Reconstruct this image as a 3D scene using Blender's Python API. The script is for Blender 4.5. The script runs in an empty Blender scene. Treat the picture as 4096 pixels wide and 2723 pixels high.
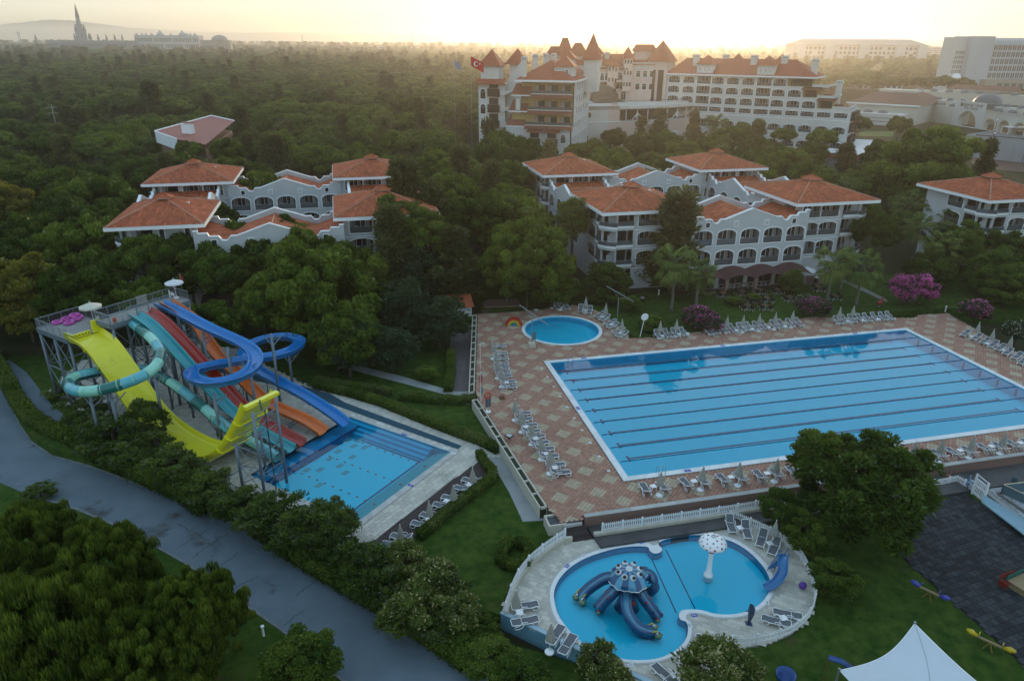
import bpy,bmesh,math,random
import numpy as np
from mathutils import Vector,Matrix
from mathutils.geometry import tessellate_polygon
random.seed(7);rng=np.random.default_rng(7)
SC=bpy.context.scene
COL=SC.collection
R=math.radians
# ---------------------------------------------------------------- camera (fitted to the 50 x 25 m pool)
CR=Vector((0.97336313,-0.22917249,0.0066469))
CU=Vector((0.08211257,0.37553169,0.92316492))
CF=Vector((0.21406013,0.89802891,-0.38434664))
CC=Vector((-22.6038,-50.081,35.4618))
FD=1645.425;PX=1179.5;PY=784.14
cam=bpy.data.cameras.new('camera');cam_o=bpy.data.objects.new('camera',cam);COL.objects.link(cam_o)
cam.sensor_width=36.0;cam.lens=2856.999/4096*36;cam.clip_start=0.5;cam.clip_end=40000
M=Matrix.Identity(4)
for i in range(3):
 M[i][0]=CR[i];M[i][1]=CU[i];M[i][2]=-CF[i];M[i][3]=CC[i]
cam_o.matrix_world=M
SC.camera=cam_o
# ---------------------------------------------------------------- daylight: hazy sun low behind the hotel
SUN_EL=R(6.0);SUN_HD=R(24.0)      # heading clockwise from +Y
w=bpy.data.worlds.new("World");SC.world=w;w.use_nodes=True
nt=w.node_tree;nt.nodes.clear()
sky=nt.nodes.new('ShaderNodeTexSky');sky.sky_type='NISHITA';sky.sun_disc=False
sky.sun_elevation=SUN_EL;sky.sun_rotation=SUN_HD
sky.altitude=0;sky.air_density=1.0;sky.dust_density=1.0;sky.ozone_density=3.0
bg=nt.nodes.new('ShaderNodeBackground');bg.inputs[1].default_value=0.15
wo=nt.nodes.new('ShaderNodeOutputWorld')
gm=nt.nodes.new('ShaderNodeGamma');gm.inputs[1].default_value=0.17     # gamma flattens the sky, raising overhead light against the horizon
nt.links.new(sky.outputs[0],gm.inputs[0]);hs_=nt.nodes.new('ShaderNodeHueSaturation');hs_.inputs['Saturation'].default_value=2.2
nt.links.new(gm.outputs[0],hs_.inputs['Color']);nt.links.new(hs_.outputs[0],bg.inputs[0]);nt.links.new(bg.outputs[0],wo.inputs[0])
sun=bpy.data.lights.new('sun','SUN');sun.energy=0.42;sun.angle=R(1.5);sun.color=(1.0,0.72,0.42)
sun_o=bpy.data.objects.new('sun',sun);COL.objects.link(sun_o)
sd=Vector((math.sin(SUN_HD)*math.cos(SUN_EL),math.cos(SUN_HD)*math.cos(SUN_EL),math.sin(SUN_EL)))
sun_o.rotation_euler=sd.to_track_quat('Z','Y').to_euler()
sun_o.location=(0,0,80)
SC.view_settings.view_transform='Standard';SC.view_settings.look='None'
SC.view_settings.gamma=1;SC.view_settings.use_curve_mapping=False
SC.view_settings.exposure=2.55
SC.cycles.max_bounces=6;SC.cycles.diffuse_bounces=2;SC.cycles.glossy_bounces=3
SC.cycles.transparent_max_bounces=12;SC.cycles.volume_bounces=1
SC.cycles.caustics_reflective=False;SC.cycles.caustics_refractive=False
SC.cycles.sample_clamp_indirect=4
# a place in the photograph -> the point of the real scene at height z
def G(x,y,z=0.0):
 d=CF*FD+CR*(x-PX) - CU*(y-PY)
 return CC+d*((z-CC.z)/d.z)
def depth(P): return (Vector(P)-CC).dot(CF)
def crop(x0,y0,s): return lambda x,y: (x0/1.7363+x*s/1.7363,y0/1.7363+y*s/1.7363)
K1=crop(0,1000,1400/2195);K2=crop(0,0,1400/2195);K3=crop(1800,100,1100/2359)
K4=crop(2600,100,1496/2359);K5=crop(1900,550,1600/2359);K6=crop(1800,1100,1200/1792)
K7=crop(2900,1100,1196/1875);K8=crop(1900,1950,1500/2359);K9=crop(0,1900,1300/2359)
KA=crop(900,1450,1300/2359);KB=crop(3000,1850,1096/1969);KC=crop(300,550,1600/2359)
KD=lambda x,y: (x,y)
KE=crop(2750,1050,650/2359);KF=crop(3700,1880,396/1678)
def W(K,x,y,z=0.0): return G(*K(x,y),z)
def WL(K,pts,z=0.0): return [tuple(W(K,x,y,z)[:2]) for x,y in pts]
# ---------------------------------------------------------------- helpers
def tag(o,label=None,cat=None,group=None,kind=None):
 if label: o['label']=label
 if cat: o['category']=cat
 if group: o['group']=group
 if kind: o['kind']=kind
 return o
def empty(name,loc,rz=0.0,label=None,cat=None,group=None,parent=None):
 o=bpy.data.objects.new(name,None);COL.objects.link(o);o.location=loc;o.rotation_euler=(0,0,rz)
 o.empty_display_size=0.3
 if parent: o.parent=parent
 return tag(o,label,cat,group)
def copy_tree(o,parent=None):
 c=o.copy();COL.objects.link(c)
 if parent:
  c.parent=parent;c.matrix_parent_inverse=o.matrix_parent_inverse
 for ch in list(o.children): copy_tree(ch,c)
 return c
def inst(name,mesh,parent=None,loc=(0,0,0),rz=0.0,scale=None):
 o=bpy.data.objects.new(name,mesh);COL.objects.link(o)
 if parent: o.parent=parent
 o.location=loc;o.rotation_euler=(0,0,rz)
 if scale: o.scale=scale
 return o
class MB:
 """collects shapes into one mesh"""
 def __init__(s): s.v=[];s.f=[];s.m=[];s.t=[];s.mi=0;s.tint=0.5;s.X=Matrix.Identity(4);s.sm=[];s.smooth=False
 def add(s,vs,fs):
  b=len(s.v);X=s.X
  s.v+=[tuple(X @ Vector(v)) for v in vs]
  for f in fs:
   s.f.append(tuple(b+i for i in f));s.m.append(s.mi);s.t.append(s.tint);s.sm.append(s.smooth)
 def box(s,x0,x1,y0,y1,z0,z1):
  s.add([(x0,y0,z0),(x1,y0,z0),(x1,y1,z0),(x0,y1,z0),(x0,y0,z1),(x1,y0,z1),(x1,y1,z1),(x0,y1,z1)],
              [(3,2,1,0),(4,5,6,7),(0,1,5,4),(1,2,6,5),(2,3,7,6),(3,0,4,7)])
 def cbox(s,c,sx,sy,sz,rz=0.0):
  X=s.X;s.X=X @ Matrix.Translation(c) @ Matrix.Rotation(rz,4,'Z');s.box(-sx/2,sx/2,-sy/2,sy/2,-sz/2,sz/2);s.X=X
 def prism(s,pts,z0,z1,cap=True):
  a=sum(pts[i][0]*pts[(i+1) % len(pts)][1]-pts[(i+1) % len(pts)][0]*pts[i][1] for i in range(len(pts)))
  if a < 0: pts=pts[::-1]
  n=len(pts)
  vs=[(p[0],p[1],z0) for p in pts]+[(p[0],p[1],z1) for p in pts]
  fs=[(i,(i+1) % n,n+(i+1) % n,n+i) for i in range(n)]
  s.add(vs,fs)
  if cap:
   tri=tessellate_polygon([[Vector((p[0],p[1],0)) for p in pts]])
   fs=[]
   for t in tri:
    A,B,C_=[Vector(pts[i][:2]) for i in t]
    if (B-A).cross(C_-A) < 0: t=t[::-1]
    fs.append(tuple(t))
   s.add([(p[0],p[1],z1) for p in pts],fs)
   s.add([(p[0],p[1],z0) for p in pts],[f[::-1] for f in fs])
 def tube(s,pts,r,n=6,cap=True,closed=False):
  pts=[Vector(p) for p in pts];m=len(pts)
  rs=r if isinstance(r,(list,tuple)) else [r]*m
  vs=[];up=Vector((0,0,1));prev=None
  for i,p in enumerate(pts):
   if closed: t=pts[(i+1) % m]-pts[i-1]
   else: t=pts[min(i+1,m-1)]-pts[max(i-1,0)]
   if t.length < 1e-9: t=Vector((0,0,1))
   t.normalize()
   if prev is None:
    a=up if abs(t.z) < .9 else Vector((1,0,0));prev=t.cross(a).normalized()
   prev=(prev-t*prev.dot(t));prev=prev.normalized() if prev.length > 1e-6 else t.orthogonal().normalized()
   b=t.cross(prev)
   for k in range(n):
    an=2*math.pi*k/n;vs.append(tuple(p+(prev*math.cos(an)+b*math.sin(an))*rs[i]))
  fs=[]
  for i in range(m if closed else m-1):
   j=(i+1) % m
   for k in range(n):
    fs.append((i*n+k,i*n+(k+1) % n,j*n+(k+1) % n,j*n+k))
  if cap and not closed: fs+=[tuple(range(n))[::-1],tuple((m-1)*n+k for k in range(n))]
  s.add(vs,fs)
 def lathe(s,prof,n=16,c=(0,0,0)):
  vs=[];m=len(prof)
  for r,z in prof:
   for k in range(n):
    a=2*math.pi*k/n;vs.append((c[0]+r*math.cos(a),c[1]+r*math.sin(a),c[2]+z))
  fs=[(i*n+k,i*n+(k+1) % n,(i+1)*n+(k+1) % n,(i+1)*n+k) for i in range(m-1) for k in range(n)]
  s.add(vs,fs)
 def sweep(s,path,prof,closed_prof=False,lat=None):
  """prof: list of (lateral, up) offsets; lateral is to the right of travel, horizontal"""
  pts=[Vector(p) for p in path];m=len(pts);n=0 if callable(prof) else len(prof);vs=[]
  for i,p in enumerate(pts):
   t=pts[min(i+1,m-1)]-pts[max(i-1,0)];t.normalize()
   r=Vector(lat) if lat is not None else Vector((t.y,-t.x,0))
   r.normalize();u=r.cross(t)
   pr=prof(i/(m-1)) if callable(prof) else prof
   if i==0: n=len(pr)
   for a,b in pr: vs.append(tuple(p+r*a+u*b))
  fs=[]
  for i in range(m-1):
   for k in range(n if closed_prof else n-1):
    k2=(k+1) % n;fs.append((i*n+k,i*n+k2,(i+1)*n+k2,(i+1)*n+k))
  if closed_prof: fs+=[tuple(range(n))[::-1],tuple((m-1)*n+k for k in range(n))]
  s.add(vs,fs)
 def mesh(s,name,mats,auto=None):
  me=bpy.data.meshes.new(name);me.from_pydata(s.v,[],s.f)
  for m in (mats if isinstance(mats,(list,tuple)) else [mats]): me.materials.append(m)
  me.polygons.foreach_set('material_index',s.m)
  me.polygons.foreach_set('use_smooth',s.sm)
  a=me.attributes.new('tint','FLOAT','FACE');a.data.foreach_set('value',s.t)
  me.update();return me
 def build(s,name,mats,parent=None,label=None,cat=None,group=None,kind=None):
  o=bpy.data.objects.new(name,s.mesh(name,mats));COL.objects.link(o)
  if parent: o.parent=parent
  return tag(o,label,cat,group,kind)
def np_mesh(name,V,F,mats,tint=None,smooth=False,mi=None):
 """V (n,3); F (m,k) same-size faces"""
 me=bpy.data.meshes.new(name);V=np.asarray(V,np.float32);F=np.asarray(F,np.int32)
 me.vertices.add(len(V));me.vertices.foreach_set('co',V.ravel())
 k=F.shape[1];me.loops.add(F.size);me.loops.foreach_set('vertex_index',F.ravel())
 me.polygons.add(len(F));me.polygons.foreach_set('loop_start',np.arange(len(F),dtype=np.int32)*k)
 for m in (mats if isinstance(mats,(list,tuple)) else [mats]): me.materials.append(m)
 if mi is not None: me.polygons.foreach_set('material_index',np.asarray(mi,np.int32))
 me.polygons.foreach_set('use_smooth',np.full(len(F),smooth))
 a=me.attributes.new('tint','FLOAT','FACE')
 a.data.foreach_set('value',np.asarray(tint if tint is not None else np.full(len(F),.5),np.float32))
 me.update(calc_edges=True);me.validate();return me
def obj(name,me,parent=None,label=None,cat=None,group=None,kind=None,loc=None,rz=0.0):
 o=bpy.data.objects.new(name,me);COL.objects.link(o)
 if parent: o.parent=parent
 if loc is not None: o.location=loc
 o.rotation_euler=(0,0,rz)
 return tag(o,label,cat,group,kind)
# ---------------------------------------------------------------- materials
MATS={}
def mat(name,col,col2=None,rough=.7,ns=1.5,mixamt=.6,tint=0.0,bump=0.0,bs=30,metal=0.0,spec=.5,world=True,objr=0.0,det=6,stain=None,emis=None,coat=0):
 if name in MATS: return MATS[name]
 m=bpy.data.materials.new(name);m.use_nodes=True;N=m.node_tree.nodes;L=m.node_tree.links
 b=N['Principled BSDF'];b.inputs['Roughness'].default_value=rough;b.inputs['Metallic'].default_value=metal
 b.inputs['Specular IOR Level'].default_value=spec if rough < .6 or spec != .5 else .2;b.inputs['Coat Weight'].default_value=coat
 c2=col2 or tuple(c*.8 for c in col)
 if world:
  g=N.new('ShaderNodeNewGeometry');vec=g.outputs['Position']
 else:
  g=N.new('ShaderNodeTexCoord');vec=g.outputs['Object']
 n=N.new('ShaderNodeTexNoise');n.inputs['Scale'].default_value=ns;n.inputs['Detail'].default_value=det;n.inputs['Roughness'].default_value=.6
 L.new(vec,n.inputs['Vector'])
 r=N.new('ShaderNodeMapRange');r.inputs[1].default_value=.35;r.inputs[2].default_value=.65;r.inputs[4].default_value=mixamt
 L.new(n.outputs['Fac'],r.inputs[0])
 mx=N.new('ShaderNodeMix');mx.data_type='RGBA';mx.inputs[6].default_value=(*col,1);mx.inputs[7].default_value=(*c2,1)
 L.new(r.outputs[0],mx.inputs[0]);out=mx.outputs[2]
 if stain:
  scol,ssc,thr=stain
  n2=N.new('ShaderNodeTexNoise');n2.inputs['Scale'].default_value=ssc;n2.inputs['Detail'].default_value=8;n2.inputs['Roughness'].default_value=.7
  L.new(vec,n2.inputs['Vector'])
  r2=N.new('ShaderNodeMapRange');r2.inputs[1].default_value=thr;r2.inputs[2].default_value=thr+.12;L.new(n2.outputs['Fac'],r2.inputs[0])
  m2=N.new('ShaderNodeMix');m2.data_type='RGBA';m2.inputs[7].default_value=(*scol,1);L.new(r2.outputs[0],m2.inputs[0]);L.new(out,m2.inputs[6]);out=m2.outputs[2]
 if tint or objr:
  at=N.new('ShaderNodeAttribute');at.attribute_name='tint';val=None
  ma=N.new('ShaderNodeMath');ma.operation='MULTIPLY_ADD';ma.inputs[1].default_value=2*tint;ma.inputs[2].default_value=1-tint
  L.new(at.outputs['Fac'],ma.inputs[0]);val=ma.outputs[0]
  if objr:
   oi=N.new('ShaderNodeObjectInfo');m3=N.new('ShaderNodeMath');m3.operation='MULTIPLY_ADD';m3.inputs[1].default_value=2*objr;m3.inputs[2].default_value=1-objr
   L.new(oi.outputs['Random'],m3.inputs[0]);m4=N.new('ShaderNodeMath');m4.operation='MULTIPLY';L.new(val,m4.inputs[0]);L.new(m3.outputs[0],m4.inputs[1]);val=m4.outputs[0]
  vm=N.new('ShaderNodeVectorMath');vm.operation='SCALE';L.new(out,vm.inputs[0]);L.new(val,vm.inputs['Scale']);out=vm.outputs[0]
 L.new(out,b.inputs['Base Color'])
 if bump:
  n3=N.new('ShaderNodeTexNoise');n3.inputs['Scale'].default_value=bs;n3.inputs['Detail'].default_value=4;L.new(vec,n3.inputs['Vector'])
  bp=N.new('ShaderNodeBump');bp.inputs['Strength'].default_value=bump;bp.inputs['Distance'].default_value=.05
  L.new(n3.outputs['Fac'],bp.inputs['Height']);L.new(bp.outputs[0],b.inputs['Normal'])
 if emis:
  b.inputs['Emission Color'].default_value=(*emis[0],1);b.inputs['Emission Strength'].default_value=emis[1]
 MATS[name]=m;return m
def leafmat(name,ca,cb,objr=.25,trans=.3,rough=.6):
 if name in MATS: return MATS[name]
 m=bpy.data.materials.new(name);m.use_nodes=True;N=m.node_tree.nodes;L=m.node_tree.links;N.clear()
 at=N.new('ShaderNodeAttribute');at.attribute_name='tint'
 oi=N.new('ShaderNodeObjectInfo')
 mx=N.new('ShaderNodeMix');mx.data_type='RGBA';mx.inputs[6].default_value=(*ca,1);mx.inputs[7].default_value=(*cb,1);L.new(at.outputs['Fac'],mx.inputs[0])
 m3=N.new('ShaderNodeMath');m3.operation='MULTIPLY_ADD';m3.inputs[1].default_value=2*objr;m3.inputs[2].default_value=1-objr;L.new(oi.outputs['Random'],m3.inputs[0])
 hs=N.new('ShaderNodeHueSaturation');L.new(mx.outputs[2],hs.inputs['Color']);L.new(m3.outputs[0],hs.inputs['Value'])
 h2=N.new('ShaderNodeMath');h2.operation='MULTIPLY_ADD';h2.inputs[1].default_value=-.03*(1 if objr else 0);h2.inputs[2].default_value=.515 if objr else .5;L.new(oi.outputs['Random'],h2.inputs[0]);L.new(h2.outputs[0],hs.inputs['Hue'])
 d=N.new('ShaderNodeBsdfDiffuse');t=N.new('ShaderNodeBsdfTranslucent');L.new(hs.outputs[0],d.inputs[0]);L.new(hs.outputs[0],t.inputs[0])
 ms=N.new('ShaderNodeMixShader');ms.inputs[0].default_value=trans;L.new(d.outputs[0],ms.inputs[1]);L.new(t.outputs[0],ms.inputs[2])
 gl=N.new('ShaderNodeBsdfGlossy');gl.inputs['Roughness'].default_value=.45;gl.inputs[0].default_value=(1,1,1,1)
 lw=N.new('ShaderNodeFresnel');lw.inputs[0].default_value=1.3
 g2=N.new('ShaderNodeMath');g2.operation='MULTIPLY';g2.inputs[1].default_value=.06;L.new(lw.outputs[0],g2.inputs[0])
 ms2=N.new('ShaderNodeMixShader');L.new(g2.outputs[0],ms2.inputs[0]);L.new(ms.outputs[0],ms2.inputs[1]);L.new(gl.outputs[0],ms2.inputs[2])
 o=N.new('ShaderNodeOutputMaterial');L.new(ms2.outputs[0],o.inputs[0]);MATS[name]=m;return m
def watermat(name,tintcol,ripple=.02,scale=1.2,gloss=1.0,rough=0.0):
 m=bpy.data.materials.new(name);m.use_nodes=True;N=m.node_tree.nodes;L=m.node_tree.links;N.clear()
 tr=N.new('ShaderNodeBsdfTransparent');tr.inputs[0].default_value=(*tintcol,1)
 gl=N.new('ShaderNodeBsdfGlossy');gl.inputs['Roughness'].default_value=rough;gl.inputs[0].default_value=(gloss,gloss,gloss,1)
 fr=N.new('ShaderNodeFresnel');fr.inputs[0].default_value=1.333
 ms=N.new('ShaderNodeMixShader');L.new(fr.outputs[0],ms.inputs[0]);L.new(tr.outputs[0],ms.inputs[1]);L.new(gl.outputs[0],ms.inputs[2])
 g=N.new('ShaderNodeNewGeometry');n=N.new('ShaderNodeTexNoise');n.inputs['Scale'].default_value=scale;n.inputs['Detail'].default_value=2
 L.new(g.outputs['Position'],n.inputs['Vector'])
 bp=N.new('ShaderNodeBump');bp.inputs['Strength'].default_value=ripple;bp.inputs['Distance'].default_value=.05;L.new(n.outputs['Fac'],bp.inputs['Height'])
 L.new(bp.outputs[0],gl.inputs['Normal']);L.new(bp.outputs[0],fr.inputs['Normal'])
 o=N.new('ShaderNodeOutputMaterial');L.new(ms.outputs[0],o.inputs[0]);MATS[name]=m;return m
def glassmat(name,col,rough=.05):
 return mat(name,col,rough=rough,spec=.6,mixamt=.3,ns=.3)
white=mat('white_paint',(.8,.8,.8),(.7,.7,.7),rough=.6,ns=.8,mixamt=.5,stain=((.45,.43,.4),.6,.62))
trimw=mat('white_trim',(.85,.85,.85),(.76,.76,.77),rough=.5)
plastic=mat('white_plastic',(.84,.84,.84),rough=.35,mixamt=.2)
steel=mat('galvanised_steel',(.32,.35,.38),(.24,.26,.29),rough=.45,metal=.6,ns=4)
dgrey=mat('dark_grey_paint',(.05,.055,.06),rough=.5)
glassd=glassmat('dark_glass',(.02,.025,.03))
curtain=mat('pale_curtain',(.35,.34,.33),(.2,.2,.2),ns=3,mixamt=.8)
# ---------------------------------------------------------------- the ground and its sheets
grassm=mat('grass',(.020,.050,.006),(.060,.095,.014),rough=.95,ns=1.3,mixamt=1,bump=.9,bs=18,spec=.1,det=12,stain=((.095,.075,.03),.22,.6))
grassd=mat('forest_floor',(.022,.034,.012),(.05,.04,.022),rough=1,ns=.2,mixamt=.9,spec=.05,bump=.5,bs=6)
asph=mat('worn_asphalt',(.15,.185,.215),(.11,.14,.165),rough=.8,ns=.35,mixamt=.8,bump=.3,bs=60,stain=((.06,.058,.052),.22,.58))
conc=mat('pale_concrete',(.33,.335,.33),(.25,.255,.25),rough=.85,ns=.5,mixamt=.7,bump=.2,bs=40,stain=((.2,.17,.13),.35,.6))
pavebeige=mat('limestone_paving',(.56,.52,.45),(.46,.43,.37),rough=.8,ns=.6,mixamt=.7,tint=.14,stain=((.3,.2,.12),.3,.66))
travert=mat('travertine',(.56,.52,.44),(.46,.43,.37),rough=.75,ns=.8,mixamt=.8,tint=.16,stain=((.27,.26,.23),.5,.6))
tilep=mat('pink_concrete_tile',(.40,.215,.15),(.33,.18,.13),rough=.7,ns=.35,mixamt=.8,tint=.16,bump=.15,bs=50,stain=((.34,.26,.22),.3,.64))
tileb=mat('cream_concrete_tile',(.46,.36,.25),(.40,.31,.22),rough=.7,ns=.5,mixamt=.7,tint=.1,bump=.15,bs=50)
grout=mat('sand_joint',(.13,.1,.085),rough=.95)
soil=mat('soil',(.05,.038,.028),(.035,.03,.02),rough=1,ns=2)
gravelm=mat('grey_gravel',(.12,.12,.125),(.05,.05,.055),rough=.9,ns=14,mixamt=1)
stonew=mat('pale_stone_wall',(.56,.51,.42),(.47,.43,.36),rough=.8,ns=1.5,mixamt=.8)
brownw=mat('brown_rendered_wall',(.25,.15,.12),(.19,.12,.10),rough=.85,ns=.8,stain=((.09,.065,.055),.6,.6))
woodd=mat('dark_decking',(.075,.055,.052),(.055,.042,.04),rough=.75,ns=2,tint=.2)
b=MB();b.box(-5900,5900,-400,9500,-12,-2.3);b.build('ground',grassd,kind='structure')
b=MB();b.prism([(-600,43.5),(-4.2,43.5),(8,45.5),(30,43.2),(62,43.2),(62,33),(130,33),(260,33),(900,300),(900,1200),(-900,1200)],-2.9,-.06);b.build('forest_floor',grassd,kind='structure')
road_far=WL(KD,[(-160,700),(-60,850),(0,895),(22,925),(48,980),(73,1017),(121,1050),(202,1072),(294,1105),(380,1138),(450,1166),(556,1214),(594,1229),(660,1280),(709,1311),(780,1352),(900,1418),(1000,1478),(1120,1560),(1250,1680)],-2)
road_near=WL(KD,[(820,1620),(790,1568),(654,1456),(559,1389),(430,1300),(300,1226),(180,1175),(57,1137),(0,1113),(-200,1060)],-2)
# lawns on both sides of the slide plaza and under the hedges
lawn=road_far[2:17]+WL(K8,[(60,760),(160,800),(185,690),(250,590),(370,460),(560,330)],-1.02)+WL(KD,[(1250,1180),(1090,905)],-1.02)+[(-12.5,43.4),(-75,43.4),(-75,40)]
b=MB();b.prism(road_far[16:]+WL(K8,[(1300,1500),(960,1200),(165,960),(100,800)],-1.96),-2.9,-1.96);b.build('verge',grassm,kind='structure')
b=MB();b.prism(road_near[1:][::1]+WL(KD,[(-400,1300),(-400,1900),(820,1900)],-2),-2.9,-1.93);b.build('roadside_lawn',grassm,kind='structure')
b=MB();b.prism(road_far+road_near,-2.6,-2.0);b.build('road',asph,kind='structure')
# edge stones of the road, one by one
def along(pts,step):
 out=[];acc=0.0;P=[Vector(p) for p in pts]
 for a,c in zip(P,P[1:]):
  L_=(c-a).length
  if L_ < 1e-6: continue
  while acc <= L_:
   out.append((a.lerp(c,acc/L_),(c-a).normalized()));acc+=step
  acc -= L_
 return out
def smoothpath(pts,n=8,closed=False):
 P=[Vector(p) for p in pts];m=len(P);out=[]
 rngi=range(m) if closed else range(m-1)
 for i in rngi:
  p0=P[i-1] if (i > 0 or closed) else P[0];p1=P[i];p2=P[(i+1) % m];p3=P[(i+2) % m] if (i+2 < m or closed) else P[m-1]
  for k in range(n):
   t=k/n;out.append(.5*((2*p1)+(-p0+p2)*t+(2*p0-5*p1+4*p2-p3)*t*t+(-p0+3*p1-3*p2+p3)*t**3))
 if not closed: out.append(P[-1])
 return out
kerbm=mat('kerb_stone',(.22,.225,.23),(.14,.145,.15),rough=.85,ns=1,mixamt=.9,tint=.15)
rd=bpy.data.objects['road']
me=None
for side,sgn in ((road_far[3:19],1),(road_near[1:8],1)):
 for p,t in along(side,1.0):
  if me is None:
   k=MB();k.box(-.49,.49,-.1,.1,-.2,.13);me=k.mesh('kerb_stone',kerbm)
  inst('kerb_stone',me,rd,(p.x,p.y,-2.0),math.atan2(t.y,t.x))
# cracks in the road, cut as thin dark sunk strips
k=MB()
crk=mat('tar_crack',(.035,.037,.04),rough=.9)
for cr in ([(1400,595),(1480,540),(1560,480),(1690,400)],[(1300,520),(1420,450),(1560,370)],[(1270,350),(1400,415),(1560,485)],
           [(1720,810),(1800,770),(1900,720)],[(2060,1090),(2130,1030),(2230,960)],[(1530,700),(1650,620),(1750,550)],[(2150,870),(2250,800),(2359,730)]):
 p=[Vector((*q,-1.996)) for q in WL(K9,cr,-2)]
 p2=[]
 for a,c in zip(p,p[1:]):
  for i in range(6): p2.append(a.lerp(c,i/6)+Vector((random.uniform(-.12,.12),random.uniform(-.12,.12),0)))
 k.sweep(p2,[(-.025,0),(.025,0)],lat=None)
k.build('crack',crk,rd)
# the service path that leaves the road behind the slides
b=MB();b.prism(WL(K1,[(20,700),(60,690),(165,765),(330,980),(420,1045),(565,1170),(540,1190),(400,1120),(300,1060),(190,950),(110,860),(60,760)],-1.0),-1.9,-1.01+.02);b.build('service_path',asph,kind='structure')
# ------------- paving of single pieces: the 300 nearest are objects, the rest one mesh
def inpoly(x,y,P):
 c=np.zeros(np.shape(x),bool);n=len(P)
 for i in range(n):
  x0,y0=P[i][0],P[i][1];x1,y1=P[i-1][0],P[i-1][1]
  if y0==y1: continue
  c ^= ((y0 > y) != (y1 > y)) & (x < (x1-x0)*(y-y0)/(y1-y0)+x0)
 return c
def paving(parent,outline,holes,tw,th,ang,z,mats,matfn=None,name='paving_tile',gap=.012,h=.02,bond=.0,lift=.004,near=300,jitter=0.0,clip=None):
 P=np.array([p[:2] for p in outline]);c,s_=math.cos(ang),math.sin(ang)
 U=P[:,0]*c+P[:,1]*s_;V=-P[:,0]*s_+P[:,1]*c
 I=np.arange(math.floor(U.min()/tw)-1,math.ceil(U.max()/tw)+1);J=np.arange(math.floor(V.min()/th)-1,math.ceil(V.max()/th)+1)
 i,j=np.meshgrid(I,J,indexing='ij');i=i.ravel();j=j.ravel()
 u=(i+.5+bond*(j % 2))*tw;v=(j+.5)*th;x=u*c-v*s_;y=u*s_+v*c
 ok=inpoly(x,y,P)
 for hh in holes: ok &= ~inpoly(x,y,hh)
 i,j,u,v,x,y=(a[ok] for a in (i,j,u,v,x,y))
 mi=matfn(i,j,x,y) if matfn else np.zeros(len(i),int)
 d=(x-CC.x)**2+(y-CC.y)**2;order=np.argsort(d);ti=rng.random(len(i)).astype(np.float32)
 dz=rng.random(len(i))*lift
 cx,cy=(tw-gap)/2,(th-gap)/2;e=.012
 base=np.array([(-cx,-cy,0),(cx,-cy,0),(cx,cy,0),(-cx,cy,0),(-cx+e,-cy+e,h),(cx-e,-cy+e,h),(cx-e,cy-e,h),(-cx+e,cy-e,h)])
 faces=np.array([(4,5,6,7),(0,1,5,4),(1,2,6,5),(2,3,7,6),(3,0,4,7)])
 bx=base[:,0]*c-base[:,1]*s_;by=base[:,0]*s_+base[:,1]*c
 sel=order[near:]
 if len(sel):
  Vx=x[sel,None]+bx;Vy=y[sel,None]+by;Vz=z+dz[sel,None]+base[:,2]
  VV=np.stack([Vx,Vy,Vz],-1).reshape(-1,3);FF=(faces[None]+8*np.arange(len(sel))[:,None,None]).reshape(-1,4)
  obj(name,np_mesh(name+'_field',VV,FF,mats,np.repeat(ti[sel],5),mi=np.repeat(mi[sel],5)),parent,kind='stuff')
 cache={}
 for q in order[:near]:
  key=(int(mi[q]),int(ti[q]*4))
  if key not in cache:
   V1=np.stack([bx,by,base[:,2]],-1);cache[key]=np_mesh(name,V1,faces,mats,np.full(5,(key[1]+.5)/4),mi=np.full(5,key[0]))
  inst(name,cache[key],parent,(x[q],y[q],z+dz[q]))
# ---------------------------------------------------------------- slabs with pool openings
def slab(name,outline,holes,z1,z0,m,kind='structure',parent=None,rim=None):
 b=MB()
 def ccw(P):
  a=sum(P[i][0]*P[(i+1) % len(P)][1]-P[(i+1) % len(P)][0]*P[i][1] for i in range(len(P)));return list(P) if a > 0 else list(P)[::-1]
 loops=[ccw(outline)]+[ccw(h) for h in holes];flat=[p for l in loops for p in l]
 tri=tessellate_polygon([[Vector((p[0],p[1],0)) for p in l] for l in loops]);fs=[]
 for t in tri:
  A,B_,C_=[Vector(flat[i][:2]) for i in t];fs.append(tuple(t) if (B_-A).cross(C_-A) > 0 else tuple(t)[::-1])
 b.add([(p[0],p[1],z1) for p in flat],fs)
 for li,l in enumerate(loops):
  n=len(l)
  q=[(i,(i+1) % n,n+(i+1) % n,n+i) for i in range(n)]
  if li: q=[f[::-1] for f in q]
  b.add([(p[0],p[1],z0) for p in l]+[(p[0],p[1],z1) for p in l],q)
 return b.build(name,m,parent,kind=kind)
def offset(P,d):
 P=[Vector(p[:2]) for p in P];n=len(P);a=sum(P[i].cross(P[(i+1) % n]) for i in range(n));s=1 if a > 0 else -1;out=[]
 for i in range(n):
  t1=(P[i]-P[i-1]).normalized();t2=(P[(i+1) % n]-P[i]).normalized();nrm=Vector((t1.y+t2.y,-t1.x-t2.x))*s
  L_=nrm.length;nrm=nrm/L_ if L_ > 1e-6 else nrm;c=max(.5,math.sqrt(max(0,(1+t1.dot(t2))/2)))
  out.append(tuple(P[i]+nrm*(d/c)))
 return out
def circle(c,r,n=48,ry=None): return [(c[0]+r*math.cos(2*math.pi*k/n),c[1]+(ry or r)*math.sin(2*math.pi*k/n)) for k in range(n)]
poolblue=mat('pool_mosaic',(.0,.74,1.0),(.0,.70,1.0),rough=.4,ns=.6,mixamt=.6)
pooldeep=mat('pool_mosaic_line',(.004,.07,.22),rough=.4)
poolside=mat('pool_side_mosaic',(.0,.58,.88),rough=.4)
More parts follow.
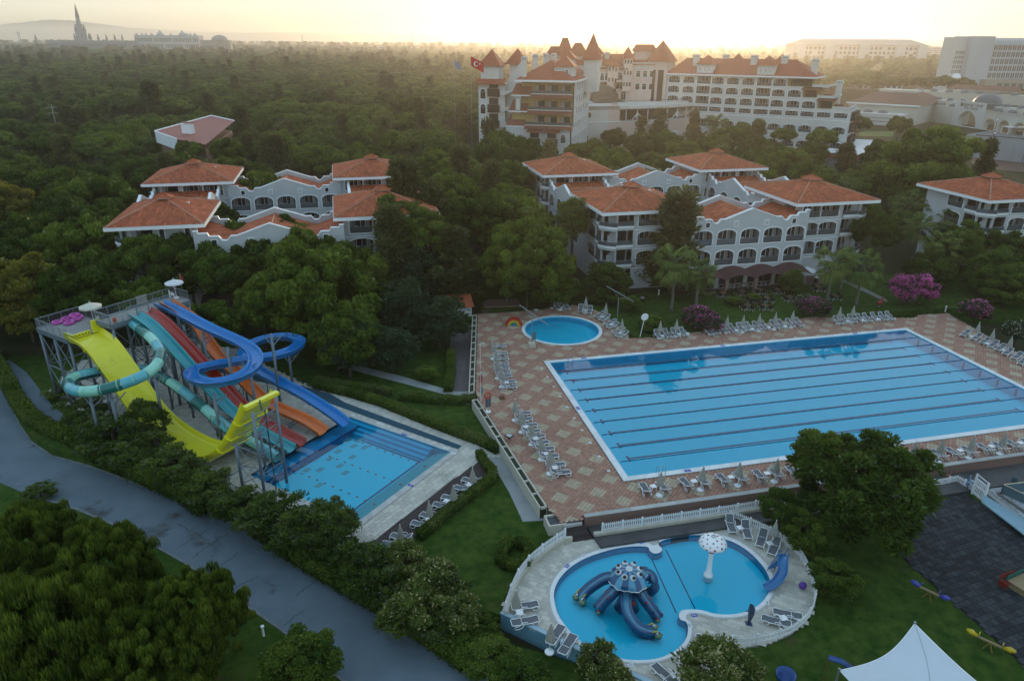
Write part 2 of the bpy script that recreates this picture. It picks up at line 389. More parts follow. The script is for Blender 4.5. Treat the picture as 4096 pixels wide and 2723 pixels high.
poolteal=mat('pool_step_mosaic',(.05,.42,.50),(.04,.36,.45),rough=.4)
copm=mat('pool_coping',(.74,.75,.74),(.64,.65,.65),rough=.55,ns=2,mixamt=.7,tint=.08)
water=watermat('pool_water',(.86,.98,1.0),ripple=.035,scale=1.1)
signb=mat('blue_sign',(.01,.06,.42),rough=.5)
signw=mat('sign_white',(.8,.8,.8),rough=.6)
# ------------- main pool and its terrace
MP=[(0,0),(50,0),(50,25),(0,25)]
RP=circle((4.55,35.0),4.95,56)
deck=WL(K6,[(165,232),(152,700),(170,740),(580,1385),(670,1478),(785,1462)])+[(-5.7,-4.6),(75,-4.6),(75,18)]+WL(K7,[(1875,505),(1700,412),(1560,332),(1395,238),(1215,250),(1190,268),(1040,268)]) \
    +[(40.5,32.2),(35.5,31.6)]+WL(K6,[(1430,345),(1215,372),(1070,378),(1045,330),(960,270),(870,208),(740,178),(650,195),(400,218)])
MPo=[(-.62,-.62),(50.62,-.62),(50.62,25.62),(-.62,25.62)]
RPo=circle((4.55,35.0),5.4,56)
slab('pool_deck',deck,[MPo,RPo],-.022,-2.6,grout)
dk=bpy.data.objects['pool_deck']
def deckmat(i,j,x,y):
 return (((i//4) % 2==0) & ((j//4) % 2==0)).astype(int)
# the cream squares sit at every second cell of a 1.2 m grid turned by 45 degrees
def deckfn(i,j,x,y):
 u=(x+y)*r2;v=(x-y)*r2
 return ((np.floor((u+1.8)/1.2).astype(int) % 2==0) & (np.floor((v+1.8)/1.2).astype(int) % 2==0)).astype(int)
r2=2**-.5
paving(dk,deck,[offset(MPo,.02),offset(RPo,.02)],.3,.3,math.pi/4,-.021,[tilep,tileb],deckfn,name='terrace_tile',gap=.014,h=.02)
def basin(name,outline,zw,zf,floorm,label,cat,group=None,sidem=None):
 """pool shell + water sheet; outline is the inner edge"""
 e=empty(name,(0,0,0),0,label,cat,group)
 b=MB();n=len(outline);a=sum(outline[i][0]*outline[(i+1) % n][1]-outline[(i+1) % n][0]*outline[i][1] for i in range(n))
 P=outline if a > 0 else outline[::-1]
 tri=tessellate_polygon([[Vector((p[0],p[1],0)) for p in P]]);fs=[]
 for t in tri:
  A,B_,C_=[Vector(P[i][:2]) for i in t];fs.append(tuple(t) if (B_-A).cross(C_-A) > 0 else tuple(t)[::-1])
 b.add([(p[0],p[1],zf) for p in P],fs);b.build('basin_floor',floorm,e)
 b=MB();b.add([(p[0],p[1],zf) for p in P]+[(p[0],p[1],zw+.06) for p in P],[((i+1) % n,i,n+i,n+(i+1) % n) for i in range(n)]);b.build('basin_wall',sidem or floorm,e)
 b=MB();b.add([(p[0],p[1],zw) for p in P],fs);o=b.build('water',water,e)
 return e
def copring(e,inner,outer,z,m=copm,step=.5,name='coping_stone',t=.05,gap=.012):
 """single coping stones between two matching closed lines"""
 n=len(inner)
 I=[Vector(p[:2]) for p in inner];O=[Vector(p[:2]) for p in outer]
 for k in range(n):
  a,c,d,f=I[k],I[(k+1) % n],O[(k+1) % n],O[k];L_=(c-a).length;q=max(1,round(L_/step))
  for i in range(q):
   g=gap/2/max(L_,.01)
   t0,t1=i/q+g,(i+1)/q-g
   pts=[a.lerp(c,t0),a.lerp(c,t1),f.lerp(d,t1),f.lerp(d,t0)]
   b=MB();b.tint=random.random();b.prism([tuple(p) for p in pts],z-t,z+random.uniform(0,.003));b.build(name,m,e)
mp=basin('swimming_pool',MP,-.07,-1.45,poolblue,'fifty metre swimming pool with nine lane ropes on the tiled terrace','swimming pool',sidem=poolside)
copring(mp,MP,MPo,.03,step=1.0)
k=MB();k.prism(offset(MP,-.0),-.1,-.1,cap=False)
for i in range(1,10):       # lane lines with their cross bars on the floor
 y=2.5*i+2.42
 if y > 24.93: continue
 k=MB();k.box(2.0,48,y-.13,y+.13,-1.45,-1.444);k.box(2.0,2.25,y-.5,y+.5,-1.4455,-1.4425);k.box(47.75,48,y-.5,y+.5,-1.4455,-1.4425)
 k.build('lane_line',pooldeep,mp)
k=MB();k.box(0,50,.25,.5,-1.45,-1.444);k.build('lane_line',pooldeep,mp)
k=MB()
for i in range(9): k.box(49.97,49.995,2.5*i+2.3,2.5*i+2.6,-1.2,-.3)
k.build('wall_mark',pooldeep,mp)
ropeA=mat('rope_blue',(.008,.05,.16),rough=.5);ropeB=mat('rope_yellow',(.06,.12,.16),rough=.5);ropeC=mat('rope_red',(.25,.03,.03),rough=.5)
ords=['next to the retaining wall side','second from the retaining wall','third from the retaining wall','fourth from the retaining wall','middle one of the nine','fourth from the lawn side','third from the lawn side','second from the lawn side','nearest the lawn side']
for i in range(1,10):
 y=2.5*i;e=empty('lane_rope',(0,y,-.04),0,'floating lane rope across the large pool, '+ords[i-1],'lane rope','lane ropes of the large pool')
 for mm,off in ((ropeA,0),(ropeB,1)):
  k=MB();x=.3
  j=0
  while x < 49.6:
   L_=.5
   if (j % 2)==off: k.tube([(x,0,0),(x+L_,0,0)],.042,6)
   x+=L_;j+=1
  k.build('float',mm if not (i in (8,9) and off) else mm,e,kind='stuff')
 if i > 7:
  k=MB();k.tube([(.3,0,.0),(1.6,0,.0)],.06,6);k.build('end_float',ropeC,e)
 k=MB();k.tube([(-.75,0,.06),(.3,0,.03)],.012,4);k.tube([(49.6,0,.03),(50.75,0,.06)],.012,4);k.build('cable',steel,e)
 k=MB();k.lathe([(0,.06),(.07,.06),(.07,-.02),(0,-.02)][::-1],8,(-.75,0,0));k.lathe([(0,.06),(.07,.06),(.07,-.02),(0,-.02)][::-1],8,(50.75,0,0));k.build('anchor',dgrey,e)
def ladder(p,rz,label):
 e=empty('pool_ladder',p,rz,label,'ladder','pool ladders')
 for s_ in (-.3,.3):
  k=MB();k.smooth=True;k.tube(smoothpath([(s_,-.45,0),(s_,-.45,.5),(s_,-.3,.78),(s_,-.05,.72),(s_,.08,.4),(s_,.1,-1.0)],4),.025,6);k.build('handrail',steel,e)
 for z in (-.3,-.6,-.9):
  k=MB();k.box(-.29,.29,.06,.14,z-.015,z+.015);k.build('step',steel,e)
ladder((3.0,-.1,.02),0,'steel ladder at the near pool corner by the first umbrella')
ladder((2.6,25.1,.02),math.pi,'steel ladder at the far left pool corner')
ladder((45.5,25.1,.02),math.pi,'steel ladder at the far right pool corner')
def depthmark(p,rz,txt,z,mm=signb,tm=signw,sx=.62,sy=.36,label=None):
 e=empty('depth_marker',(p[0],p[1],z),rz,label,'sign','pool depth markers')
 k=MB();k.box(-sx/2,sx/2,-sy/2,sy/2,0,.008);k.build('plate',mm,e)
 text(txt,.2,e,tm,(0,0,.011),'lettering')
def text(txt,size,parent,m,loc,name='lettering',rot=(0,0,0),ext=.002):
 cu=bpy.data.curves.new(name,'FONT');cu.body=txt;cu.size=size;cu.align_x='CENTER';cu.align_y='CENTER';cu.extrude=ext
 o=bpy.data.objects.new(name,cu);COL.objects.link(o);dg=bpy.context.evaluated_depsgraph_get()
 me=bpy.data.meshes.new_from_object(o.evaluated_get(dg));bpy.data.objects.remove(o);me.materials.clear();me.materials.append(m)
 q=bpy.data.objects.new(name,me);COL.objects.link(q);q.parent=parent;q.location=loc;q.rotation_euler=rot;return q
for (x,y),lb in zip([(5.6,-.32),(4.4,25.32),(42.4,25.32),(-.32,13.2),(21.0,-.32),(23.0,25.32)],['beside the near ladder','beside the far left ladder','beside the far right ladder','on the short edge','mid way along the near edge','mid way along the far edge']):
 depthmark((x,y),0 if x > 0 else math.pi/2,'180',.034,label='blue depth plate on the large pool coping, '+lb)
lane_n=[k for k in range(10)]
for k_ in lane_n:
 p=(-1.35,1.25+2.5*k_);e=empty('lane_number',(p[0],p[1],.004),-math.pi/2,'white lane number %s set in the terrace beside the pool' % ['one','two','three','four','five','six','seven','eight','nine','ten'][k_],'sign','lane number plates')
 q=MB();q.box(-.13,.13,-.13,.13,0,.006);q.build('plate',signw,e);text(str(k_+1),.2,e,dgrey,(0,0,.008))
# ------------- round pool
rp=basin('round_pool',RP,-.06,-.75,poolblue,'round shallow pool with the rainbow arch at its edge','swimming pool')
copring(rp,RP,RPo,.03,step=.6)
# ------------- slide pool, turned by 45 degrees
N0=Vector((-23.5,18.1));E1=Vector((r2,r2));E2=Vector((r2,-r2))
def uv(u,v,z=0.0): p=N0+E1*u+E2*v;return (p.x,p.y,z)
def UVX(u=0,v=0,z=0): return Matrix.Translation(uv(u,v,z)) @ Matrix.Rotation(math.pi/4,4,'Z') @ Matrix.Scale(-1,4,(0,1,0))
SPZ=-1.0
SP=[uv(-12.4,0)[:2],uv(-12.4,12.7)[:2],uv(0,12.7)[:2],uv(0,0)[:2]]
SPo=[uv(-13.0,0)[:2],uv(-13.0,13.3)[:2],uv(.6,13.3)[:2],uv(.6,0)[:2]]
SPi=[uv(-12.7,-.3)[:2],uv(-12.7,13.0)[:2],uv(.3,13.0)[:2],uv(.3,-.3)[:2]]
plaza=WL(K1,[(295,890),(420,960),(560,1040),(760,1150),(900,1230),(1150,1335),(1290,1400),(1420,1480),(1560,1568)],-1)+WL(KA,[(120,990),(260,1060),(480,1150),(760,1250),(960,1330),(1090,1282),(1840,712),(2040,668),(1700,520),(1100,285),(640,185),(300,20),(100,-60)],-1)+WL(K1,[(1500,620),(1000,560),(500,700)],-1)
SPh=[uv(-13.0,-.5)[:2],uv(-13.0,13.3)[:2],uv(.6,13.3)[:2],uv(.6,-.5)[:2]]
slab('lawn',lawn,[plaza],-1.02,-2.9,grassm)
slab('slide_plaza',plaza,[SPh],-.998,-2.9,mat('paving_bed',(.40,.37,.32),(.3,.28,.24)))
pz=bpy.data.objects['slide_plaza']
paving(pz,plaza,[offset(SPh,.02)],.62,.42,math.pi/4,-.994,[pavebeige],None,name='paving_slab',gap=.016,h=.022,bond=.5)
sp=basin('splash_pool',[uv(-13.0,-.5)[:2],uv(-13.0,12.7)[:2],uv(0,12.7)[:2],uv(0,-.5)[:2]],-1.06,-1.95,poolblue,'square splash pool at the feet of the water slides with teal steps','swimming pool',sidem=poolside)
copring(sp,[uv(-13.0,-.5)[:2],uv(-13.0,12.7)[:2],uv(0,12.7)[:2],uv(0,-.5)[:2]],[uv(-13.6,-1.0)[:2],uv(-13.6,13.3)[:2],uv(.6,13.3)[:2],uv(.6,-1.0)[:2]],-.97,mat('pool_edge_stone',(.5,.49,.46),(.4,.4,.38),rough=.6,tint=.1),step=.6)
for i in range(6):
 k=MB();k.X=UVX();z=-1.12-.14*i
 k.box(-12.98,-.02-.0,12.68-.34*(i+1),12.68-.34*i-.004,-1.94,z);k.build('step',poolteal,sp)
for i in range(3):
 k=MB();k.X=UVX();z=-1.2-.24*i
 k.box(-.02-.5*(i+1),-.02-.5*i-.004,-.45,10.6,-1.93,z);k.build('bench_step',mat('pool_bench_mosaic',(.0,.52,.85),rough=.4),sp)
k=MB();k.X=UVX();zf=-1.944
k.box(-12.9,-1.6,10.2,10.42,-1.95,zf);k.box(-1.9,-1.68,1.3,10.2,-1.95,zf);k.box(-12.9,-1.9,1.3,1.52,-1.95,zf+.001)
k.build('floor_line',pooldeep,sp)
k=MB();k.X=UVX();k.box(-13,-.02,-.48,1.25,-1.945,-1.30);k.build('landing_ledge',mat('landing_mosaic',(.0,.34,.68),rough=.4),sp)
k=MB();k.X=UVX();k.box(-13,-.02,1.26,1.4,-1.40,-1.29);k.build('ledge_nosing',pooldeep,sp)
dash=mat('red_float',(.2,.06,.03),rough=.5)
k=MB();k.X=UVX()
for u in (-3.2,-6.7,-10.2):
 n=12
 for i in range(n):
  v=1.3+i*.97
  k.box(u-.05,u+.05,v,v+.26,-1.07,-1.03)
k.build('float_marker',dash,sp,kind='stuff')
for u,v in ((-1.9,2.6),(-3.0,2.9),(-4.6,2.3),(-6.0,2.6),(-2.6,4.0),(-4.6,4.2),(-6.4,4.3),(-7.9,3.2),(-2.4,1.6),(-8.6,2.2),(-7.0,5.6),(-9.8,5.0)):
 k=MB();k.X=UVX();k.box(u-.38,u+.38,v-.28,v+.28,-1.95,-1.941);k.build('floor_inlay',poolteal,sp)
for (x,y),rz,tx,lb in (((1300,522),-.78,'110','beside the far edge of the splash pool'),((1347,890),-.78,'140','beside the teal steps'),((682,1030),-.78,'140','near the bushes by the splash pool')):
 p=W(KA,x,y,-.97);depthmark(p,rz,tx,-.955,sx=.55,sy=.3,label='blue depth plate '+lb)
for (x,y),lb in (((930,382),'far corner'),((1118,440),'far edge'),((1602,622),'right corner'),((1660,660),'steps corner')):
 p=W(KA,x,y,-.97);depthmark(p,-.78,'110',-.955,signw,dgrey,.5,.26,label='white depth plate at the %s of the splash pool' % lb)
# dark drainage mat along the path and timber terrace
b=MB();b.prism(WL(KA,[(400,128),(760,225),(870,290),(1720,605),(1690,630),(1000,385),(700,275),(300,150),(-100,60),(-90,20)],-1),-1.02,-.968);b.build('rubber_mat',mat('teal_rubber_mat',(.035,.085,.12),rough=.9,ns=1),kind='structure')
timb=WL(KA,[(1840,712),(1930,760),(1925,850),(1480,1180),(1200,1420),(1000,1400),(1090,1284)],-1)
b=MB();b.prism(timb,-1.9,-.975);b.build('timber_terrace',woodd,kind='structure');tt=bpy.data.objects['timber_terrace']
paving(tt,timb,[],2.4,.16,math.pi/4,-.9745,[woodd],None,name='deck_board',gap=.01,h=.025,near=300)
# path, gravel and planter walls on the left of the terrace
b=MB();b.prism(WL(K6,[(100,1040),(240,1040),(330,1078),(515,1392),(600,1462),(435,1472),(350,1290),(290,1190),(210,1110)],-1),-1.9,-.985);b.build('path',conc,kind='structure')
b=MB();b.prism(WL(K6,[(322,1062),(360,1062),(545,1378),(515,1395)],-.98),-1.9,-.97);b.build('gravel_bed',gravelm,kind='structure')
b=MB();b.prism(WL(K6,[(20,230),(150,235),(125,690),(10,690),(-10,500)],-.9),-1.9,-.9);b.build('side_path',mat('dark_path',(.13,.11,.105),(.1,.085,.08),rough=.8,ns=.6,stain=((.07,.06,.055),.5,.58)),kind='structure')
b=MB();b.prism(WL(K6,[(30,675),(120,675),(150,770),(90,770),(-40,710),(-600,560),(-640,520),(-300,600),(0,690)],-.98),-1.9,-.96);b.build('garden_path',conc,kind='structure')
def wallrun(name,pts,th,z0,z1,m,label,cat='wall',seg=1.4,group=None,cap=None,piece='wall_block'):
 e=empty(name,(pts[0][0],pts[0][1],z0),0,label,cat,group);P=[Vector(p[:2]) for p in pts]
 for a,c in zip(P,P[1:]):
  L_=(c-a).length;n=max(1,round(L_/seg));an=math.atan2((c-a).y,(c-a).x)
  for i in range(n):
   k=MB();k.tint=random.random();q=a.lerp(c,(i+.5)/n)
   k.X=Matrix.Translation((q.x-pts[0][0],q.y-pts[0][1],0)) @ Matrix.Rotation(an,4,'Z');h=L_/n/2-.006
   k.box(-h,h,-th/2,th/2,0,z1-z0+random.uniform(0,.003));k.build(piece,m,e)
   if cap:
    k=MB();k.X=Matrix.Translation((q.x-pts[0][0],q.y-pts[0][1],0)) @ Matrix.Rotation(an,4,'Z');k.tint=random.random()
    k.box(-h,h,-th/2-.05,th/2+.05,z1-z0+.004,z1-z0+.07);k.build('coping_stone',cap,e)
 return e
capst=mat('cap_stone',(.46,.45,.42),(.36,.35,.33),rough=.8,ns=1.5,tint=.12)
edgeL=WL(K6,[(158,240),(143,700),(163,745),(575,1385)]);edgeO=WL(K6,[(172,240),(155,690),(185,760),(598,1370)])
pin=[(a,b_) for a,b_ in zip(edgeL,edgeO)]
outl=[(p[0]-.55,p[1]-.05) for p in edgeL]
wallrun('planter_wall',[outl[0],outl[1]],.12,-1.2,.12,stonew,'pale planter wall along the upper left edge of the terrace','planter',seg=1.2)
wallrun('planter_wall',[edgeL[0],edgeL[1]],.12,-1.2,.12,stonew,'inner kerb of the long planter on the upper terrace edge','planter',seg=1.2)
wallrun('planter_wall',[outl[2],outl[3]],.12,-1.2,.12,stonew,'pale planter wall along the lower left edge of the terrace','planter',seg=1.2)
wallrun('planter_wall',[edgeL[2],edgeL[3]],.12,-1.2,.12,stonew,'inner kerb of the long planter on the lower terrace edge','planter',seg=1.2)
for a,c in ((0,1),(2,3)):
 q0,q1=Vector(edgeL[a]),Vector(edgeL[c]);o0,o1=Vector(outl[a]),Vector(outl[c])
 b=MB();b.prism([tuple(q0),tuple(q1),tuple(o1),tuple(o0)],-1.2,-.04)
 b.build('planter_soil',mat('planter_soil',(.035,.05,.02),(.05,.045,.03),rough=1,ns=1.5,mixamt=1),kind='structure')
 n=max(1,int((q1-q0).length/2.0))
 for i in range(n+1):
  k=MB();m0=q0.lerp(q1,i/n);m1=o0.lerp(o1,i/n);an=math.atan2((m1-m0).y,(m1-m0).x)
  k.cbox(((m0.x+m1.x)/2,(m0.y+m1.y)/2,0),(m1-m0).length-.13,.12,.22,an);k.build('planter_divider',stonew,kind='structure')
pb=W(K6,628,1468,-.2)
e=empty('planter_box',(pb.x,pb.y,-1.0),0,'square stone planter box at the top of the wooden ramp','planter')
for x0,x1,y0,y1 in ((-.75,.75,-.75,-.6),(-.75,.75,.6,.75),(-.75,-.6,-.6,.6),(.6,.75,-.6,.6)):
 k=MB();k.box(x0,x1,y0,y1,0,.95);k.build('side',stonew,e)
k=MB();k.box(-.6,.6,-.6,.6,0,.8);k.build('soil',gravelm,e)
# retaining wall, lower path
wallrun('retaining_wall',[(-5.7,-4.78),(75,-4.78)],.34,-1.9,.13,brownw,'long brown retaining wall with pale coping below the near umbrellas','wall',seg=4.0,cap=capst)
b=MB();b.prism([(-5.2,-7.6),(75,-7.6),(75,-4.95),(-5.5,-4.95)],-1.9,-.80);b.build('lower_path',mat('damp_path',(.10,.092,.09),(.07,.065,.065),rough=.6,ns=.5,mixamt=1,stain=((.05,.045,.045),.6,.55)),kind='structure')
# ---------------------------------------------------------------- children's pool
KZ=-1.0
kidw=WL(K8,[(497,690),(505,625),(540,560),(600,500),(690,445),(800,405),(900,380),(1000,368),(1085,372),(1098,395),(1130,414),(1165,405),(1178,385),(1155,352),(1200,325),(1300,303),(1400,297),(1500,305),(1620,340),(1720,400),(1800,480),(1845,550),(1858,620),(1835,680),(1780,740),(1700,780),(1600,797),(1500,790),(1430,770),(1350,765),(1300,772),(1282,798),(1292,828),(1335,850),(1337,920),(1310,975),(1250,1030),(1150,1072),(1030,1083),(900,1070),(780,1030),(660,960),(580,880),(520,790)],KZ)
kidw=[tuple(p)[:2] for p in smoothpath([(a,b_,0) for a,b_ in kidw],3,closed=True)]
kido=WL(K8,[(455,690),(465,610),(500,545),(560,480),(655,425),(780,378),(880,352),(1000,338),(1090,330),(1110,332),(1125,330),(1135,326),(1150,322),(1160,318),(1190,300),(1290,280),(1400,272),(1510,278),(1640,315),(1750,380),(1840,465),(1890,545),(1902,620),(1875,700),(1810,768),(1715,810),(1600,828),(1500,822),(1440,805),(1390,800),(1362,805),(1355,815),(1358,830),(1372,850),(1376,925),(1345,995),(1275,1055),(1160,1100),(1030,1112),(890,1098),(760,1057),(630,985),(545,900),(478,800)],KZ)
kido=[tuple(p)[:2] for p in smoothpath([(a,b_,0) for a,b_ in kido],3,closed=True)]
kdeck=WL(K8,[(570,345),(745,318),(1230,250),(1600,185),(1650,165),(1800,225),(1930,310),(2030,410),(2095,520),(2130,640),(2140,720),(2090,830),(1990,915),(1850,975),(1700,1000),(1612,995),(1580,1060),(1540,1130),(1500,1300),(960,1260),(960,1165),(165,790),(190,700),(250,600),(370,470),(470,390)],KZ)
slab('kid_deck',kdeck,[kido],KZ-.012,-2.9,mat('travertine_bed',(.46,.43,.37),(.38,.35,.3)));kd=bpy.data.objects['kid_deck']
paving(kd,kdeck,[offset(kido,.05)],.6,.4,R(-38),KZ-.019,[travert],None,name='travertine_slab',gap=.01,h=.019,bond=.5,lift=.003)
kp=basin('children_pool',kidw,KZ-.06,KZ-.55,poolblue,'kidney shaped children pool with the octopus slide and mushroom fountain','swimming pool',sidem=mat('kid_pool_side',(.0,.40,.66),rough=.4))
for nm,fr0,fr1,m_,zz in (('coping_ring',0,.62,copm,KZ+.012),('drain_grate',.62,1.0,mat('drain_grate',(.5,.48,.44),(.4,.38,.35),rough=.7,ns=8,mixamt=1),KZ+.004)):
 n=len(kidw);b=MB();vs=[]
 for k_ in range(n):
  a=Vector(kidw[k_]);c=Vector(kido[k_]);vs+=[tuple(a.lerp(c,fr0))+(zz,),tuple(a.lerp(c,fr1))+(zz,)]
 b.add(vs,[(2*i,2*i+1,2*((i+1) % n)+1,2*((i+1) % n)) for i in range(n)])
 b.add([(v[0],v[1],zz-.1) for v in vs[::2]]+[tuple(v) for v in vs[::2]],[(i,(i+1) % n,n+(i+1) % n,n+i) for i in range(n)])
 b.build(nm,m_,kp)
b=MB();b.tube([(p[0],p[1],KZ-.03) for p in kidw],.03,5,closed=True);b.build('edge_line',pooldeep,kp)
b=MB();b.tube([(p[0],p[1],KZ-.545) for p in offset(kidw,-.04)],.02,4,closed=True);b.build('floor_edge_line',pooldeep,kp)
for a,c in (((1112,448),(1266,786)),((1202,392),(1384,760))):
 A,B_=W(K8,*a,KZ-.54),W(K8,*c,KZ-.54);b=MB();b.tube([tuple(A),tuple(B_)],.045,5);b.build('floor_stripe',pooldeep,kp)
for x,y,tx,m1,m2,rz,lb in ((1507,296,'040',signb,signw,0,'far edge'),(1048,343,'040',signb,signw,.1,'white tiled nose'),(581,492,'055',signb,signw,.8,'upper left edge'),(1379,803,'040',signb,signw,0,'inner curve'),(978,1117,'055',signw,dgrey,0,'near edge'),(1350,864,'040',signw,dgrey,1.5,'inner curve beside the blue one'),(686,428,'040',signw,dgrey,.6,'upper left edge'),(1838,724,'040',signw,dgrey,1.1,'dolphin side')):
 depthmark(W(K8,x,y,KZ),rz,tx,KZ+.02,m1,m2,.42,.26,label='%s depth plate of the children pool on the %s' % ('blue' if m1 is signb else 'white',lb))
# blue painted wall below the deck
a,c=W(K8,165,790,KZ),W(K8,960,1165,KZ);d2=(Vector(c)-Vector(a)).normalized();c2=Vector(c)+d2*6
wallrun('blue_wall',[(a.x,a.y),(c2.x,c2.y)],.22,-2.6,KZ+.12,mat('pale_blue_paint',(.16,.33,.42),(.13,.28,.37),rough=.7,ns=.6,stain=((.1,.2,.26),.5,.62)),'pale blue painted retaining wall of the children pool deck','wall',seg=3.5,cap=mat('blue_cap',(.35,.48,.55),(.3,.4,.46),rough=.7),piece='wall_panel')
# stone bases and white picket fences
def fence(label,pts,z,h=.82,base=None,group='white picket fences round the children pool'):
 P=[Vector((p[0],p[1],z)) for p in pts]
 e=empty('picket_fence',P[0],0,label,'fence',group);o=P[0]
 if not hasattr(fence,'pk'):
  k=MB();w_=.045;k.prism([(-w_,-.012),(w_,-.012),(w_,.012),(-w_,.012)],.06,h-.04);k.add([(-w_,-.012,h-.04),(w_,-.012,h-.04),(w_,.012,h-.04),(-w_,.012,h-.04),(0,-.012,h),(0,.012,h)],[(0,1,4),(2,3,5),(0,4,5,3),(1,2,5,4)]);fence.pk=k.mesh('picket',trimw)
  k=MB();k.box(-.06,.06,-.06,.06,0,h+.02);k.lathe([(.075,h+.02),(.05,h+.06),(0,h+.09)],8);fence.po=k.mesh('fence_post',trimw)
 n=0
 for p,t in along(P,.165):
  an=math.atan2(t.y,t.x);inst('picket',fence.pk,e,p-o+Vector((0,-.0,0)),an);n+=1
 for p,t in along(P,1.7): inst('fence_post',fence.po,e,p-o,math.atan2(t.y,t.x))
 inst('fence_post',fence.po,e,P[-1]-o,0)
 for zz in (.2,.62):
  for a_,b_ in zip(P,P[1:]):
   t=(b_-a_).normalized();nn=Vector((-t.y,t.x,0))*.03;k=MB();k.sweep([a_-o+nn+Vector((0,0,zz)),b_-o+nn+Vector((0,0,zz))],[(-.015,-.035),(.015,-.035),(.015,.035),(-.015,.035)],True);k.build('rail',trimw,e)
 return e
f1=WL(K8,[(800,278),(1160,225),(1600,160),(1790,128),(2010,90)],KZ+.42)
fence('picket fence on the stone kerb between the lower path and the children pool',f1,KZ+.45)
wallrun('stone_kerb',WL(K8,[(748,300),(1160,238),(1600,172),(2010,102)],KZ+.2),.34,KZ-.2,KZ+.44,stonew,'low stone kerb wall under the straight picket fence','wall',seg=1.5)
f2=WL(K8,[(195,790),(220,700),(262,600),(310,530),(360,475),(460,395),(565,325)],KZ+.2)
f2=smoothpath([(a_[0],a_[1],0) for a_ in f2],3)
fence('curved picket fence on the lawn side of the children pool',f2,KZ+.42)
wallrun('stone_kerb',[tuple(p)[:2] for p in f2]+[W(K8,612,322,KZ+.2)[:2]],.3,KZ-.9,KZ+.4,stonew,'curved stone kerb wall beside the lawn','wall',seg=.8)
f3=smoothpath([(p[0],p[1],0) for p in WL(K8,[(1600,200),(1640,205),(1750,250),(1860,300),(1960,365),(2040,440),(2090,530),(2120,620),(2135,700)],KZ)],3)
fence('curved picket fence behind the mushroom side loungers',f3,KZ)
f4=smoothpath([(p[0],p[1],0) for p in WL(K8,[(2135,720),(2110,800),(2060,860),(1980,920),(1850,965),(1700,990),(1610,992)],KZ)],3)
fence('curved picket fence behind the loungers by the dolphin',f4,KZ)
f5=[(p[0],p[1],0) for p in WL(K8,[(1605,1000),(1585,1050),(1560,1120)],KZ)]
fence('short picket fence end beside the flowering bush',f5,KZ)
# wooden ramp
b=MB();rp0=WL(K8,[(548,235),(670,212)],-.2)+WL(K8,[(745,322),(618,342)],-1)
A,B_,C_,D_=[Vector(p) for p in rp0]
e=empty('wooden_ramp',(A.x,A.y,-1.0),0,'dark wooden ramp from the terrace down to the children pool','ramp')
n=22
for i in range(n):
 t0,t1=i/n+.004,(i+1)/n-.004;q=[A.lerp(D_,t0),B_.lerp(C_,t0),B_.lerp(C_,t1),A.lerp(D_,t1)];zz=-.2-.78*(i+.5)/n
 k=MB();k.tint=random.random();k.prism([(p.x-A.x,p.y-A.y) for p in q],zz+1-.06,zz+1.0);k.build('ramp_board',woodd,e)
b=MB();b.prism([tuple(A),tuple(B_),tuple(B_.lerp(C_,.95)),tuple(A.lerp(D_,.95))],-1.9,-1.05);b.build('ramp_base',grout,kind='structure')
b=MB();b.prism(WL(K6,[(670,1478),(785,1462),(790,1480),(680,1500)],-.15),-1.9,-.14);b.build('threshold_step',capst,kind='structure')
# rubber playground
pg=WL(KB,[(1335,165),(1480,165),(1969,515),(2300,750),(2300,1800),(1969,1450),(1430,975),(1000,590),(1050,440)],KZ)
b=MB();b.prism(WL(K8,[(2010,100),(1640,165),(1800,215),(1930,300),(2040,410),(2105,520),(2140,640),(2148,725),(2098,838),(1995,925),(1852,985),(1702,1010),(1616,1005),(1590,1060),(1555,1140),(1500,1600)],KZ)+WL(KB,[(2700,2400),(2500,700),(1500,160),(1350,140)],KZ),-2.8,-1.06);b.build('playground_lawn',grassm,kind='structure')
b=MB();b.prism(pg,-1.5,-1.0-.03);b.build('playground',mat('rubber_joint',(.012,.012,.014),rough=1),kind='structure')
paving(bpy.data.objects['playground'],pg,[],.5,.5,R(8),-1.029,[mat('black_rubber_tile',(.042,.042,.046),(.03,.03,.034),rough=.85,ns=1,tint=.4)],None,name='rubber_tile',gap=.02,h=.03,bond=.5,lift=.006)
# ---------------------------------------------------------------- villas
roofm=mat('clay_roof_tile',(.46,.12,.05),(.35,.09,.04),rough=.75,ns=.5,mixamt=1,tint=.28,stain=((.22,.08,.045),.8,.6))
ridgem=mat('ridge_tile',(.45,.22,.14),(.36,.17,.11),rough=.8,tint=.15)
wallv=mat('villa_wall',(.52,.52,.52),(.45,.45,.45),rough=.8,ns=.5,stain=((.36,.34,.32),.5,.62))
canopm=mat('brown_canopy',(.10,.045,.045),(.08,.035,.035),rough=.8,ns=3)
def arch_out(w_,h,rise,n=8,x0=0,z0=0):
 """opening outline from the lower left, counter-clockwise seen from outside: (s,z)"""
 pts=[(x0-w_/2,z0),(x0+w_/2,z0)]
 if rise <= 0: return pts+[(x0+w_/2,z0+h),(x0-w_/2,z0+h)]
 for k in range(n+1):
  t=math.pi*k/n;pts.append((x0+w_/2*math.cos(t),z0+h-rise+rise*math.sin(t)))
 return pts
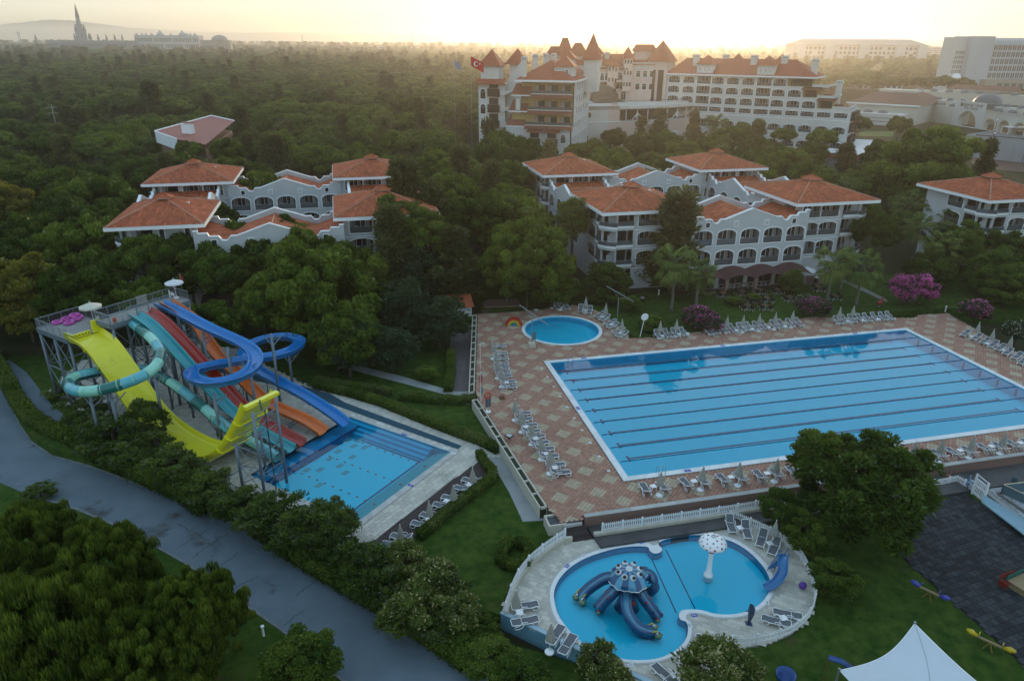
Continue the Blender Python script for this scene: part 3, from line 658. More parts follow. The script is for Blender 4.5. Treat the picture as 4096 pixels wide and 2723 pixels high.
def facade(b,X,outline,holes,depth=.35):
 """wall sheet in the frame X (x=s, y=outward is -y, z) with openings and their reveals"""
 X0=b.X;b.X=X0 @ X
 loops=[outline]+holes;flat=[p for l in loops for p in l]
 tri=tessellate_polygon([[Vector((p[0],p[1],0)) for p in l] for l in loops]);fs=[]
 for t in tri:
  A,B_,C_=[Vector(flat[i]) for i in t];fs.append(tuple(t) if (B_-A).cross(C_-A) > 0 else tuple(t)[::-1])
 b.add([(p[0],0,p[1]) for p in flat],fs)
 for l in holes:
  n=len(l);b.add([(p[0],0,p[1]) for p in l]+[(p[0],depth,p[1]) for p in l],[((i+1) % n,i,n+i,n+(i+1) % n) for i in range(n)])
 b.X=X0
_wc={}
def window_mesh(w_,h,rise,style):
 """frame trim, back glass, mullions and balcony rail of one opening; origin at the sill centre"""
 key=(w_,h,rise,style)
 if key in _wc: return _wc[key]
 b=MB();o=arch_out(w_,h,rise);n=len(o)
 tw=.14;oo=[]
 cx,cz=0,h/2
 oo=[(x*(1+2*tw/w_),z+(tw if z > h*.3 else -tw)) for x,z in o]
 b.mi=0
 vs=[(x,-.05,z) for x,z in o]+[(x,-.05,z) for x,z in oo]+[(x,.02,z) for x,z in oo]+[(x,.3,z) for x,z in o]
 b.add(vs,[(i,n+i,n+(i+1) % n,(i+1) % n) for i in range(n)]+[(n+i,2*n+i,2*n+(i+1) % n,n+(i+1) % n) for i in range(n)]+[(3*n+i,i,(i+1) % n,3*n+(i+1) % n) for i in range(n)])
 D=1.25 if 'balcony' in style else .3
 b.mi=1
 tri=tessellate_polygon([[Vector((p[0],p[1],0)) for p in o]])
 if D > 1:
  q=[(-w_/2,0),(w_/2,0),(w_/2,h),(-w_/2,h)]
  b.add([(x,D,z) for x,z in q],[(0,1,2,3)])
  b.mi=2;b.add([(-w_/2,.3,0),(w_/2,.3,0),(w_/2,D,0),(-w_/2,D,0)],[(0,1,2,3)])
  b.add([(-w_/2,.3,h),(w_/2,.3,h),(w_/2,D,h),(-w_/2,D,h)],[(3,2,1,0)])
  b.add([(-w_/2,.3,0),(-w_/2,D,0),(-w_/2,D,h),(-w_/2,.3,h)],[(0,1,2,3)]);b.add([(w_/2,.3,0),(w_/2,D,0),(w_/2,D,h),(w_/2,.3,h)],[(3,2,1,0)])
  b.mi=3
  for x0,x1 in ((-w_/2+.08,-w_/2+.6),(w_/2-.9,w_/2-.3)): b.box(x0,x1,D-.06,D-.02,.05,h-.15)
  b.mi=0
  for x in (-w_/4,w_/4-.1,0): b.box(x-.03,x+.03,D-.08,D-.01,0,h-.1)
  b.mi=4;b.box(-w_/2,w_/2,.04,.055,.12,.85);b.mi=5;b.box(-w_/2,w_/2,.02,.08,.88,.94)
  if style=='balcony':
   b.mi=6;b.cbox((-w_/5,.75,.35),.5,.5,.06);b.cbox((-w_/5,.98,.55),.5,.05,.45)
   for sx in (-.2,.2): b.cbox((-w_/5+sx,.55,.17),.04,.04,.34);b.cbox((-w_/5+sx,.95,.17),.04,.04,.34)
 else:
  b.add([(x,D,z) for x,z in o],[tuple(t) for t in tri])
  b.mi=0
  m_=max(1,round(w_/1.1))
  for k in range(1,m_): x=-w_/2+w_*k/m_;b.box(x-.03,x+.03,D-.05,D-.005,0,h-(rise*.6 if rise else 0))
  if h > 1.6: b.box(-w_/2,w_/2,D-.05,D-.006,h*.68,h*.68+.05)
  b.mi=3
  if 'curtain' in style: b.box(-w_/2+.05,-w_/6,D-.012,D-.004,.05,h*.7);b.box(w_/6,w_/2-.05,D-.012,D-.004,.05,h*.7)
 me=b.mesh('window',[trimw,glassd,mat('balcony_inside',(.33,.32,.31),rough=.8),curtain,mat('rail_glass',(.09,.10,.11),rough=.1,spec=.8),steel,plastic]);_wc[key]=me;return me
def put_window(parent,X,s,z,w_,h,rise,style='glass',name='window'):
 me=window_mesh(w_,h,rise,style)
 o=bpy.data.objects.new(name,me);COL.objects.link(o);o.parent=parent;o.matrix_local=X @ Matrix.Translation((s,0,z));return o
def tile_plane(b,P0,U,V,nu,nv,clipf=None):
 pass
_hc={}
def tiled_slope(w0,w1,run,rise,pitch=.36,row=.55):
 """one roof slope of pan tiles: eave width w0, ridge width w1, plan depth run; origin mid-eave, slope climbs +y"""
 key=(round(w0,2),round(w1,2),round(run,2),round(rise,2))
 if key in _hc: return _hc[key]
 L_=math.hypot(run,rise);nr=max(2,int(L_/row));nc=int(w0/pitch);prof=[0,.75,1,.75]
 V=[];F=[];T=[];cy,cz=run/L_,rise/L_
 for r_ in range(nr):
  l0,l1=r_*L_/nr,(r_+1)*L_/nr+.06
  for c in range(nc):
   xa=-w0/2+(c+.5)*w0/nc;hw=w0/2-(w0-w1)/2*(l0+l1)/2/L_
   if abs(xa) > hw: continue
   base=len(V);t=random.random();pw=w0/nc
   lift=(.05,.015)
   jit=random.uniform(-.008,.012)
   for l,lf in ((l0,lift[0]),(l1,lift[1])):
    for k in range(5):
     x=xa-pw/2+pw*k/4;z=(.055*math.sin(math.pi*k/4))+lf+jit
     V.append((x,l*cy-z*cz,l*cz+z*cy))
   for k in range(4): F.append((base+k,base+k+1,base+6+k,base+5+k));T.append(t)
 me=np_mesh('roof_tile',np.array(V),np.array(F),[roofm],T,smooth=True);_hc[key]=me;return me
def hip_roof(parent,cx,cy,z,w_,d,rise,ridge=0.0,ang=0.0,tiles=True,m=None,soffit=True,name='roof'):
 """hip roof centred on (cx,cy); ridge length along x"""
 e=empty(name,(cx,cy,z),ang,parent=parent) if False else None
 X=Matrix.Translation((cx,cy,z)) @ Matrix.Rotation(ang,4,'Z')
 b=MB();b.X=X;hw,hd=w_/2,d/2;rl=ridge/2
 v=[(-hw,-hd,0),(hw,-hd,0),(hw,hd,0),(-hw,hd,0),(-rl,0,rise),(rl,0,rise)]
 fs=[(0,1,5,4),(1,2,5),(2,3,4,5),(3,0,4)] if ridge > 0 else [(0,1,4),(1,2,4),(2,3,4),(3,0,4)]
 b.add(v,fs)
 b.mi=1;b.box(-hw+.15,hw-.15,-hd+.15,hd-.15,-.3,-.02)
 for x0,x1,y0,y1 in ((-hw-.1,hw+.1,-hd-.1,-hd+.12),(-hw-.1,hw+.1,hd-.12,hd+.1),(-hw-.1,-hw+.12,-hd+.12,hd-.12),(hw-.12,hw+.1,-hd+.12,hd-.12)): b.box(x0,x1,y0,y1,-.42,.04)
 r_=b.build(name,[m or roofm,trimw],parent)
 if tiles:
  for k,(w0,run,w1) in enumerate(((w_,hd,ridge),(d,hw-rl,0),(w_,hd,ridge),(d,hw-rl,0))):
   a=k*math.pi/2;off=hd if k % 2==0 else hw
   me=tiled_slope(w0,w1,run,rise)
   o=bpy.data.objects.new('roof_tile',me);COL.objects.link(o);o.parent=r_;o['kind']='stuff'
   o.matrix_local=X @ Matrix.Rotation(a,4,'Z') @ Matrix.Translation((0,-off,.01))
 k=MB();k.X=X
 for sx,sy in ((-1,-1),(1,-1),(1,1),(-1,1)): k.tint=random.random();k.tube([(sx*hw,sy*hd,.06),(sx*rl,0,rise+.08)],.13,6)
 if ridge > 0: k.tube([(-rl,0,rise+.08),(rl,0,rise+.08)],.13,6)
 k.build('ridge_cap',ridgem if tiles else (m or roofm),r_)
 return r_
def cupola(parent,cx,cy,z):
 b=MB();b.X=Matrix.Translation((cx,cy,z));b.box(-.8,.8,-.8,.8,-.5,.42);b.box(-1.0,1.0,-1.0,1.0,.30,.40);b.mi=1
 b.add([(-1.25,-1.25,.45),(1.25,-1.25,.45),(1.25,1.25,.45),(-1.25,1.25,.45),(0,0,1.05)],[(0,1,4),(1,2,4),(2,3,4),(3,0,4),(3,2,1,0)])
 for sx,sy in ((-1,-1),(1,-1),(1,1),(-1,1)): b.tube([(sx*1.25,sy*1.25,.47),(0,0,1.1)],.08,5)
 b.build('cupola',[wallv,roofm],parent)
def parapet_profile(x0,x1,zb,steps=True):
 """curvy gable parapet between x0 and x1, base height zb: list (x,z)"""
 L_=x1-x0;out=[]
 def S(t,z): out.append((x0+t*L_,zb+z))
 S(0,1.1);S(.03,1.1);S(.03,.75);S(.09,.75);S(.10,.3);S(.16,.3)
 for k in range(5): a=math.pi*k/4;out.append((x0+(.20-.03*math.cos(a))*L_,zb+.0-.35*math.sin(a)))
 S(.24,.25);S(.28,.25);S(.50,1.75);S(.72,.25);S(.76,.25)
 for k in range(5): a=math.pi*k/4;out.append((x0+(.80-.03*math.cos(a))*L_,zb+.0-.35*math.sin(a)))
 S(.84,.3);S(.90,.3);S(.91,.75);S(.97,.75);S(.97,1.1);S(1,1.1)
 return out
def parapet_wall(parent,X,x0,x1,z0,zb,holes=[],th=.3,name='gable_wall',trim=True):
 pr=parapet_profile(x0,x1,zb);b=MB()
 outline=[(x0,z0),(x1,z0)]+pr[::-1]
 facade(b,X,outline,holes,depth=.3)
 X0=b.X;b.X=X  # back face and thickness of the top
 b.add([(p[0],0,p[1]) for p in pr]+[(p[0],th,p[1]) for p in pr],[(i,i+1,len(pr)+i+1,len(pr)+i) for i in range(len(pr)-1)])
 b.add([(p[0],th,p[1]) for p in pr]+[(p[0],th,zb-1.5) for p in pr],[(i,i+1,len(pr)+i+1,len(pr)+i) for i in range(len(pr)-1)])
 o=b.build(name,wallv,parent)
 k=MB();k.X=X;n=len(pr)
 sec=[(-.07,-.02),(th+.07,-.02),(th+.07,.14),(-.07,.14)]
 vs=[]
 for i,(x,z) in enumerate(pr):
  a=Vector(pr[max(i-1,0)]);c=Vector(pr[min(i+1,n-1)]);t=(c-a).normalized() if (c-a).length > 0 else Vector((1,0));nn=Vector((-t.y,t.x))
  for y,h in sec: vs.append((x+nn.x*h,y,z+nn.y*h))
 k.add(vs,[(4*i+j,4*i+(j+1) % 4,4*(i+1)+(j+1) % 4,4*(i+1)+j) for i in range(n-1) for j in range(4)]+[(3,2,1,0),(4*n-4,4*n-3,4*n-2,4*n-1)])
 k.build('parapet_trim',trimw,o)
 return o
EZ=12.45     # eave height of the villas
FL=[3.75,6.8,9.75]
def villa_tower(root,x0,y0,w_=15.0,d=15.8,corner=True,side=-1):
 """x0,y0: near left corner of the eave; walls stand 1.3 m inside"""
 i_=1.3;xa,xb,ya,yb=x0+i_,x0+w_-i_,y0+i_,y0+d-i_
 t=empty('villa_block',(0,0,0),0,parent=root)
 b=MB();ch=4.2                                   # front corners hold the balconies
 XF=Matrix.Translation((0,ya,0));XL=Matrix.Translation((xa,0,0)) @ Matrix.Rotation(-math.pi/2,4,'Z')
 XR=Matrix.Translation((xb,0,0)) @ Matrix.Rotation(math.pi/2,4,'Z')
 holes=[arch_out(3.4,2.1,.5,x0=xa+ch+2.6,z0=z+.15) for z in FL]+[arch_out(3.4,2.1,.5,x0=xb-2.4,z0=z+.15) for z in FL]
 cs=side                                             # which front corner is cut away
 fx0,fx1=(xa+ch,xb) if cs < 0 else (xa,xb-ch)
 hs=[(fx0+2.4 if cs < 0 else fx1-2.4),(fx1-2.4 if cs < 0 else fx0+2.4)]
 facade(b,XF,[(fx0,0),(fx1,0),(fx1,EZ),(fx0,EZ)],[arch_out(3.2,2.1,.5,x0=h,z0=z+.15) for z in FL for h in hs])
 LY0,LY1=(ya+ch if cs < 0 else ya),yb
 facade(b,XL,[(-LY1,0),(-LY0,0),(-LY0,EZ),(-LY1,EZ)],[arch_out(3.2,2.1,.5,x0=-h,z0=z+.15) for z in FL for h in (LY0+2.4,)])
 RY0=ya+ch if cs > 0 else ya
 facade(b,XR,[(RY0,0),(yb,0),(yb,EZ),(RY0,EZ)],[arch_out(3.2,2.1,.5,x0=h,z0=z+.15) for z in FL for h in (RY0+2.4,)])
 b.add([(xa,yb,0),(xb,yb,0),(xb,yb,EZ),(xa,yb,EZ)],[(1,0,3,2)])
 wob=b.build('wall',wallv,t)
 for z in FL:
  for h in hs: put_window(wob,XF,h,z+.15,3.2,2.1,.5,'balcony')
  put_window(wob,XL,-(LY0+2.4),z+.15,3.2,2.1,.5,'balcony');put_window(wob,XR,RY0+2.4,z+.15,3.2,2.1,.5,'balcony')
 # corner balconies: back walls set in, rounded partition, slab, parapet and rail
 cx,cy=(xa,ya) if cs < 0 else (xb,ya)
 sgn=1 if cs < 0 else -1
 q=MB();q.X=Matrix.Translation((cx,cy,0)) @ Matrix.Scale(sgn,4,(1,0,0))
 q.prism([(1.9,ch),(1.9,1.9),(ch,1.9),(ch,ch)],0,EZ)
 q.build('balcony_back_wall',wallv,t)
 for z in FL:
  q=MB();q.X=Matrix.Translation((cx,cy,0)) @ Matrix.Scale(sgn,4,(1,0,0))
  pl=[(-.25,ch),(-.25,1.6),(-.9,1.1),(.0,-.15),(1.2,-.9),(1.6,-.25),(ch,-.25),(ch,2),(2,2),(2,ch)]
  q.prism(pl,z-.35,z);sl=q.build('balcony_slab',wallv,t)
  q=MB();q.X=Matrix.Translation((cx,cy,0)) @ Matrix.Scale(sgn,4,(1,0,0))
  q.sweep([(*p,z+.14) for p in pl[:7]],[(-.1,-.14),(.1,-.14),(.1,.2),(-.1,.2)],True);q.build('parapet',trimw,sl)
  q=MB();q.X=Matrix.Translation((cx,cy,0)) @ Matrix.Scale(sgn,4,(1,0,0))
  q.tube([(*p,z+.98) for p in pl[:7]],.03,5)
  for p in pl[:7]: q.tube([(*p,z),(*p,z+.98)],.02,4)
  q.build('handrail',steel,sl)
  q=MB();q.X=Matrix.Translation((cx,cy,0)) @ Matrix.Scale(sgn,4,(1,0,0))
  q.sweep([(*p,z+.6) for p in pl[:7]],[(0,-.3),(0,.3)]);q.build('glass_panel',mat('rail_glass',(.09,.1,.11)),sl)
  q=MB();q.X=Matrix.Translation((cx,cy,0)) @ Matrix.Scale(sgn,4,(1,0,0))
  for k in range(6):      # rounded partition rising to the wall
   a=math.pi/2*k/6;a2=math.pi/2*(k+1)/6
   q.box(.6+1.3*math.sin(a),.6+1.3*math.sin(a2),1.2,1.32,z,z+2.6-1.3*(1-math.sin(a2))*1.0)
  q.build('partition',wallv,sl)
  for dx,dy,X_ in ((1.88,3.0,1),(3.0,1.88,0)):
   q=MB();q.X=Matrix.Translation((cx,cy,0)) @ Matrix.Scale(sgn,4,(1,0,0))
   if X_: q.box(1.82,1.89,2.2,3.9,z+.05,z+2.3)
   else: q.box(2.2,3.9,1.82,1.89,z+.05,z+2.3)
   q.build('balcony_door',glassd,sl)
  q=MB();q.X=Matrix.Translation((cx,cy,0)) @ Matrix.Scale(sgn,4,(1,0,0));q.box(-.3,.0,1.3,1.6,z,z+2.7);q.box(1.3,1.6,-.3,.0,z,z+2.7);q.build('post',wallv,sl)
 for z in (3.35,6.4,9.4):
  q=MB();q.box(fx0,fx1,ya-.05,ya,z-.08,z+.04);q.build('string_course',trimw,t)
 rf=hip_roof(t,x0+w_/2,y0+d/2,EZ,w_,d,2.35,0)
 cupola(t,x0+w_/2,y0+d/2,EZ+1.95)
 q=MB();q.X=Matrix.Translation((x0+w_*.72,y0+d*.55,EZ+1.2)) @ Matrix.Rotation(-.29,4,'Y' if True else 'X') ;q.box(-.4,.4,-.5,.5,-.1,.14);q.build('skylight',mat('skylight',(.5,.55,.58),rough=.2),t)
 return t
def villa_link(root,x0,x1,yf,yb,arches=True,canopy=True,ridges=True,nwin=5):
 """wing between two blocks with curvy gabled front and back walls and a pair of tiled roofs"""
 t=empty('villa_wing',(0,0,0),0,parent=root);zb=10.3
 XF=Matrix.Translation((0,yf,0));XB=Matrix.Translation((x0+x1,yb,0)) @ Matrix.Rotation(math.pi,4,'Z')
 L_=x1-x0;n=nwin;pw=L_/n;hs=[]
 for z in (3.75,6.95):
  for i in range(n): hs.append((x0+pw*(i+.5),z+.1,pw*.80,2.35,.75))
 holes=[arch_out(a[2],a[3],a[4],x0=a[0],z0=a[1]) for a in hs]
 sm=[(x0+pw*(i+.5),9.75,.62,.75) for i in range(n) if i != n//2] if False else [(x0+L_*q,9.9,.6,.7) for q in (.13,.37,.63,.87)]
 o=parapet_wall(t,XF,x0,x1,0,zb+.4,holes)
 for a in hs: put_window(o,XF,a[0],a[1],a[2],a[3],a[4],'balcony')
 for i,a in enumerate(sm):
  k=MB();k.X=XF;k.box(a[0]-a[2]/2-.1,a[0]+a[2]/2+.1,-.06,-.001,a[1]-.1,a[1]+a[3]+.1);k.mi=1;k.box(a[0]-a[2]/2,a[0]+a[2]/2,-.075,-.061,a[1],a[1]+a[3]);k.build('vent_window',[trimw,glassd if i in (0,3) else wallv],o)
 o2=parapet_wall(t,XB,x0,x1,0,zb+.4)
 q=MB();q.box(x0+.05,x1-.05,yf+1.6,yb-.35,0,zb-1.2);q.build('inner_wall',wallv,t)
 # gabled roof: main ridge along y in the middle, half slopes at both sides falling to two valleys
 for sx in (-1,1):
  xc=(x0+x1)/2;xv=xc+sx*L_*.30;xe=x0 if sx < 0 else x1;dep=yb-yf-.7;ym=(yf+yb)/2
  for (xa_,za_,xb_,zb_) in ((xv,zb-.55,xc,zb+1.35),(xv,zb-.55,xe,zb+.75)):
   run=abs(xb_-xa_);rise=zb_-za_;me=tiled_slope(dep,dep,run,rise)
   o=bpy.data.objects.new('roof_tile',me);COL.objects.link(o);o.parent=t;o['kind']='stuff'
   ang=-math.pi/2 if xb_ > xa_ else math.pi/2
   o.matrix_local=Matrix.Translation((xa_,ym,za_)) @ Matrix.Rotation(ang,4,'Z')
   q=MB();y0_,y1_=yf+.3,yb-.3
   q.add([(xa_,y0_,za_-.05),(xb_,y0_,zb_-.05),(xb_,y1_,zb_-.05),(xa_,y1_,za_-.05)],[(0,1,2,3)]);q.build('roof_deck',roofm,t)
 q=MB();q.tube([((x0+x1)/2,yf+.3,zb+1.42),((x0+x1)/2,yb-.3,zb+1.42)],.13,6);q.build('ridge_cap',ridgem,t)
 if canopy:
  nC=4;cw=L_/nC
  for i in range(nC):
   q=MB();m_=10;vs=[]
   for k in range(m_+1):
    s_=i*cw+cw*k/m_;hgt=2.55+.62*math.sin(math.pi*k/m_)
    vs+=[(x0+s_,yf-.02,hgt+.45),(x0+s_,yf-3.1,hgt-.1),(x0+s_,yf-.02,hgt+.37),(x0+s_,yf-3.1,hgt-.18)]
   q.add(vs,[(4*k,4*k+1,4*k+5,4*k+4) for k in range(m_)]+[(4*k+6,4*k+7,4*k+3,4*k+2) for k in range(m_)]+[(4*k+1,4*k+3,4*k+7,4*k+5) for k in range(m_)])
   q.build('canopy',canopm,t)
   q=MB();q.box(x0+(i+.02)*cw,x0+(i+.02)*cw+.5,yf-3.0,yf-2.5,0,2.5);q.build('canopy_pillar',brownw,t)
   q=MB();q.box(x0+(i+.12)*cw,x0+(i+.97)*cw,yf-.05,yf-.01,.15,2.75);q.mi=1;q.box(x0+(i+.4)*cw,x0+(i+.42)*cw,yf-.1,yf-.055,.15,2.75);q.box(x0+(i+.68)*cw,x0+(i+.7)*cw,yf-.1,yf-.055,.15,2.75);q.build('added_dark_glass',[glassd,brownw],t)  # dark glass front added to darken the pale wall under the canopies
 return t
def side_link(root,x0,x1,y0,y1,side):
 """wing joining front and back blocks, ridge along x, curvy walls facing left and right"""
 t=empty('villa_wing',(0,0,0),0,parent=root);zb=10.0
 XL=Matrix.Translation((x0,0,0)) @ Matrix.Rotation(-math.pi/2,4,'Z');XR=Matrix.Translation((x1,0,0)) @ Matrix.Rotation(math.pi/2,4,'Z')
 hs=[(y0+(y1-y0)*(i+.5)/4,z) for i in range(4) for z in (3.8,7.0)]
 o=parapet_wall(t,XL,-y1,-y0,0,zb+.4,[arch_out(2.8,2.2,.9,x0=-h,z0=z) for h,z in hs])
 for h,z in hs: put_window(o,XL,-h,z,2.8,2.2,.9,'balcony')
 o=parapet_wall(t,XR,y0,y1,0,zb+.4,[arch_out(2.8,2.2,.9,x0=h,z0=z) for h,z in hs])
 for h,z in hs: put_window(o,XR,h,z,2.8,2.2,.9,'balcony')
 q=MB();q.box(x0+1.6,x1-1.6,y0,y1,0,zb-1);q.build('inner_wall',wallv,t)
 L_=y1-y0;dep=x1-x0-.7;xm=(x0+x1)/2;yc=(y0+y1)/2
 for sy in (-1,1):
  yv=yc+sy*L_*.30;ye=y0 if sy < 0 else y1
  for (ya_,za_,yb_,zb_) in ((yv,zb-.55,yc,zb+1.35),(yv,zb-.55,ye,zb+.75)):
   run=abs(yb_-ya_);me=tiled_slope(dep,dep,run,zb_-za_)
   o=bpy.data.objects.new('roof_tile',me);COL.objects.link(o);o.parent=t;o['kind']='stuff'
   o.matrix_local=Matrix.Translation((xm,ya_,za_)) @ Matrix.Rotation(0 if yb_ > ya_ else math.pi,4,'Z')
   q=MB();q.add([(x0+.3,ya_,za_-.05),(x1-.3,ya_,za_-.05),(x1-.3,yb_,zb_-.05),(x0+.3,yb_,zb_-.05)],[(0,1,2,3)]);q.build('roof_deck',roofm,t)
 q=MB();q.tube([(x0+.3,yc,zb+1.42),(x1-.3,yc,zb+1.42)],.13,6);q.build('ridge_cap',ridgem,t)
def villa_complex(X0,Y0,label,dx=32.2,dy=32.8,cut=0.0):
 root=empty('villa_complex',(0,0,0),0,label,'building','white resort villas with clay tiled hip roofs')
 for ix in (0,1):
  for iy in (0,1): villa_tower(root,X0+ix*dx+(cut if ix+iy==0 else 0),Y0+iy*dy,w_=15.0-(cut if ix+iy==0 else 0),side=-1 if ix==0 else 1)
 xl,xr=X0+13.7,X0+dx+1.3
 villa_link(root,xl,xr,Y0-1.6,Y0+9,canopy=True)
 villa_link(root,xl,xr,Y0+dy+1.0,Y0+dy+11,canopy=False)
 side_link(root,X0+1.5,X0+12.5,Y0+14.5,Y0+dy+1.3,-1);side_link(root,X0+dx+2.5,X0+dx+13.5,Y0+14.5,Y0+dy+1.3,1)
 return root
villa_complex(14.4,48.1,'white villa block with scalloped gables behind the garden terrace, right of the round pool')
villa_complex(-56.3,52.6,'white villa block sunk among pines behind the water slides',cut=2.6)
root3=empty('villa_complex',(0,0,0),0,'red roofed villa partly cut off by the right edge of the picture','building','white resort villas with clay tiled hip roofs')
vx=W(K4,1775,1015,EZ);vy=W(K4,2160,1110,EZ)
villa_tower(root3,vy.x-.5,vy.y,side=-1);villa_link(root3,vy.x+12,vy.x+30,vy.y-2,vy.y+8,canopy=False)
# terrace in front
b=MB();b.prism(WL(K5,[(1150,925),(1870,872),(2060,868),(2060,790),(930,790),(930,860),(1130,880)]),-.4,0.03);b.build('restaurant_terrace',mat('terrace_brick',(.14,.075,.06),(.11,.06,.05),rough=.85,ns=1),kind='structure')
b=MB();b.prism(WL(K7,[(750,30),(850,70),(1010,150),(1020,165),(990,160),(830,85),(740,40)]),-.4,0.0);b.build('flagstone_path',mat('flagstone',(.26,.25,.22),(.15,.15,.13),rough=.9,ns=3,mixamt=1),kind='structure')
b=MB();b.prism([(-4.2,43.6),(8,45.6),(30,43.3),(62,43.3),(62,33.2),(130,33.2),(130,70),(70,47),(14,47),(8,60),(-6,60)],-.5,-.03);b.build('garden_lawn',grassm,kind='structure')
b=MB();b.prism([(-12,44),(60,43.9),(80,26),(60,32),(38,31),(14,29),(10,40),(-6,41.5)],-2.8,-.06);b.build('garden_edge',grassm,kind='structure')
# ---------------------------------------------------------------- the big hotel
hwall=mat('hotel_wall',(.62,.59,.55),(.55,.52,.49),rough=.8,ns=.3)
hpink=mat('hotel_stone_wall',(.68,.50,.42),(.6,.44,.38),rough=.8,ns=.4)
hochre=mat('ochre_wall',(.45,.33,.14),(.4,.29,.12),rough=.8)
hroof=mat('hotel_roof',(.33,.085,.045),(.25,.065,.035),rough=.75,ns=1,tint=.2)
hred=mat('red_terrace_tile',(.22,.075,.05),(.17,.06,.04),rough=.8,ns=1)
hbrown=mat('brown_timber',(.045,.028,.022),rough=.7)
def frame(P,hd,z=0.0):
 """frame with x along heading hd (degrees clockwise from +Y), y into the building"""
 h=R(hd);d=Vector((math.sin(h),math.cos(h),0));n=Vector((-d.y,d.x,0))
 X=Matrix.Identity(4)
 for i in range(3): X[i][0]=d[i];X[i][1]=n[i];X[i][2]=(0,0,1)[i];X[i][3]=(P[0],P[1],z)[i]
 return X
hotel=empty('hotel',(0,0,0),0,'large cream hotel with dark red roofs and pointed turrets behind the villas','hotel')
def lbox(b,x0,x1,y0,y1,z0,z1): b.box(x0,x1,y0,y1,z0,z1)
def pyramid(parent,X,x0,x1,y0,y1,z,h,m=None,over=.5,name='turret_roof',flat=0.0):
 b=MB();b.X=X;cx,cy=(x0+x1)/2,(y0+y1)/2;a,c=(x1-x0)/2+over,(y1-y0)/2+over
 if flat: b.add([(cx-a,cy-c,z),(cx+a,cy-c,z),(cx+a,cy+c,z),(cx-a,cy+c,z)]+[(cx-a*flat,cy-c*flat*.3,z+h),(cx+a*flat,cy-c*flat*.3,z+h),(cx+a*flat,cy+c*flat*.3,z+h),(cx-a*flat,cy+c*flat*.3,z+h)],[(0,1,5,4),(1,2,6,5),(2,3,7,6),(3,0,4,7),(4,5,6,7)])
 else: b.add([(cx-a,cy-c,z),(cx+a,cy-c,z),(cx+a,cy+c,z),(cx-a,cy+c,z),(cx,cy,z+h)],[(0,1,4),(1,2,4),(2,3,4),(3,0,4),(3,2,1,0)])
 return b.build(name,m or hroof,parent)
def chimney(parent,X,x,y,z0,z1,w_=1.3):
 b=MB();b.X=X;b.box(x-w_/2,x+w_/2,y-w_*.35,y+w_*.35,z0,z1-.9);b.box(x-w_*.62,x+w_*.62,y-w_*.45,y+w_*.45,z1-.9,z1-.2);b.box(x-w_*.5,x+w_*.5,y-w_*.35,y+w_*.35,z1-.2,z1)
 b.mi=1
 for k in (-.3,0,.3): b.box(x+k*w_-.09,x+k*w_+.09,y-w_*.45-.02,y-w_*.45+.02,z1-.8,z1-.4)
 b.build('chimney',[hwall,glassd],parent)
def hwin(parent,X,s,z,w_,h,rise,style='glass'): put_window(parent,X,s,z,w_,h,rise,style)
# --- long wing on the right, stepping down at its end
PRW=(134.6,153.6);XW=frame(PRW,135)
wing=empty('hotel_wing',(0,0,0),0,parent=hotel)
cols=[(-2.75,'FED'),(-7.8,'FEDc'),(-12.85,'FEDCb'),(-17.65,'FEDCBa'),(-22.7,'FEDCBA'),(-27.6,'fedcba'),(-32.8,'FEDCBA'),(-37.9,'FEDCBA'),(-43.0,'FEDCBA'),(-47.8,'fedcba'),(-53.1,'FEDCBA'),(-58.3,'FEDCBA')]
rows={'A': (23.05,2.15,.5),'B': (19.85,2.15,.5),'C': (16.6,2.15,.5),'D': (14.1,1.5,0),'E': (9.2,2.15,.6),'F': (4.4,2.15,.6)}
holes=[];wl=[]
for s_,rr in cols:
 for r_ in rr:
  z,h,rise=rows[r_.upper()]
  if r_.isupper(): holes.append(arch_out(4.05,h,rise,6,s_,z));wl.append((s_,z,4.05,h,rise,'balconyr'))
  elif s_ < -20: holes.append(arch_out(4.7,2.5 if r_ != 'd' else 1.6,0,6,s_,z-.1));wl.append((s_,z-.1,4.7,2.5 if r_ != 'd' else 1.6,0,'balconyr'))
outline=[(-61,0),(0,0),(0,16.6),(-5.4,16.6),(-5.4,17.2),(-5.4,16.6)]
outline=[(-61,0),(0,0),(0,16.7),(-5.3,16.7),(-5.3,16.75),(-10.3,16.75),(-10.3,19.9),(-15.3,19.9),(-15.3,23.1),(-20.4,23.1),(-20.4,26.0),(-61,26.0)]
b=MB();facade(b,XW,outline,holes,.3);wob=b.build('wall',hwall,wing)
for a in wl: hwin(wob,XW,*a)
b=MB();b.X=XW
b.box(-61,-.02,1.4,15,0,16.6);b.box(-61,-10.3,1.4,15,16.6,19.8);b.box(-61,-15.3,1.4,15,19.8,23.0);b.box(-61,-20.4,1.4,15,23.0,26)
b.box(-.35,0,.01,1.4,0,16.6);b.build('core_wall',hwall,wing)
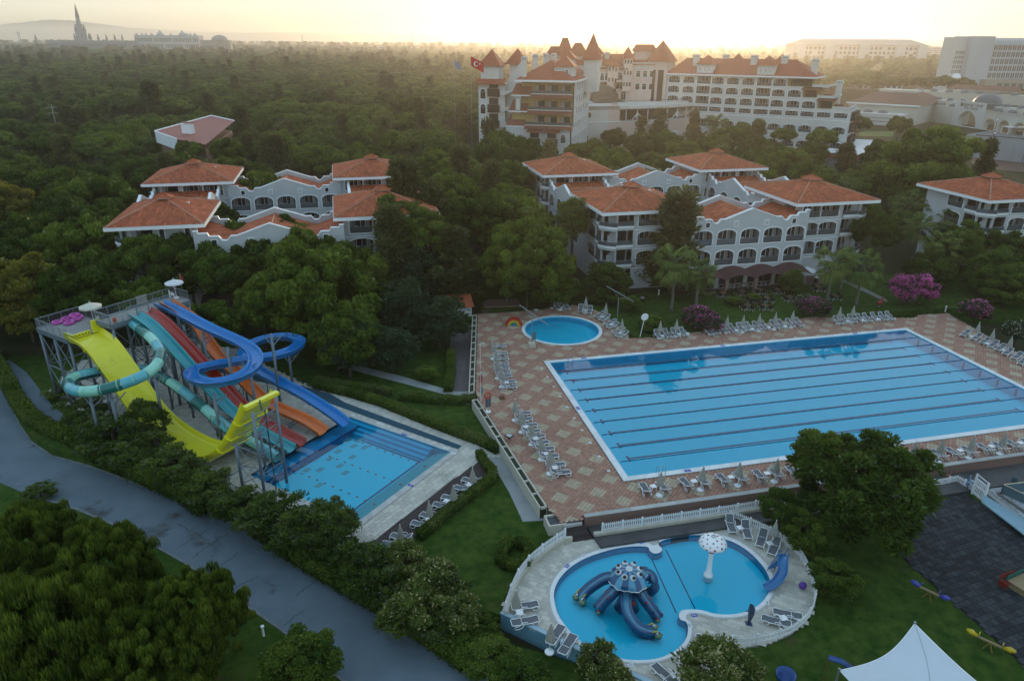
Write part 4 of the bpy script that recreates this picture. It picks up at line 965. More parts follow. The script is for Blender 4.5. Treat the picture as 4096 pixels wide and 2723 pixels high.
for x0,x1,z in ((-15.4,-10.0,19.9),(-10.4,-5.0,16.75),(-20.5,-12.0,23.1)):   # terrace rooms with red parapet roofs
 b=MB();b.X=XW;b.box(x0+.1,x1-.6,2.2,14,z,z+2.5);b.build('terrace_room',hochre,wing)
 b=MB();b.X=XW;b.box(x0+.8,x1-1.2,2.12,2.19,z+.1,z+2.2);b.build('window',glassd,wing)
 b=MB();b.X=XW
 b.add([(x0-.3,-.5,z+2.55),(x1+.2,-.5,z+2.55),(x1+.2,2.6,z+3.2),(x0-.3,2.6,z+3.2),(x0-.3,-.5,z+2.35),(x1+.2,-.5,z+2.35),(x1+.2,2.6,z+3.0),(x0-.3,2.6,z+3.0)],[(0,1,2,3),(4,5,1,0),(7,6,5,4),(1,5,6,2),(4,0,3,7)])
 b.build('awning_roof',hred,wing)
 b=MB();b.X=XW;b.box(x1-.6,x1+4.6,1.2,14,z-.05,z+.1);b.mi=1;b.box(x1+4.45,x1+4.6,.05,14,z+.1,z+.9);b.box(x1-.6,x1+4.6,.0,.12,z,z+.8);b.build('terrace',[hred,hwall],wing)
for k,(x,z) in enumerate(((-8,20.5),(-4.5,17.6),(-3,17),(-1.5,15.9),(.5,14.6),(1.2,12.6),(1.0,9.5))):
 b=MB();b.X=XW;b.cbox((x,4+k*1.2,z),2.2,3.4,.7);b.build('stepped_roof',hred,wing)
for z in (2,5.6,9.5,13):
 b=MB();b.X=XW;b.box(.02,1.3,2.5,6.5,z+.2,z+2.9);b.box(.02,1.3,9,12.5,z+.2,z+2.9);b.build('bay_window',hbrown,wing)
b=MB();b.X=XW;b.box(-61,.06,-.07,-.001,13.2,13.35);b.box(-61,.06,-.07,-.001,7.5,7.62);b.build('string_course',trimw,wing)
b=MB();b.X=XW        # main hip roof
b.add([(-61.2,-.9,26.0),(-11.6,-.9,26.0),(-11.6,16,26.0),(-61.2,16,26.0),(-57,7.5,31.0),(-20,7.5,31.0)],[(0,1,5,4),(1,2,5),(2,3,4,5),(3,0,4),(3,2,1,0)])
b.build('roof',hroof,wing)
b=MB();b.X=XW;b.box(-61.2,-11.5,-.98,-.86,25.6,26.05);b.box(-11.65,-11.5,-.86,16,25.6,26.05);b.build('gutter',trimw,wing)
for s_ in (-47.8,-27.6):
 b=MB();h2=[arch_out(.9,1.7,.45,5,s_+q,26.9) for q in (-1.6,0,1.6)]
 XD=XW @ Matrix.Translation((0,-.3,0));facade(b,XD,[(s_-2.8,25.9),(s_+2.8,25.9),(s_+2.8,29.2),(s_-2.8,29.2)],h2,.25)
 b.X=XD;b.box(s_-2.8,s_+2.8,.26,6,25.9,29.2);dm=b.build('dormer',hwall,wing)
 for q in (-1.6,0,1.6): hwin(dm,XD,s_+q,26.9,.9,1.7,.45)
 pyramid(dm,XD,s_-2.9,s_+2.9,-.2,5.5,29.2,3.0)
for x,y,z in ((-52.5,4,32.2),(-43.4,8,32.3),(-33,5,32.3),(-23.4,6,32.2),(-13.6,5,31.4)): chimney(wing,XW,x,y,26.5,z,1.9)
chimney(wing,XW,-5.3,5,17,25.2,1.7)
for s_,y in ((-39.5,9),(-25,9)): pyramid(wing,XW,s_-2,s_+2,y-2,y+2,29.5,3.2)
# podium with white flat roof at the end of the wing
pod=empty('podium_building',(0,0,0),0,'low white flat roofed pavilion with red fascia at the end of the hotel wing','building')
pp_=WL(K4,[(1225,795),(1240,725),(1465,735),(1440,830),(1020,800),(1010,770)],6)
b=MB();b.prism(offset(pp_,-.6),0,5.2);b.build('wall',mat('podium_glass',(.09,.11,.12),(.2,.2,.2),rough=.3,ns=.8,mixamt=1),pod)
b=MB();b.prism(pp_,5.95,6.15);b.build('roof',mat('white_membrane',(.62,.6,.58),rough=.5),pod)
b=MB();b.prism(offset(pp_,.1),4.6,5.9);b.build('fascia',mat('podium_fascia',(.24,.09,.055),(.2,.08,.05),rough=.8,ns=1),pod)
b=MB();q=offset(pp_,.12)
for i in range(6):
 b.tube([(q[i][0],q[i][1],6.2),(q[(i+1) % 6][0],q[(i+1) % 6][1],6.2)],.14,4)
b.build('roof_edge',trimw,pod)
# --- round cornered tower with two glass strips between wing and centre
XT=frame(PRW,135);b=MB();b.X=XT;b.box(-68.4,-61.05,-.6,7,0,29.8)
tw=empty('hotel_tower',(0,0,0),0,parent=hotel);b.build('wall',hpink,tw)
for s0 in (-67.2,-64.2):
 b=MB();b.X=XT;b.box(s0,s0+2.0,-.66,-.601,13,27);b.build('window',glassd,tw)
 for k in range(8):
  b=MB();b.X=XT;b.box(s0,s0+2.0,-.70,-.665,14.5+k*1.6,14.6+k*1.6);b.build('glazing_bar',hbrown,tw)
pyramid(tw,XT,-68.4,-61.05,-.6,6.8,29.8,7.0,over=.7)
# --- centre
XC=frame((91.5,199),103);cen=empty('hotel_centre',(0,0,0),0,parent=hotel)
holes=[arch_out(1.5,2.0,0,5,s_,z) for s_ in (-9.4,-7.0,-4.6) for z in (24.6,20.4)]+[arch_out(3.6,2.6,.9,6,-15.1,20.6),arch_out(3.0,2.6,.9,6,-27.2,20.2),arch_out(1.8,3.0,.9,6,-14.2,16.8)]
b=MB();facade(b,XC,[(-38,0),(.5,0),(.5,29.5),(-12,29.5),(-12,28.6),(-38,28.6)],holes,.4);b.X=XC;b.box(-38,.5,1.4,14,0,28.5);co=b.build('wall',hpink,cen)
for s_ in (-9.4,-7.0,-4.6):
 for z in (24.6,20.4): hwin(co,XC,s_,z,1.5,2.0,0)
 b=MB();b.X=XC;b.box(s_-.85,s_+.85,-.05,-.001,27.2,29.1);b.build('blind_panel',hwall,cen)
hwin(co,XC,-15.1,20.6,3.6,2.6,.9);hwin(co,XC,-27.2,20.2,3.0,2.6,.9);hwin(co,XC,-14.2,16.8,1.8,3.0,.9)
b=MB();b.X=XC;b.add([(-38,-.6,28.6),(.5,-.6,28.6),(.5,15,28.6),(-38,15,28.6),(-34,7,32),(-3,7,32)],[(0,1,5,4),(1,2,5),(2,3,4,5),(3,0,4),(3,2,1,0)]);b.build('roof',hroof,cen)
# oriel bay storey carried on brackets, with arches
b=MB();h3=[arch_out(1.3,2.4,.65,6,s_,23.5) for s_ in (-24.0,-22.3,-20.6)]+[arch_out(2.4,2.6,1.2,8,-16.4,23.6)]+[arch_out(.6,1.8,.3,5,s_,24.4) for s_ in (-19.2,-18.5)]+[arch_out(.7,1.4,.3,5,s_,24.8) for s_ in (-13.6,-12.7)]
XO=XC @ Matrix.Translation((0,-1.6,0));facade(b,XO,[(-28,22.9),(-11.8,22.9),(-11.8,27.2),(-28,27.2)],h3,.3);b.X=XO;b.box(-28,-11.8,.35,1.6,22.9,27.2);oo_=b.build('oriel',hpink,cen)
for s_ in (-24.0,-22.3,-20.6): hwin(oo_,XO,s_,23.5,1.3,2.4,.65)
hwin(oo_,XO,-16.4,23.6,2.4,2.6,1.2)
b=MB();b.X=XO;b.box(-28.4,-19.5,-.6,1.5,27.2,27.7);b.box(-18.4,-13.4,-.6,1.5,27.0,27.5);b.build('awning_roof',hred,cen)
for k in range(8):
 b=MB();b.X=XO;s_=-26.5+k*1.9;b.add([(s_,0,22.9),(s_+.4,0,22.9),(s_+.4,1.6,20.6),(s_,1.6,20.6),(s_,0,22.5),(s_+.4,0,22.5),(s_+.4,1.6,20.2),(s_,1.6,20.2)],[(0,1,2,3),(4,5,1,0),(0,3,7,4),(1,5,6,2)]);b.build('bracket',hbrown,cen)
for (x0,x1,z0,z1,y0,hr,fl,nwin) in ((-26.9,-22.5,20,32.0,-1.2,3.5,0,0),(-15.0,-12.0,20,30.6,-2.2,4.0,0,3),(-10.4,-3.4,26,33.0,3.0,2.3,.75,0),(-20.5,-18.0,20,28.3,-2.4,2.8,0,2),(-18.4,-16.9,24,28.0,-2.6,2.6,0,1),
                                  (-33.5,-27.5,20,31.4,3,4.3,.3,0),(-41,-34.5,20,31.8,5,2.6,.6,0),(-37.5,-33.0,20,31.5,2,5.8,.35,0)):
 b=MB();b.X=XC;b.box(x0,x1,y0,y0+4.2,z0,z1);t_=b.build('turret',hpink,cen)
 pyramid(t_,XC,x0,x1,y0,y0+4.2,z1,hr,over=.6,flat=fl)
 for k in range(nwin):
  for zz in (z1-1.6,z1-5.2,z1-9):
   b=MB();b.X=XC;s_=x0+(x1-x0)*(k+.5)/nwin;b.box(s_-.28,s_+.28,y0-.03,y0-.001,zz,zz+1.3);b.build('window',glassd,t_)
for x in (-20.3,-1.5): chimney(cen,XC,x,4,30,32.6,1.5)
# barrel shaped brown vault over the foyer
for (s0,s1,z0,rr,y0,y1) in ((-26.5,-13.5,15.0,5.2,-9.0,-1.5),):
 b=MB();b.X=XC;m_=14;vs=[]
 for k in range(m_+1): a=math.pi*k/m_;x=(s0+s1)/2-(s1-s0)/2*math.cos(a);z=z0+rr*.62*math.sin(a);vs+=[(x,y0,z),(x,y1,z)]
 b.smooth=True;b.add(vs,[(2*k,2*k+2,2*k+3,2*k+1) for k in range(m_)]);b.smooth=False;b.add(vs[::2],[tuple(range(m_+1))]);b.build('foyer_vault',mat('copper_brown',(.14,.10,.075),(.11,.08,.06),rough=.6,ns=2),cen)
b=MB();b.X=XC;b.smooth=True;vs=[]
for j in range(7):
 p=math.pi/2*j/6
 for k in range(17): a=math.pi*k/16;vs.append((-21+5.4*math.cos(a)*math.cos(p)*-1,-1.5-3.0*math.sin(p),15+7.4*math.sin(a)*math.cos(p)))
b.add(vs,[(j*17+k,j*17+k+1,(j+1)*17+k+1,(j+1)*17+k) for j in range(6) for k in range(16)]);b.build('foyer_dome',MATS['copper_brown'],cen)
# --- curved arcade in front of the centre
arc=empty('hotel_arcade',(0,0,0),0,parent=hotel)
pts=[(53.5,176),(56.3,180),(66.2,173.5),(77,175.5),(88,181),(98,190.5)]
pts=[(52.5,182.5),(64.5,181.2),(77.0,182.8),(89.0,185.9),(100.6,190.5)]
pts=[tuple(p)[:2] for p in smoothpath([(a,c,0) for a,c in pts],3)]
cum=[0.0]
for a,c in zip(pts,pts[1:]): cum.append(cum[-1]+math.dist(a,c))
T_=cum[-1];na=len(pts)-1
for i in range(na):
 a,c=Vector(pts[i]),Vector(pts[i+1]);L_=(c-a).length;hd=math.degrees(math.atan2((c-a).x,(c-a).y));X=frame(a,hd)
 hs=[];wl=[]
 if i in (0,3,5,9,11): hs.append(arch_out(3.4,3.6,1.7,8,L_/2,3.6));wl.append((L_/2,3.6,3.4,3.6,1.7))
 elif i in (1,4,6,10): hs.append(arch_out(.9,3.2,.45,6,L_/2,4.0));wl.append((L_/2,4.0,.9,3.2,.45))
 if i in (0,1): hs.append(arch_out(1.8,1.6,0,6,L_/2,13.0));wl.append((L_/2,13.0,1.8,1.6,0))
 b=MB();top=16.6 if i < 4 else 11.6
 facade(b,X,[(0,0),(L_,0),(L_,top),(0,top)],hs,.4);b.X=X;b.box(0.01,L_-.01,.9,5,0,top-.05);seg=b.build('wall',hpink if i > 2 else hwall,arc)
 for q in wl: hwin(seg,X,*q)
 b=MB();b.X=X;b.box(0,L_,-.15,-.001,11.5,11.8);b.build('string_course',trimw,arc)
 if i in (0,3,5,9,11):      # white arch hood
  b=MB();b.X=X;n=10;vs=[]
  for k in range(n+1): t=math.pi*k/n;vs+=[(L_/2+1.75*math.cos(t),-.12,5.5+1.75*math.sin(t)),(L_/2+2.5*math.cos(t),-.12,5.4+2.5*math.sin(t))]
  b.add(vs,[(2*k,2*k+1,2*k+3,2*k+2) for k in range(n)]);b.box(L_/2-.12,L_/2+.12,-.1,.2,3.6,7);b.build('arch_hood',trimw,arc)
 if i >= 4:       # upper terrace: dark roof on white posts,iron balustrade above
  b=MB();b.X=X;b.box(-.1,L_+.1,-.8,5.2,15.2,15.5);b.mi=1;b.box(-.1,L_+.1,1.5,6,15.55,17.2);b.build('terrace_roof',[hbrown,hwall],arc)
  b=MB();b.X=X;b.box(L_/2-.1,L_/2+.1,-.5,-.3,11.6,15.2);b.build('column',trimw,arc)
  b=MB();b.X=X;b.box(-.05,L_+.05,4.9,5.0,11.6,15.2);b.build('back_glass',glassd,arc)
  b=MB();b.X=X
  b.tube([(0,-.2,12.6),(L_,-.2,12.6)],.05,4)
  for k in range(int(L_/.35)): b.box(k*.35,k*.35+.04,-.22,-.18,11.6,12.6)
  b.build('balustrade',hbrown,arc)
 if i in (5,9):
  b=MB();b.X=X
  b.tube([(0,-.6,12.0),(L_/2,-.6,14.2),(L_,-.6,12.6)],.16,4);b.tube([(L_/2+.55*math.cos(k*math.pi/5),-.62,13.2+.75*math.sin(k*math.pi/5)) for k in range(10)],.14,4,closed=True);b.build('white_ornament',trimw,arc)
 b=MB();b.X=X;b.tube([(0,1.6,18.0 if i >= 4 else 17.4),(L_,1.6,18.0 if i >= 4 else 17.4)],.06,4)
 for k in range(int(L_/.5)): b.box(k*.5,k*.5+.05,1.55,1.6,16.6,17.9 if i >= 4 else 17.4)
 b.build('roof_balustrade',hbrown,arc)
b=MB();b.prism(pts+[(100,196),(92,201),(55,209),(50,190)],15.4,16.5);b.build('terrace_floor',hwall,arc)
a,c=Vector(pts[7]),Vector(pts[8]);X=frame(a,math.degrees(math.atan2((c-a).x,(c-a).y)))
b=MB();b.X=X;b.box(-1,4.6,-3,-.2,2,8.6);b.build('entrance_glass',mat('brown_glass',(.06,.04,.035),rough=.2),arc)
b=MB();b.X=X;b.add([(-1.4,-3.6,8.6),(5,-3.6,8.6),(5,-.2,10.4),(-1.4,-.2,10.4)],[(0,1,2,3)]);b.build('entrance_canopy',mat('canopy_metal',(.2,.18,.17),rough=.5),arc)
# --- left wing with tiered balconies
XL_=frame((41.3,149.3),117);lw=empty('hotel_wing',(0,0,0),0,parent=hotel)
b=MB();b.X=XL_
b.box(-18.6,0,.0,33,0,13.6);b.build('wall',hwall,lw)
b=MB();b.X=XL_;b.box(-17.2,0,1.6,33,13.6,17.0);b.box(-16.2,0,2.0,33,17.0,21.2);b.box(-14.6,0,2.2,33,21.2,25.9);b.build('upper_wall',hochre,lw)
for z,x0 in ((13.8,-12.8),(17.9,-12.0),(22.2,-11.2)):
 b=MB();b.X=XL_;b.box(x0,.4,-.4,2.2,z-.35,z);fl_=b.build('balcony_slab',hred,lw)
 b=MB();b.X=XL_;b.box(x0,.4,-.45,-.38,z,z+.25);b.box(x0,x0+.12,-.4,2,z,z+1);b.build('balcony_edge',hwall,fl_)
 b=MB();b.X=XL_;b.box(x0,.4,-.43,-.39,z+.28,z+1.0);b.build('glass_rail',mat('rail_glass',(.09,.1,.11)),fl_)
 for s0 in (-10.5,-6.8,-3.0):
  b=MB();b.X=XL_;b.box(s0,s0+2.7,1.9 if z > 20 else 1.5,(1.96 if z > 20 else 1.56),z+.05,z+2.5);b.mi=1;b.box(s0+.1,s0+.9,1.44,1.49,z+.1,z+2.4);b.build('window',[glassd,curtain],fl_)
 for s0 in (-9.5,-8.2,-2.2):
  b=MB();b.X=XL_;b.cbox((s0,.3,z+.4),.5,.5,.06);b.cbox((s0,.55,z+.7),.5,.06,.5);b.cbox((s0,.3,z+.2),.3,.3,.4);b.build('balcony_chair',plastic,fl_)
 b=MB();b.X=XL_;b.add([(x0-.4,-1.2,z-.9),(.9,-1.2,z-.9),(.9,-.35,z-.35),(x0-.4,-.35,z-.35)],[(0,1,2,3)]);b.build('awning_roof',hred,lw)
 b=MB();b.X=XL_       # sloping red roof left of each tier
 b.add([(x0-6.0,-.1,z-.3),(x0-.5,-.1,z-.3),(x0-.3,3.0,z+2.7),(x0-5.2,3.0,z+2.7)],[(0,1,2,3)]);b.build('lean_to_roof',hred,lw)
 b=MB();b.X=XL_;b.box(x0-6.1,x0-.4,-.2,-.1,z-.55,z-.25);b.build('gutter',trimw,lw)
for s0 in (-11.6,-6.6):
 b=MB();b.X=XL_;b.box(s0,s0+3.2,-.9,0,2.5,12.2);b.build('bay_window',hwall,lw)
 b=MB();b.X=XL_;b.box(s0-.05,s0+3.25,-.96,-.901,6.6,10.4);b.box(s0-.05,s0+3.25,-.96,-.901,2.8,4.4);b.build('timber_panel',hbrown,lw)
 b=MB();b.X=XL_;b.box(s0+.3,s0+2.9,-.95,-.901,10.5,11.9);b.box(s0+.3,s0+2.9,-.95,-.901,4.6,6.4);b.build('window',glassd,lw)
 b=MB();b.X=XL_;b.add([(s0-.6,-1.6,12.0),(s0+3.8,-1.6,12.0),(s0+3.8,0,12.9),(s0-.6,0,12.9)],[(0,1,2,3)]);b.build('bay_roof',hred,lw)
hwin(lw,XL_ @ Matrix.Translation((0,-.3,0)),-1.9,9.2,1.5,2.4,.75)
hwin(lw,XL_ @ Matrix.Translation((0,-.3,0)),-1.9,4.2,1.5,2.4,.75)
XLs=XL_ @ Matrix.Translation((0,0,0)) @ Matrix.Rotation(math.pi/2,4,'Z')   # long side to the right
holes=[];wl=[]
for i in range(7):
 for z,h,rise in ((4,2.2,.6),(8.6,2.2,.6),(12.9,1.7,0),(16.6,2.1,.5),(19.8,2.1,.5),(23,2.1,.5)):
  s_=3.2+i*4.4
  if i==0 and z > 13.5: continue
  holes.append(arch_out(1.7,h,rise,5,s_,z));wl.append((s_,z,1.7,h,rise))
b=MB();XLs2=XLs @ Matrix.Translation((0,-.45,0));facade(b,XLs2,[(0,0),(33,0),(33,25.9),(2.4,25.9),(2.4,13.6),(0,13.6)],holes,.3);sw=b.build('side_wall',hwall,lw)
for q in wl: hwin(sw,XLs2,*q)
b=MB();b.X=XL_;b.add([(-16,-1.2,25.9),(1.2,-1.2,25.9),(1.2,34,25.9),(-16,34,25.9),(-7.4,8,31),(-7.4,27,31)],[(0,1,4),(1,2,5,4),(2,3,5),(3,0,4,5),(3,2,1,0)]);b.build('roof',hroof,lw)
b=MB();b.X=XL_;b.box(-16.1,1.3,-1.3,-1.2,25.5,26);b.box(1.2,1.3,-1.2,34,25.5,26);b.build('gutter',trimw,lw)
for i,(x,y,zt) in enumerate(((-13.6,0.6,32),(-11.6,6,32.6),(-9.2,9,32.8),(-7.4,12,32.8))): chimney(lw,XL_,x,y,25.6 if i==0 else 28,zt,1.3)
chimney(lw,XL_,-15.2,.6,17,21.8,1.3)
for (x0,x1,y0,y1,z0,z1,hr,wn) in ((-5.6,-.4,3,9,25.9,29.4,3.0,1),(0.2,4.4,20,26,22,31,7.5,0),(-6.5,-2.5,18,22,27,31.2,2.6,0)):
 b=MB();b.X=XL_;b.box(x0,x1,y0,y1,z0,z1);t_=b.build('turret',hwall,lw);pyramid(t_,XL_,x0,x1,y0,y1,z1,hr,over=.6)
 if wn: hwin(t_,XL_ @ Matrix.Translation((0,y0-.3,0)),x1-1.6,26.8,.9,1.9,.45)
# stair tower at the far left
XS=XL_ @ Matrix.Translation((0,5,0));st=empty('hotel_tower',(0,0,0),0,parent=hotel)
hs=[arch_out(1.6,2.7,.8,6,-26.9,z) for z in (20.3,16.1,11.7,5.8)]
b=MB();facade(b,XS,[(-28.2,0),(-20.2,0),(-20.2,24.4),(-28.2,24.4)],hs,.3);b.X=XS;b.box(-28.2,-20.2,.35,9,0,24.4);b.box(-27.6,-22.3,.5,6,24.4,29.3);sto=b.build('wall',hwall,st)
for z in (20.3,16.1,11.7,5.8): hwin(sto,XS,-26.9,z,1.6,2.7,.8)
for z in (21.0,16.6,12.2):
 b=MB();b.X=XS;b.box(-25.3,-21.9,-.8,0,z,z+2.2);b.build('timber_balcony',hbrown,st)
 b=MB();b.X=XS;b.box(-25.0,-22.2,-.08,-.001,z+2.25,z+4.0);b.build('window',glassd,st)
pyramid(st,XS,-27.6,-22.3,.5,6,29.3,4.4,over=.8);pyramid(st,XS,-21.5,-16.5,8,13,29.6,4.4,over=.8)
b=MB();b.X=XS;b.box(-21,-17,8.4,12.6,20,29.6);b.build('turret',hwall,st)
b=MB();b.X=XS;b.add([(-28.9,-1.3,24.6),(-20,-1.3,24.6),(-20,.5,25.8),(-28.9,.5,25.8)],[(0,1,2,3)]);b.box(-28.9,-20,-1.3,.4,24.35,24.55);b.build('awning_roof',hroof,st)
for k,z in enumerate((22.6,18.2,14.0,9.8)):
 b=MB();b.X=XS;b.add([(-20.2,-.6,z-1.2),(-15.6,-.6,z+.9),(-15.6,-.6,z+1.9),(-20.2,-.6,z-.2),(-20.2,1.5,z-1.2),(-15.6,1.5,z+.9)],[(0,1,2,3),(4,5,1,0)]);b.box(-21.4,-20.2,-.7,1.5,z-1.3,z-.2);b.build('stair_flight',hwall,st)
b=MB();b.X=XS;b.box(-20.2,-15.6,1.6,9,0,25);b.add([(-20.2,1.6,25),(-15.6,1.6,25),(-15.6,1.6,31)],[(0,1,2)]);b.build('stair_wall',hwall,st)
# ---------------------------------------------------------------- trees
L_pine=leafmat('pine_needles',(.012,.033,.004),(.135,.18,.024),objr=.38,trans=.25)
L_near=leafmat('pine_shoots',(.012,.034,.004),(.21,.26,.03),objr=.0,trans=.3)
L_cas=leafmat('casuarina_leaves',(.028,.042,.012),(.15,.15,.05),objr=.3)
L_broad=leafmat('broad_leaves',(.022,.052,.008),(.16,.215,.032),objr=.25)
L_light=leafmat('light_leaves',(.06,.09,.02),(.17,.21,.045),objr=.1)
L_yel=leafmat('yellow_leaves',(.07,.07,.015),(.30,.24,.03),objr=.1)
L_palm=leafmat('palm_leaves',(.05,.085,.02),(.20,.25,.07),objr=.15)
L_hedge=leafmat('hedge_leaves',(0.041,0.074,0.016),(0.189,0.230,0.054),objr=.1)
L_dark=leafmat('dark_leaves',(0.024,0.046,0.022),(0.068,0.101,0.041),objr=.15)
L_grey=leafmat('grey_leaves',(0.061,0.081,0.047),(0.162,0.176,0.095),objr=.1)
F_pink=leafmat('pink_flowers',(.42,.03,.20),(.80,.20,.50),objr=.0)
F_white=leafmat('white_flowers',(.5,.5,.42),(.7,.7,.62),objr=0)
F_cream=leafmat('cream_flowers',(.34,.28,.12),(.55,.48,.25),objr=0)
bark=mat('bark',(.085,.06,.045),(.05,.036,.028),rough=.95,ns=5,world=False)
barkp=mat('pale_bark',(.17,.15,.13),(.1,.085,.07),rough=.95,ns=5,world=False)
ICO=None
def ico():
 global ICO
 if ICO is None:
  bm=bmesh.new();bmesh.ops.create_icosphere(bm,subdivisions=2,radius=1.0);V=np.array([v.co[:] for v in bm.verts]);F=np.array([[v.index for v in f.verts] for f in bm.faces]);bm.free();ICO=(V,F)
 return ICO
def foliage(name,C,Rd,n,leaf,mats,seed=1,elong=1.6,up=.3,core=.72,squash=.75,flower=None,tintpow=1.0,outb=.35,jit=.35,tang=0.0):
 """C (k,3) clump centres, Rd (k,) radii, n leaves each of size leaf -> one leafy mesh of bent quads"""
 g=np.random.default_rng(seed);k=len(C);C=np.asarray(C,float);Rd=np.asarray(Rd,float)
 idx=np.repeat(np.arange(k),n);m=len(idx)
 d=g.normal(size=(m,3));d /= np.linalg.norm(d,axis=1)[:,None];d[:,2]=np.where(d[:,2] < -.35,-d[:,2],d[:,2])
 rr=Rd[idx]*(1-outb*g.random(m)**1.5+.12*g.random(m));p=C[idx]+d*rr[:,None]*np.array([1,1,squash])
 ax=d*(1-up)+np.array([0,0,1.0])*up+g.normal(size=(m,3))*jit;ax /= np.linalg.norm(ax,axis=1)[:,None]
 if tang:
  q=g.random(m) < tang;ta=np.cross(d,g.normal(size=(m,3)));ta /= np.linalg.norm(ta,axis=1)[:,None]+1e-9;ax[q]=(ta+d*.25)[q]
 sd=np.where((g.random(m) < tang)[:,None],np.cross(ax,d)+.15*g.normal(size=(m,3)),np.cross(ax,g.normal(size=(m,3))));sd /= np.linalg.norm(sd,axis=1)[:,None]+1e-9
 sz=leaf*(.6+.8*g.random(m));a=ax*(sz*elong/2)[:,None];b=sd*(sz/2)[:,None]
 V=np.stack([p-a-b*.5,p-a*.2+b-a*.0,p+a,p-a*.2-b],1).reshape(-1,3)
 F=np.arange(m*4).reshape(-1,4)
 ct=g.random(k);t=np.clip(.04+.36*ct[idx]+.25*g.random(m)+.34*np.clip(d[:,2],0,1),0,1)**tintpow  # random tone plus lighter upward leaves: light from above put into the colour
 mi=np.zeros(m,int)
 if flower:
  fi,frac=flower
  fm=(g.random(m) < frac*np.clip(1.6*ct[idx],.2,1.5)) & (rr > Rd[idx]*.8);mi[fm]=fi
 tri=[]
 if core:
  V0,F0=ico();Vc=(C[:,None]+V0[None]*(Rd*core)[:,None,None]*np.array([1,1,squash])*(1+.0*V0[None])).reshape(-1,3)
  Fc=(F0[None]+len(V0)*np.arange(k)[:,None,None]).reshape(-1,3)
  Fc4=np.concatenate([Fc,Fc[:,2:]],1)+len(V)
  me=bpy.data.meshes.new(name);Vall=np.concatenate([V,Vc]).astype(np.float32)
  me.vertices.add(len(Vall));me.vertices.foreach_set('co',Vall.ravel())
  loops=np.concatenate([F.ravel(),(Fc+len(V)).ravel()]).astype(np.int32);me.loops.add(len(loops));me.loops.foreach_set('vertex_index',loops)
  nf=len(F)+len(Fc);me.polygons.add(nf);ls=np.concatenate([np.arange(len(F))*4,len(F)*4+np.arange(len(Fc))*3]).astype(np.int32);me.polygons.foreach_set('loop_start',ls)
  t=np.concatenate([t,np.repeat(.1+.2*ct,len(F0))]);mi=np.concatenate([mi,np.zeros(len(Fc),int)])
  for q in mats: me.materials.append(q)
  me.polygons.foreach_set('material_index',mi.astype(np.int32))
  at=me.attributes.new('tint','FLOAT','FACE');at.data.foreach_set('value',t.astype(np.float32));me.update(calc_edges=True);return me
 return np_mesh(name,V,F,mats,t,mi=mi)
def dome_clumps(n,seed,h=.55,r=.24,low=-.1,jit=.1,fill=.25):
 """clump centres of a broad domed crown, unit radius; base of crown at z=0"""
 g=np.random.default_rng(seed);C=[]
 for i in range(n):
  f=(i+.5)/n;ph=i*2.39996+g.normal()*.25;rad=math.sqrt(f)*(.86);z=h*math.sqrt(max(0,1-rad**2))+low*rad
  if g.random() < fill: z *= .45;
  C.append((rad*math.cos(ph)+g.normal()*jit*.6,rad*math.sin(ph)+g.normal()*jit*.6,z+g.normal()*jit*.6))
 Rd=r*(.75+.5*g.random(n));return np.array(C),Rd
def ball_clumps(n,seed,r=.33,zs=1.0,jit=.08,inner=.62,bottom=-.7):
 g=np.random.default_rng(seed);C=[]
 while len(C) < n:
  d=g.normal(size=3);d /= np.linalg.norm(d)
  if d[2] < bottom: continue
  q=inner*(1-.35*g.random());C.append((d[0]*q+g.normal()*jit,d[1]*q+g.normal()*jit,d[2]*q*zs+g.normal()*jit))
 return np.array(C),r*(.65+.6*g.random(n))
def trunk_mesh(h,r,limbs=5,reach=.6,spread=.3,seed=1,m=None,bend=.04):
 g=random.Random(seed);b=MB();b.smooth=True
 mid=Vector((g.uniform(-bend,bend)*h,g.uniform(-bend,bend)*h,h*.5));top=Vector((mid.x*1.3,mid.y*1.3,h))
 b.tube([(0,0,-.3),(0,0,.1),tuple(mid),tuple(top)],[r*1.3,r,r*.75,r*.45],7)
 for i in range(limbs):
  a=i*2.4+g.random();st=mid.lerp(top,g.uniform(.3,.95));e=st+Vector((math.cos(a)*reach*g.uniform(.6,1),math.sin(a)*reach*g.uniform(.6,1),spread*g.uniform(.6,1.4)))
  m_=st.lerp(e,.5)+Vector((0,0,-.1*reach));b.tube([tuple(st),tuple(m_),tuple(e)],[r*.38,r*.26,r*.12],5)
 return b.mesh('trunk',m or bark)
CR_={}
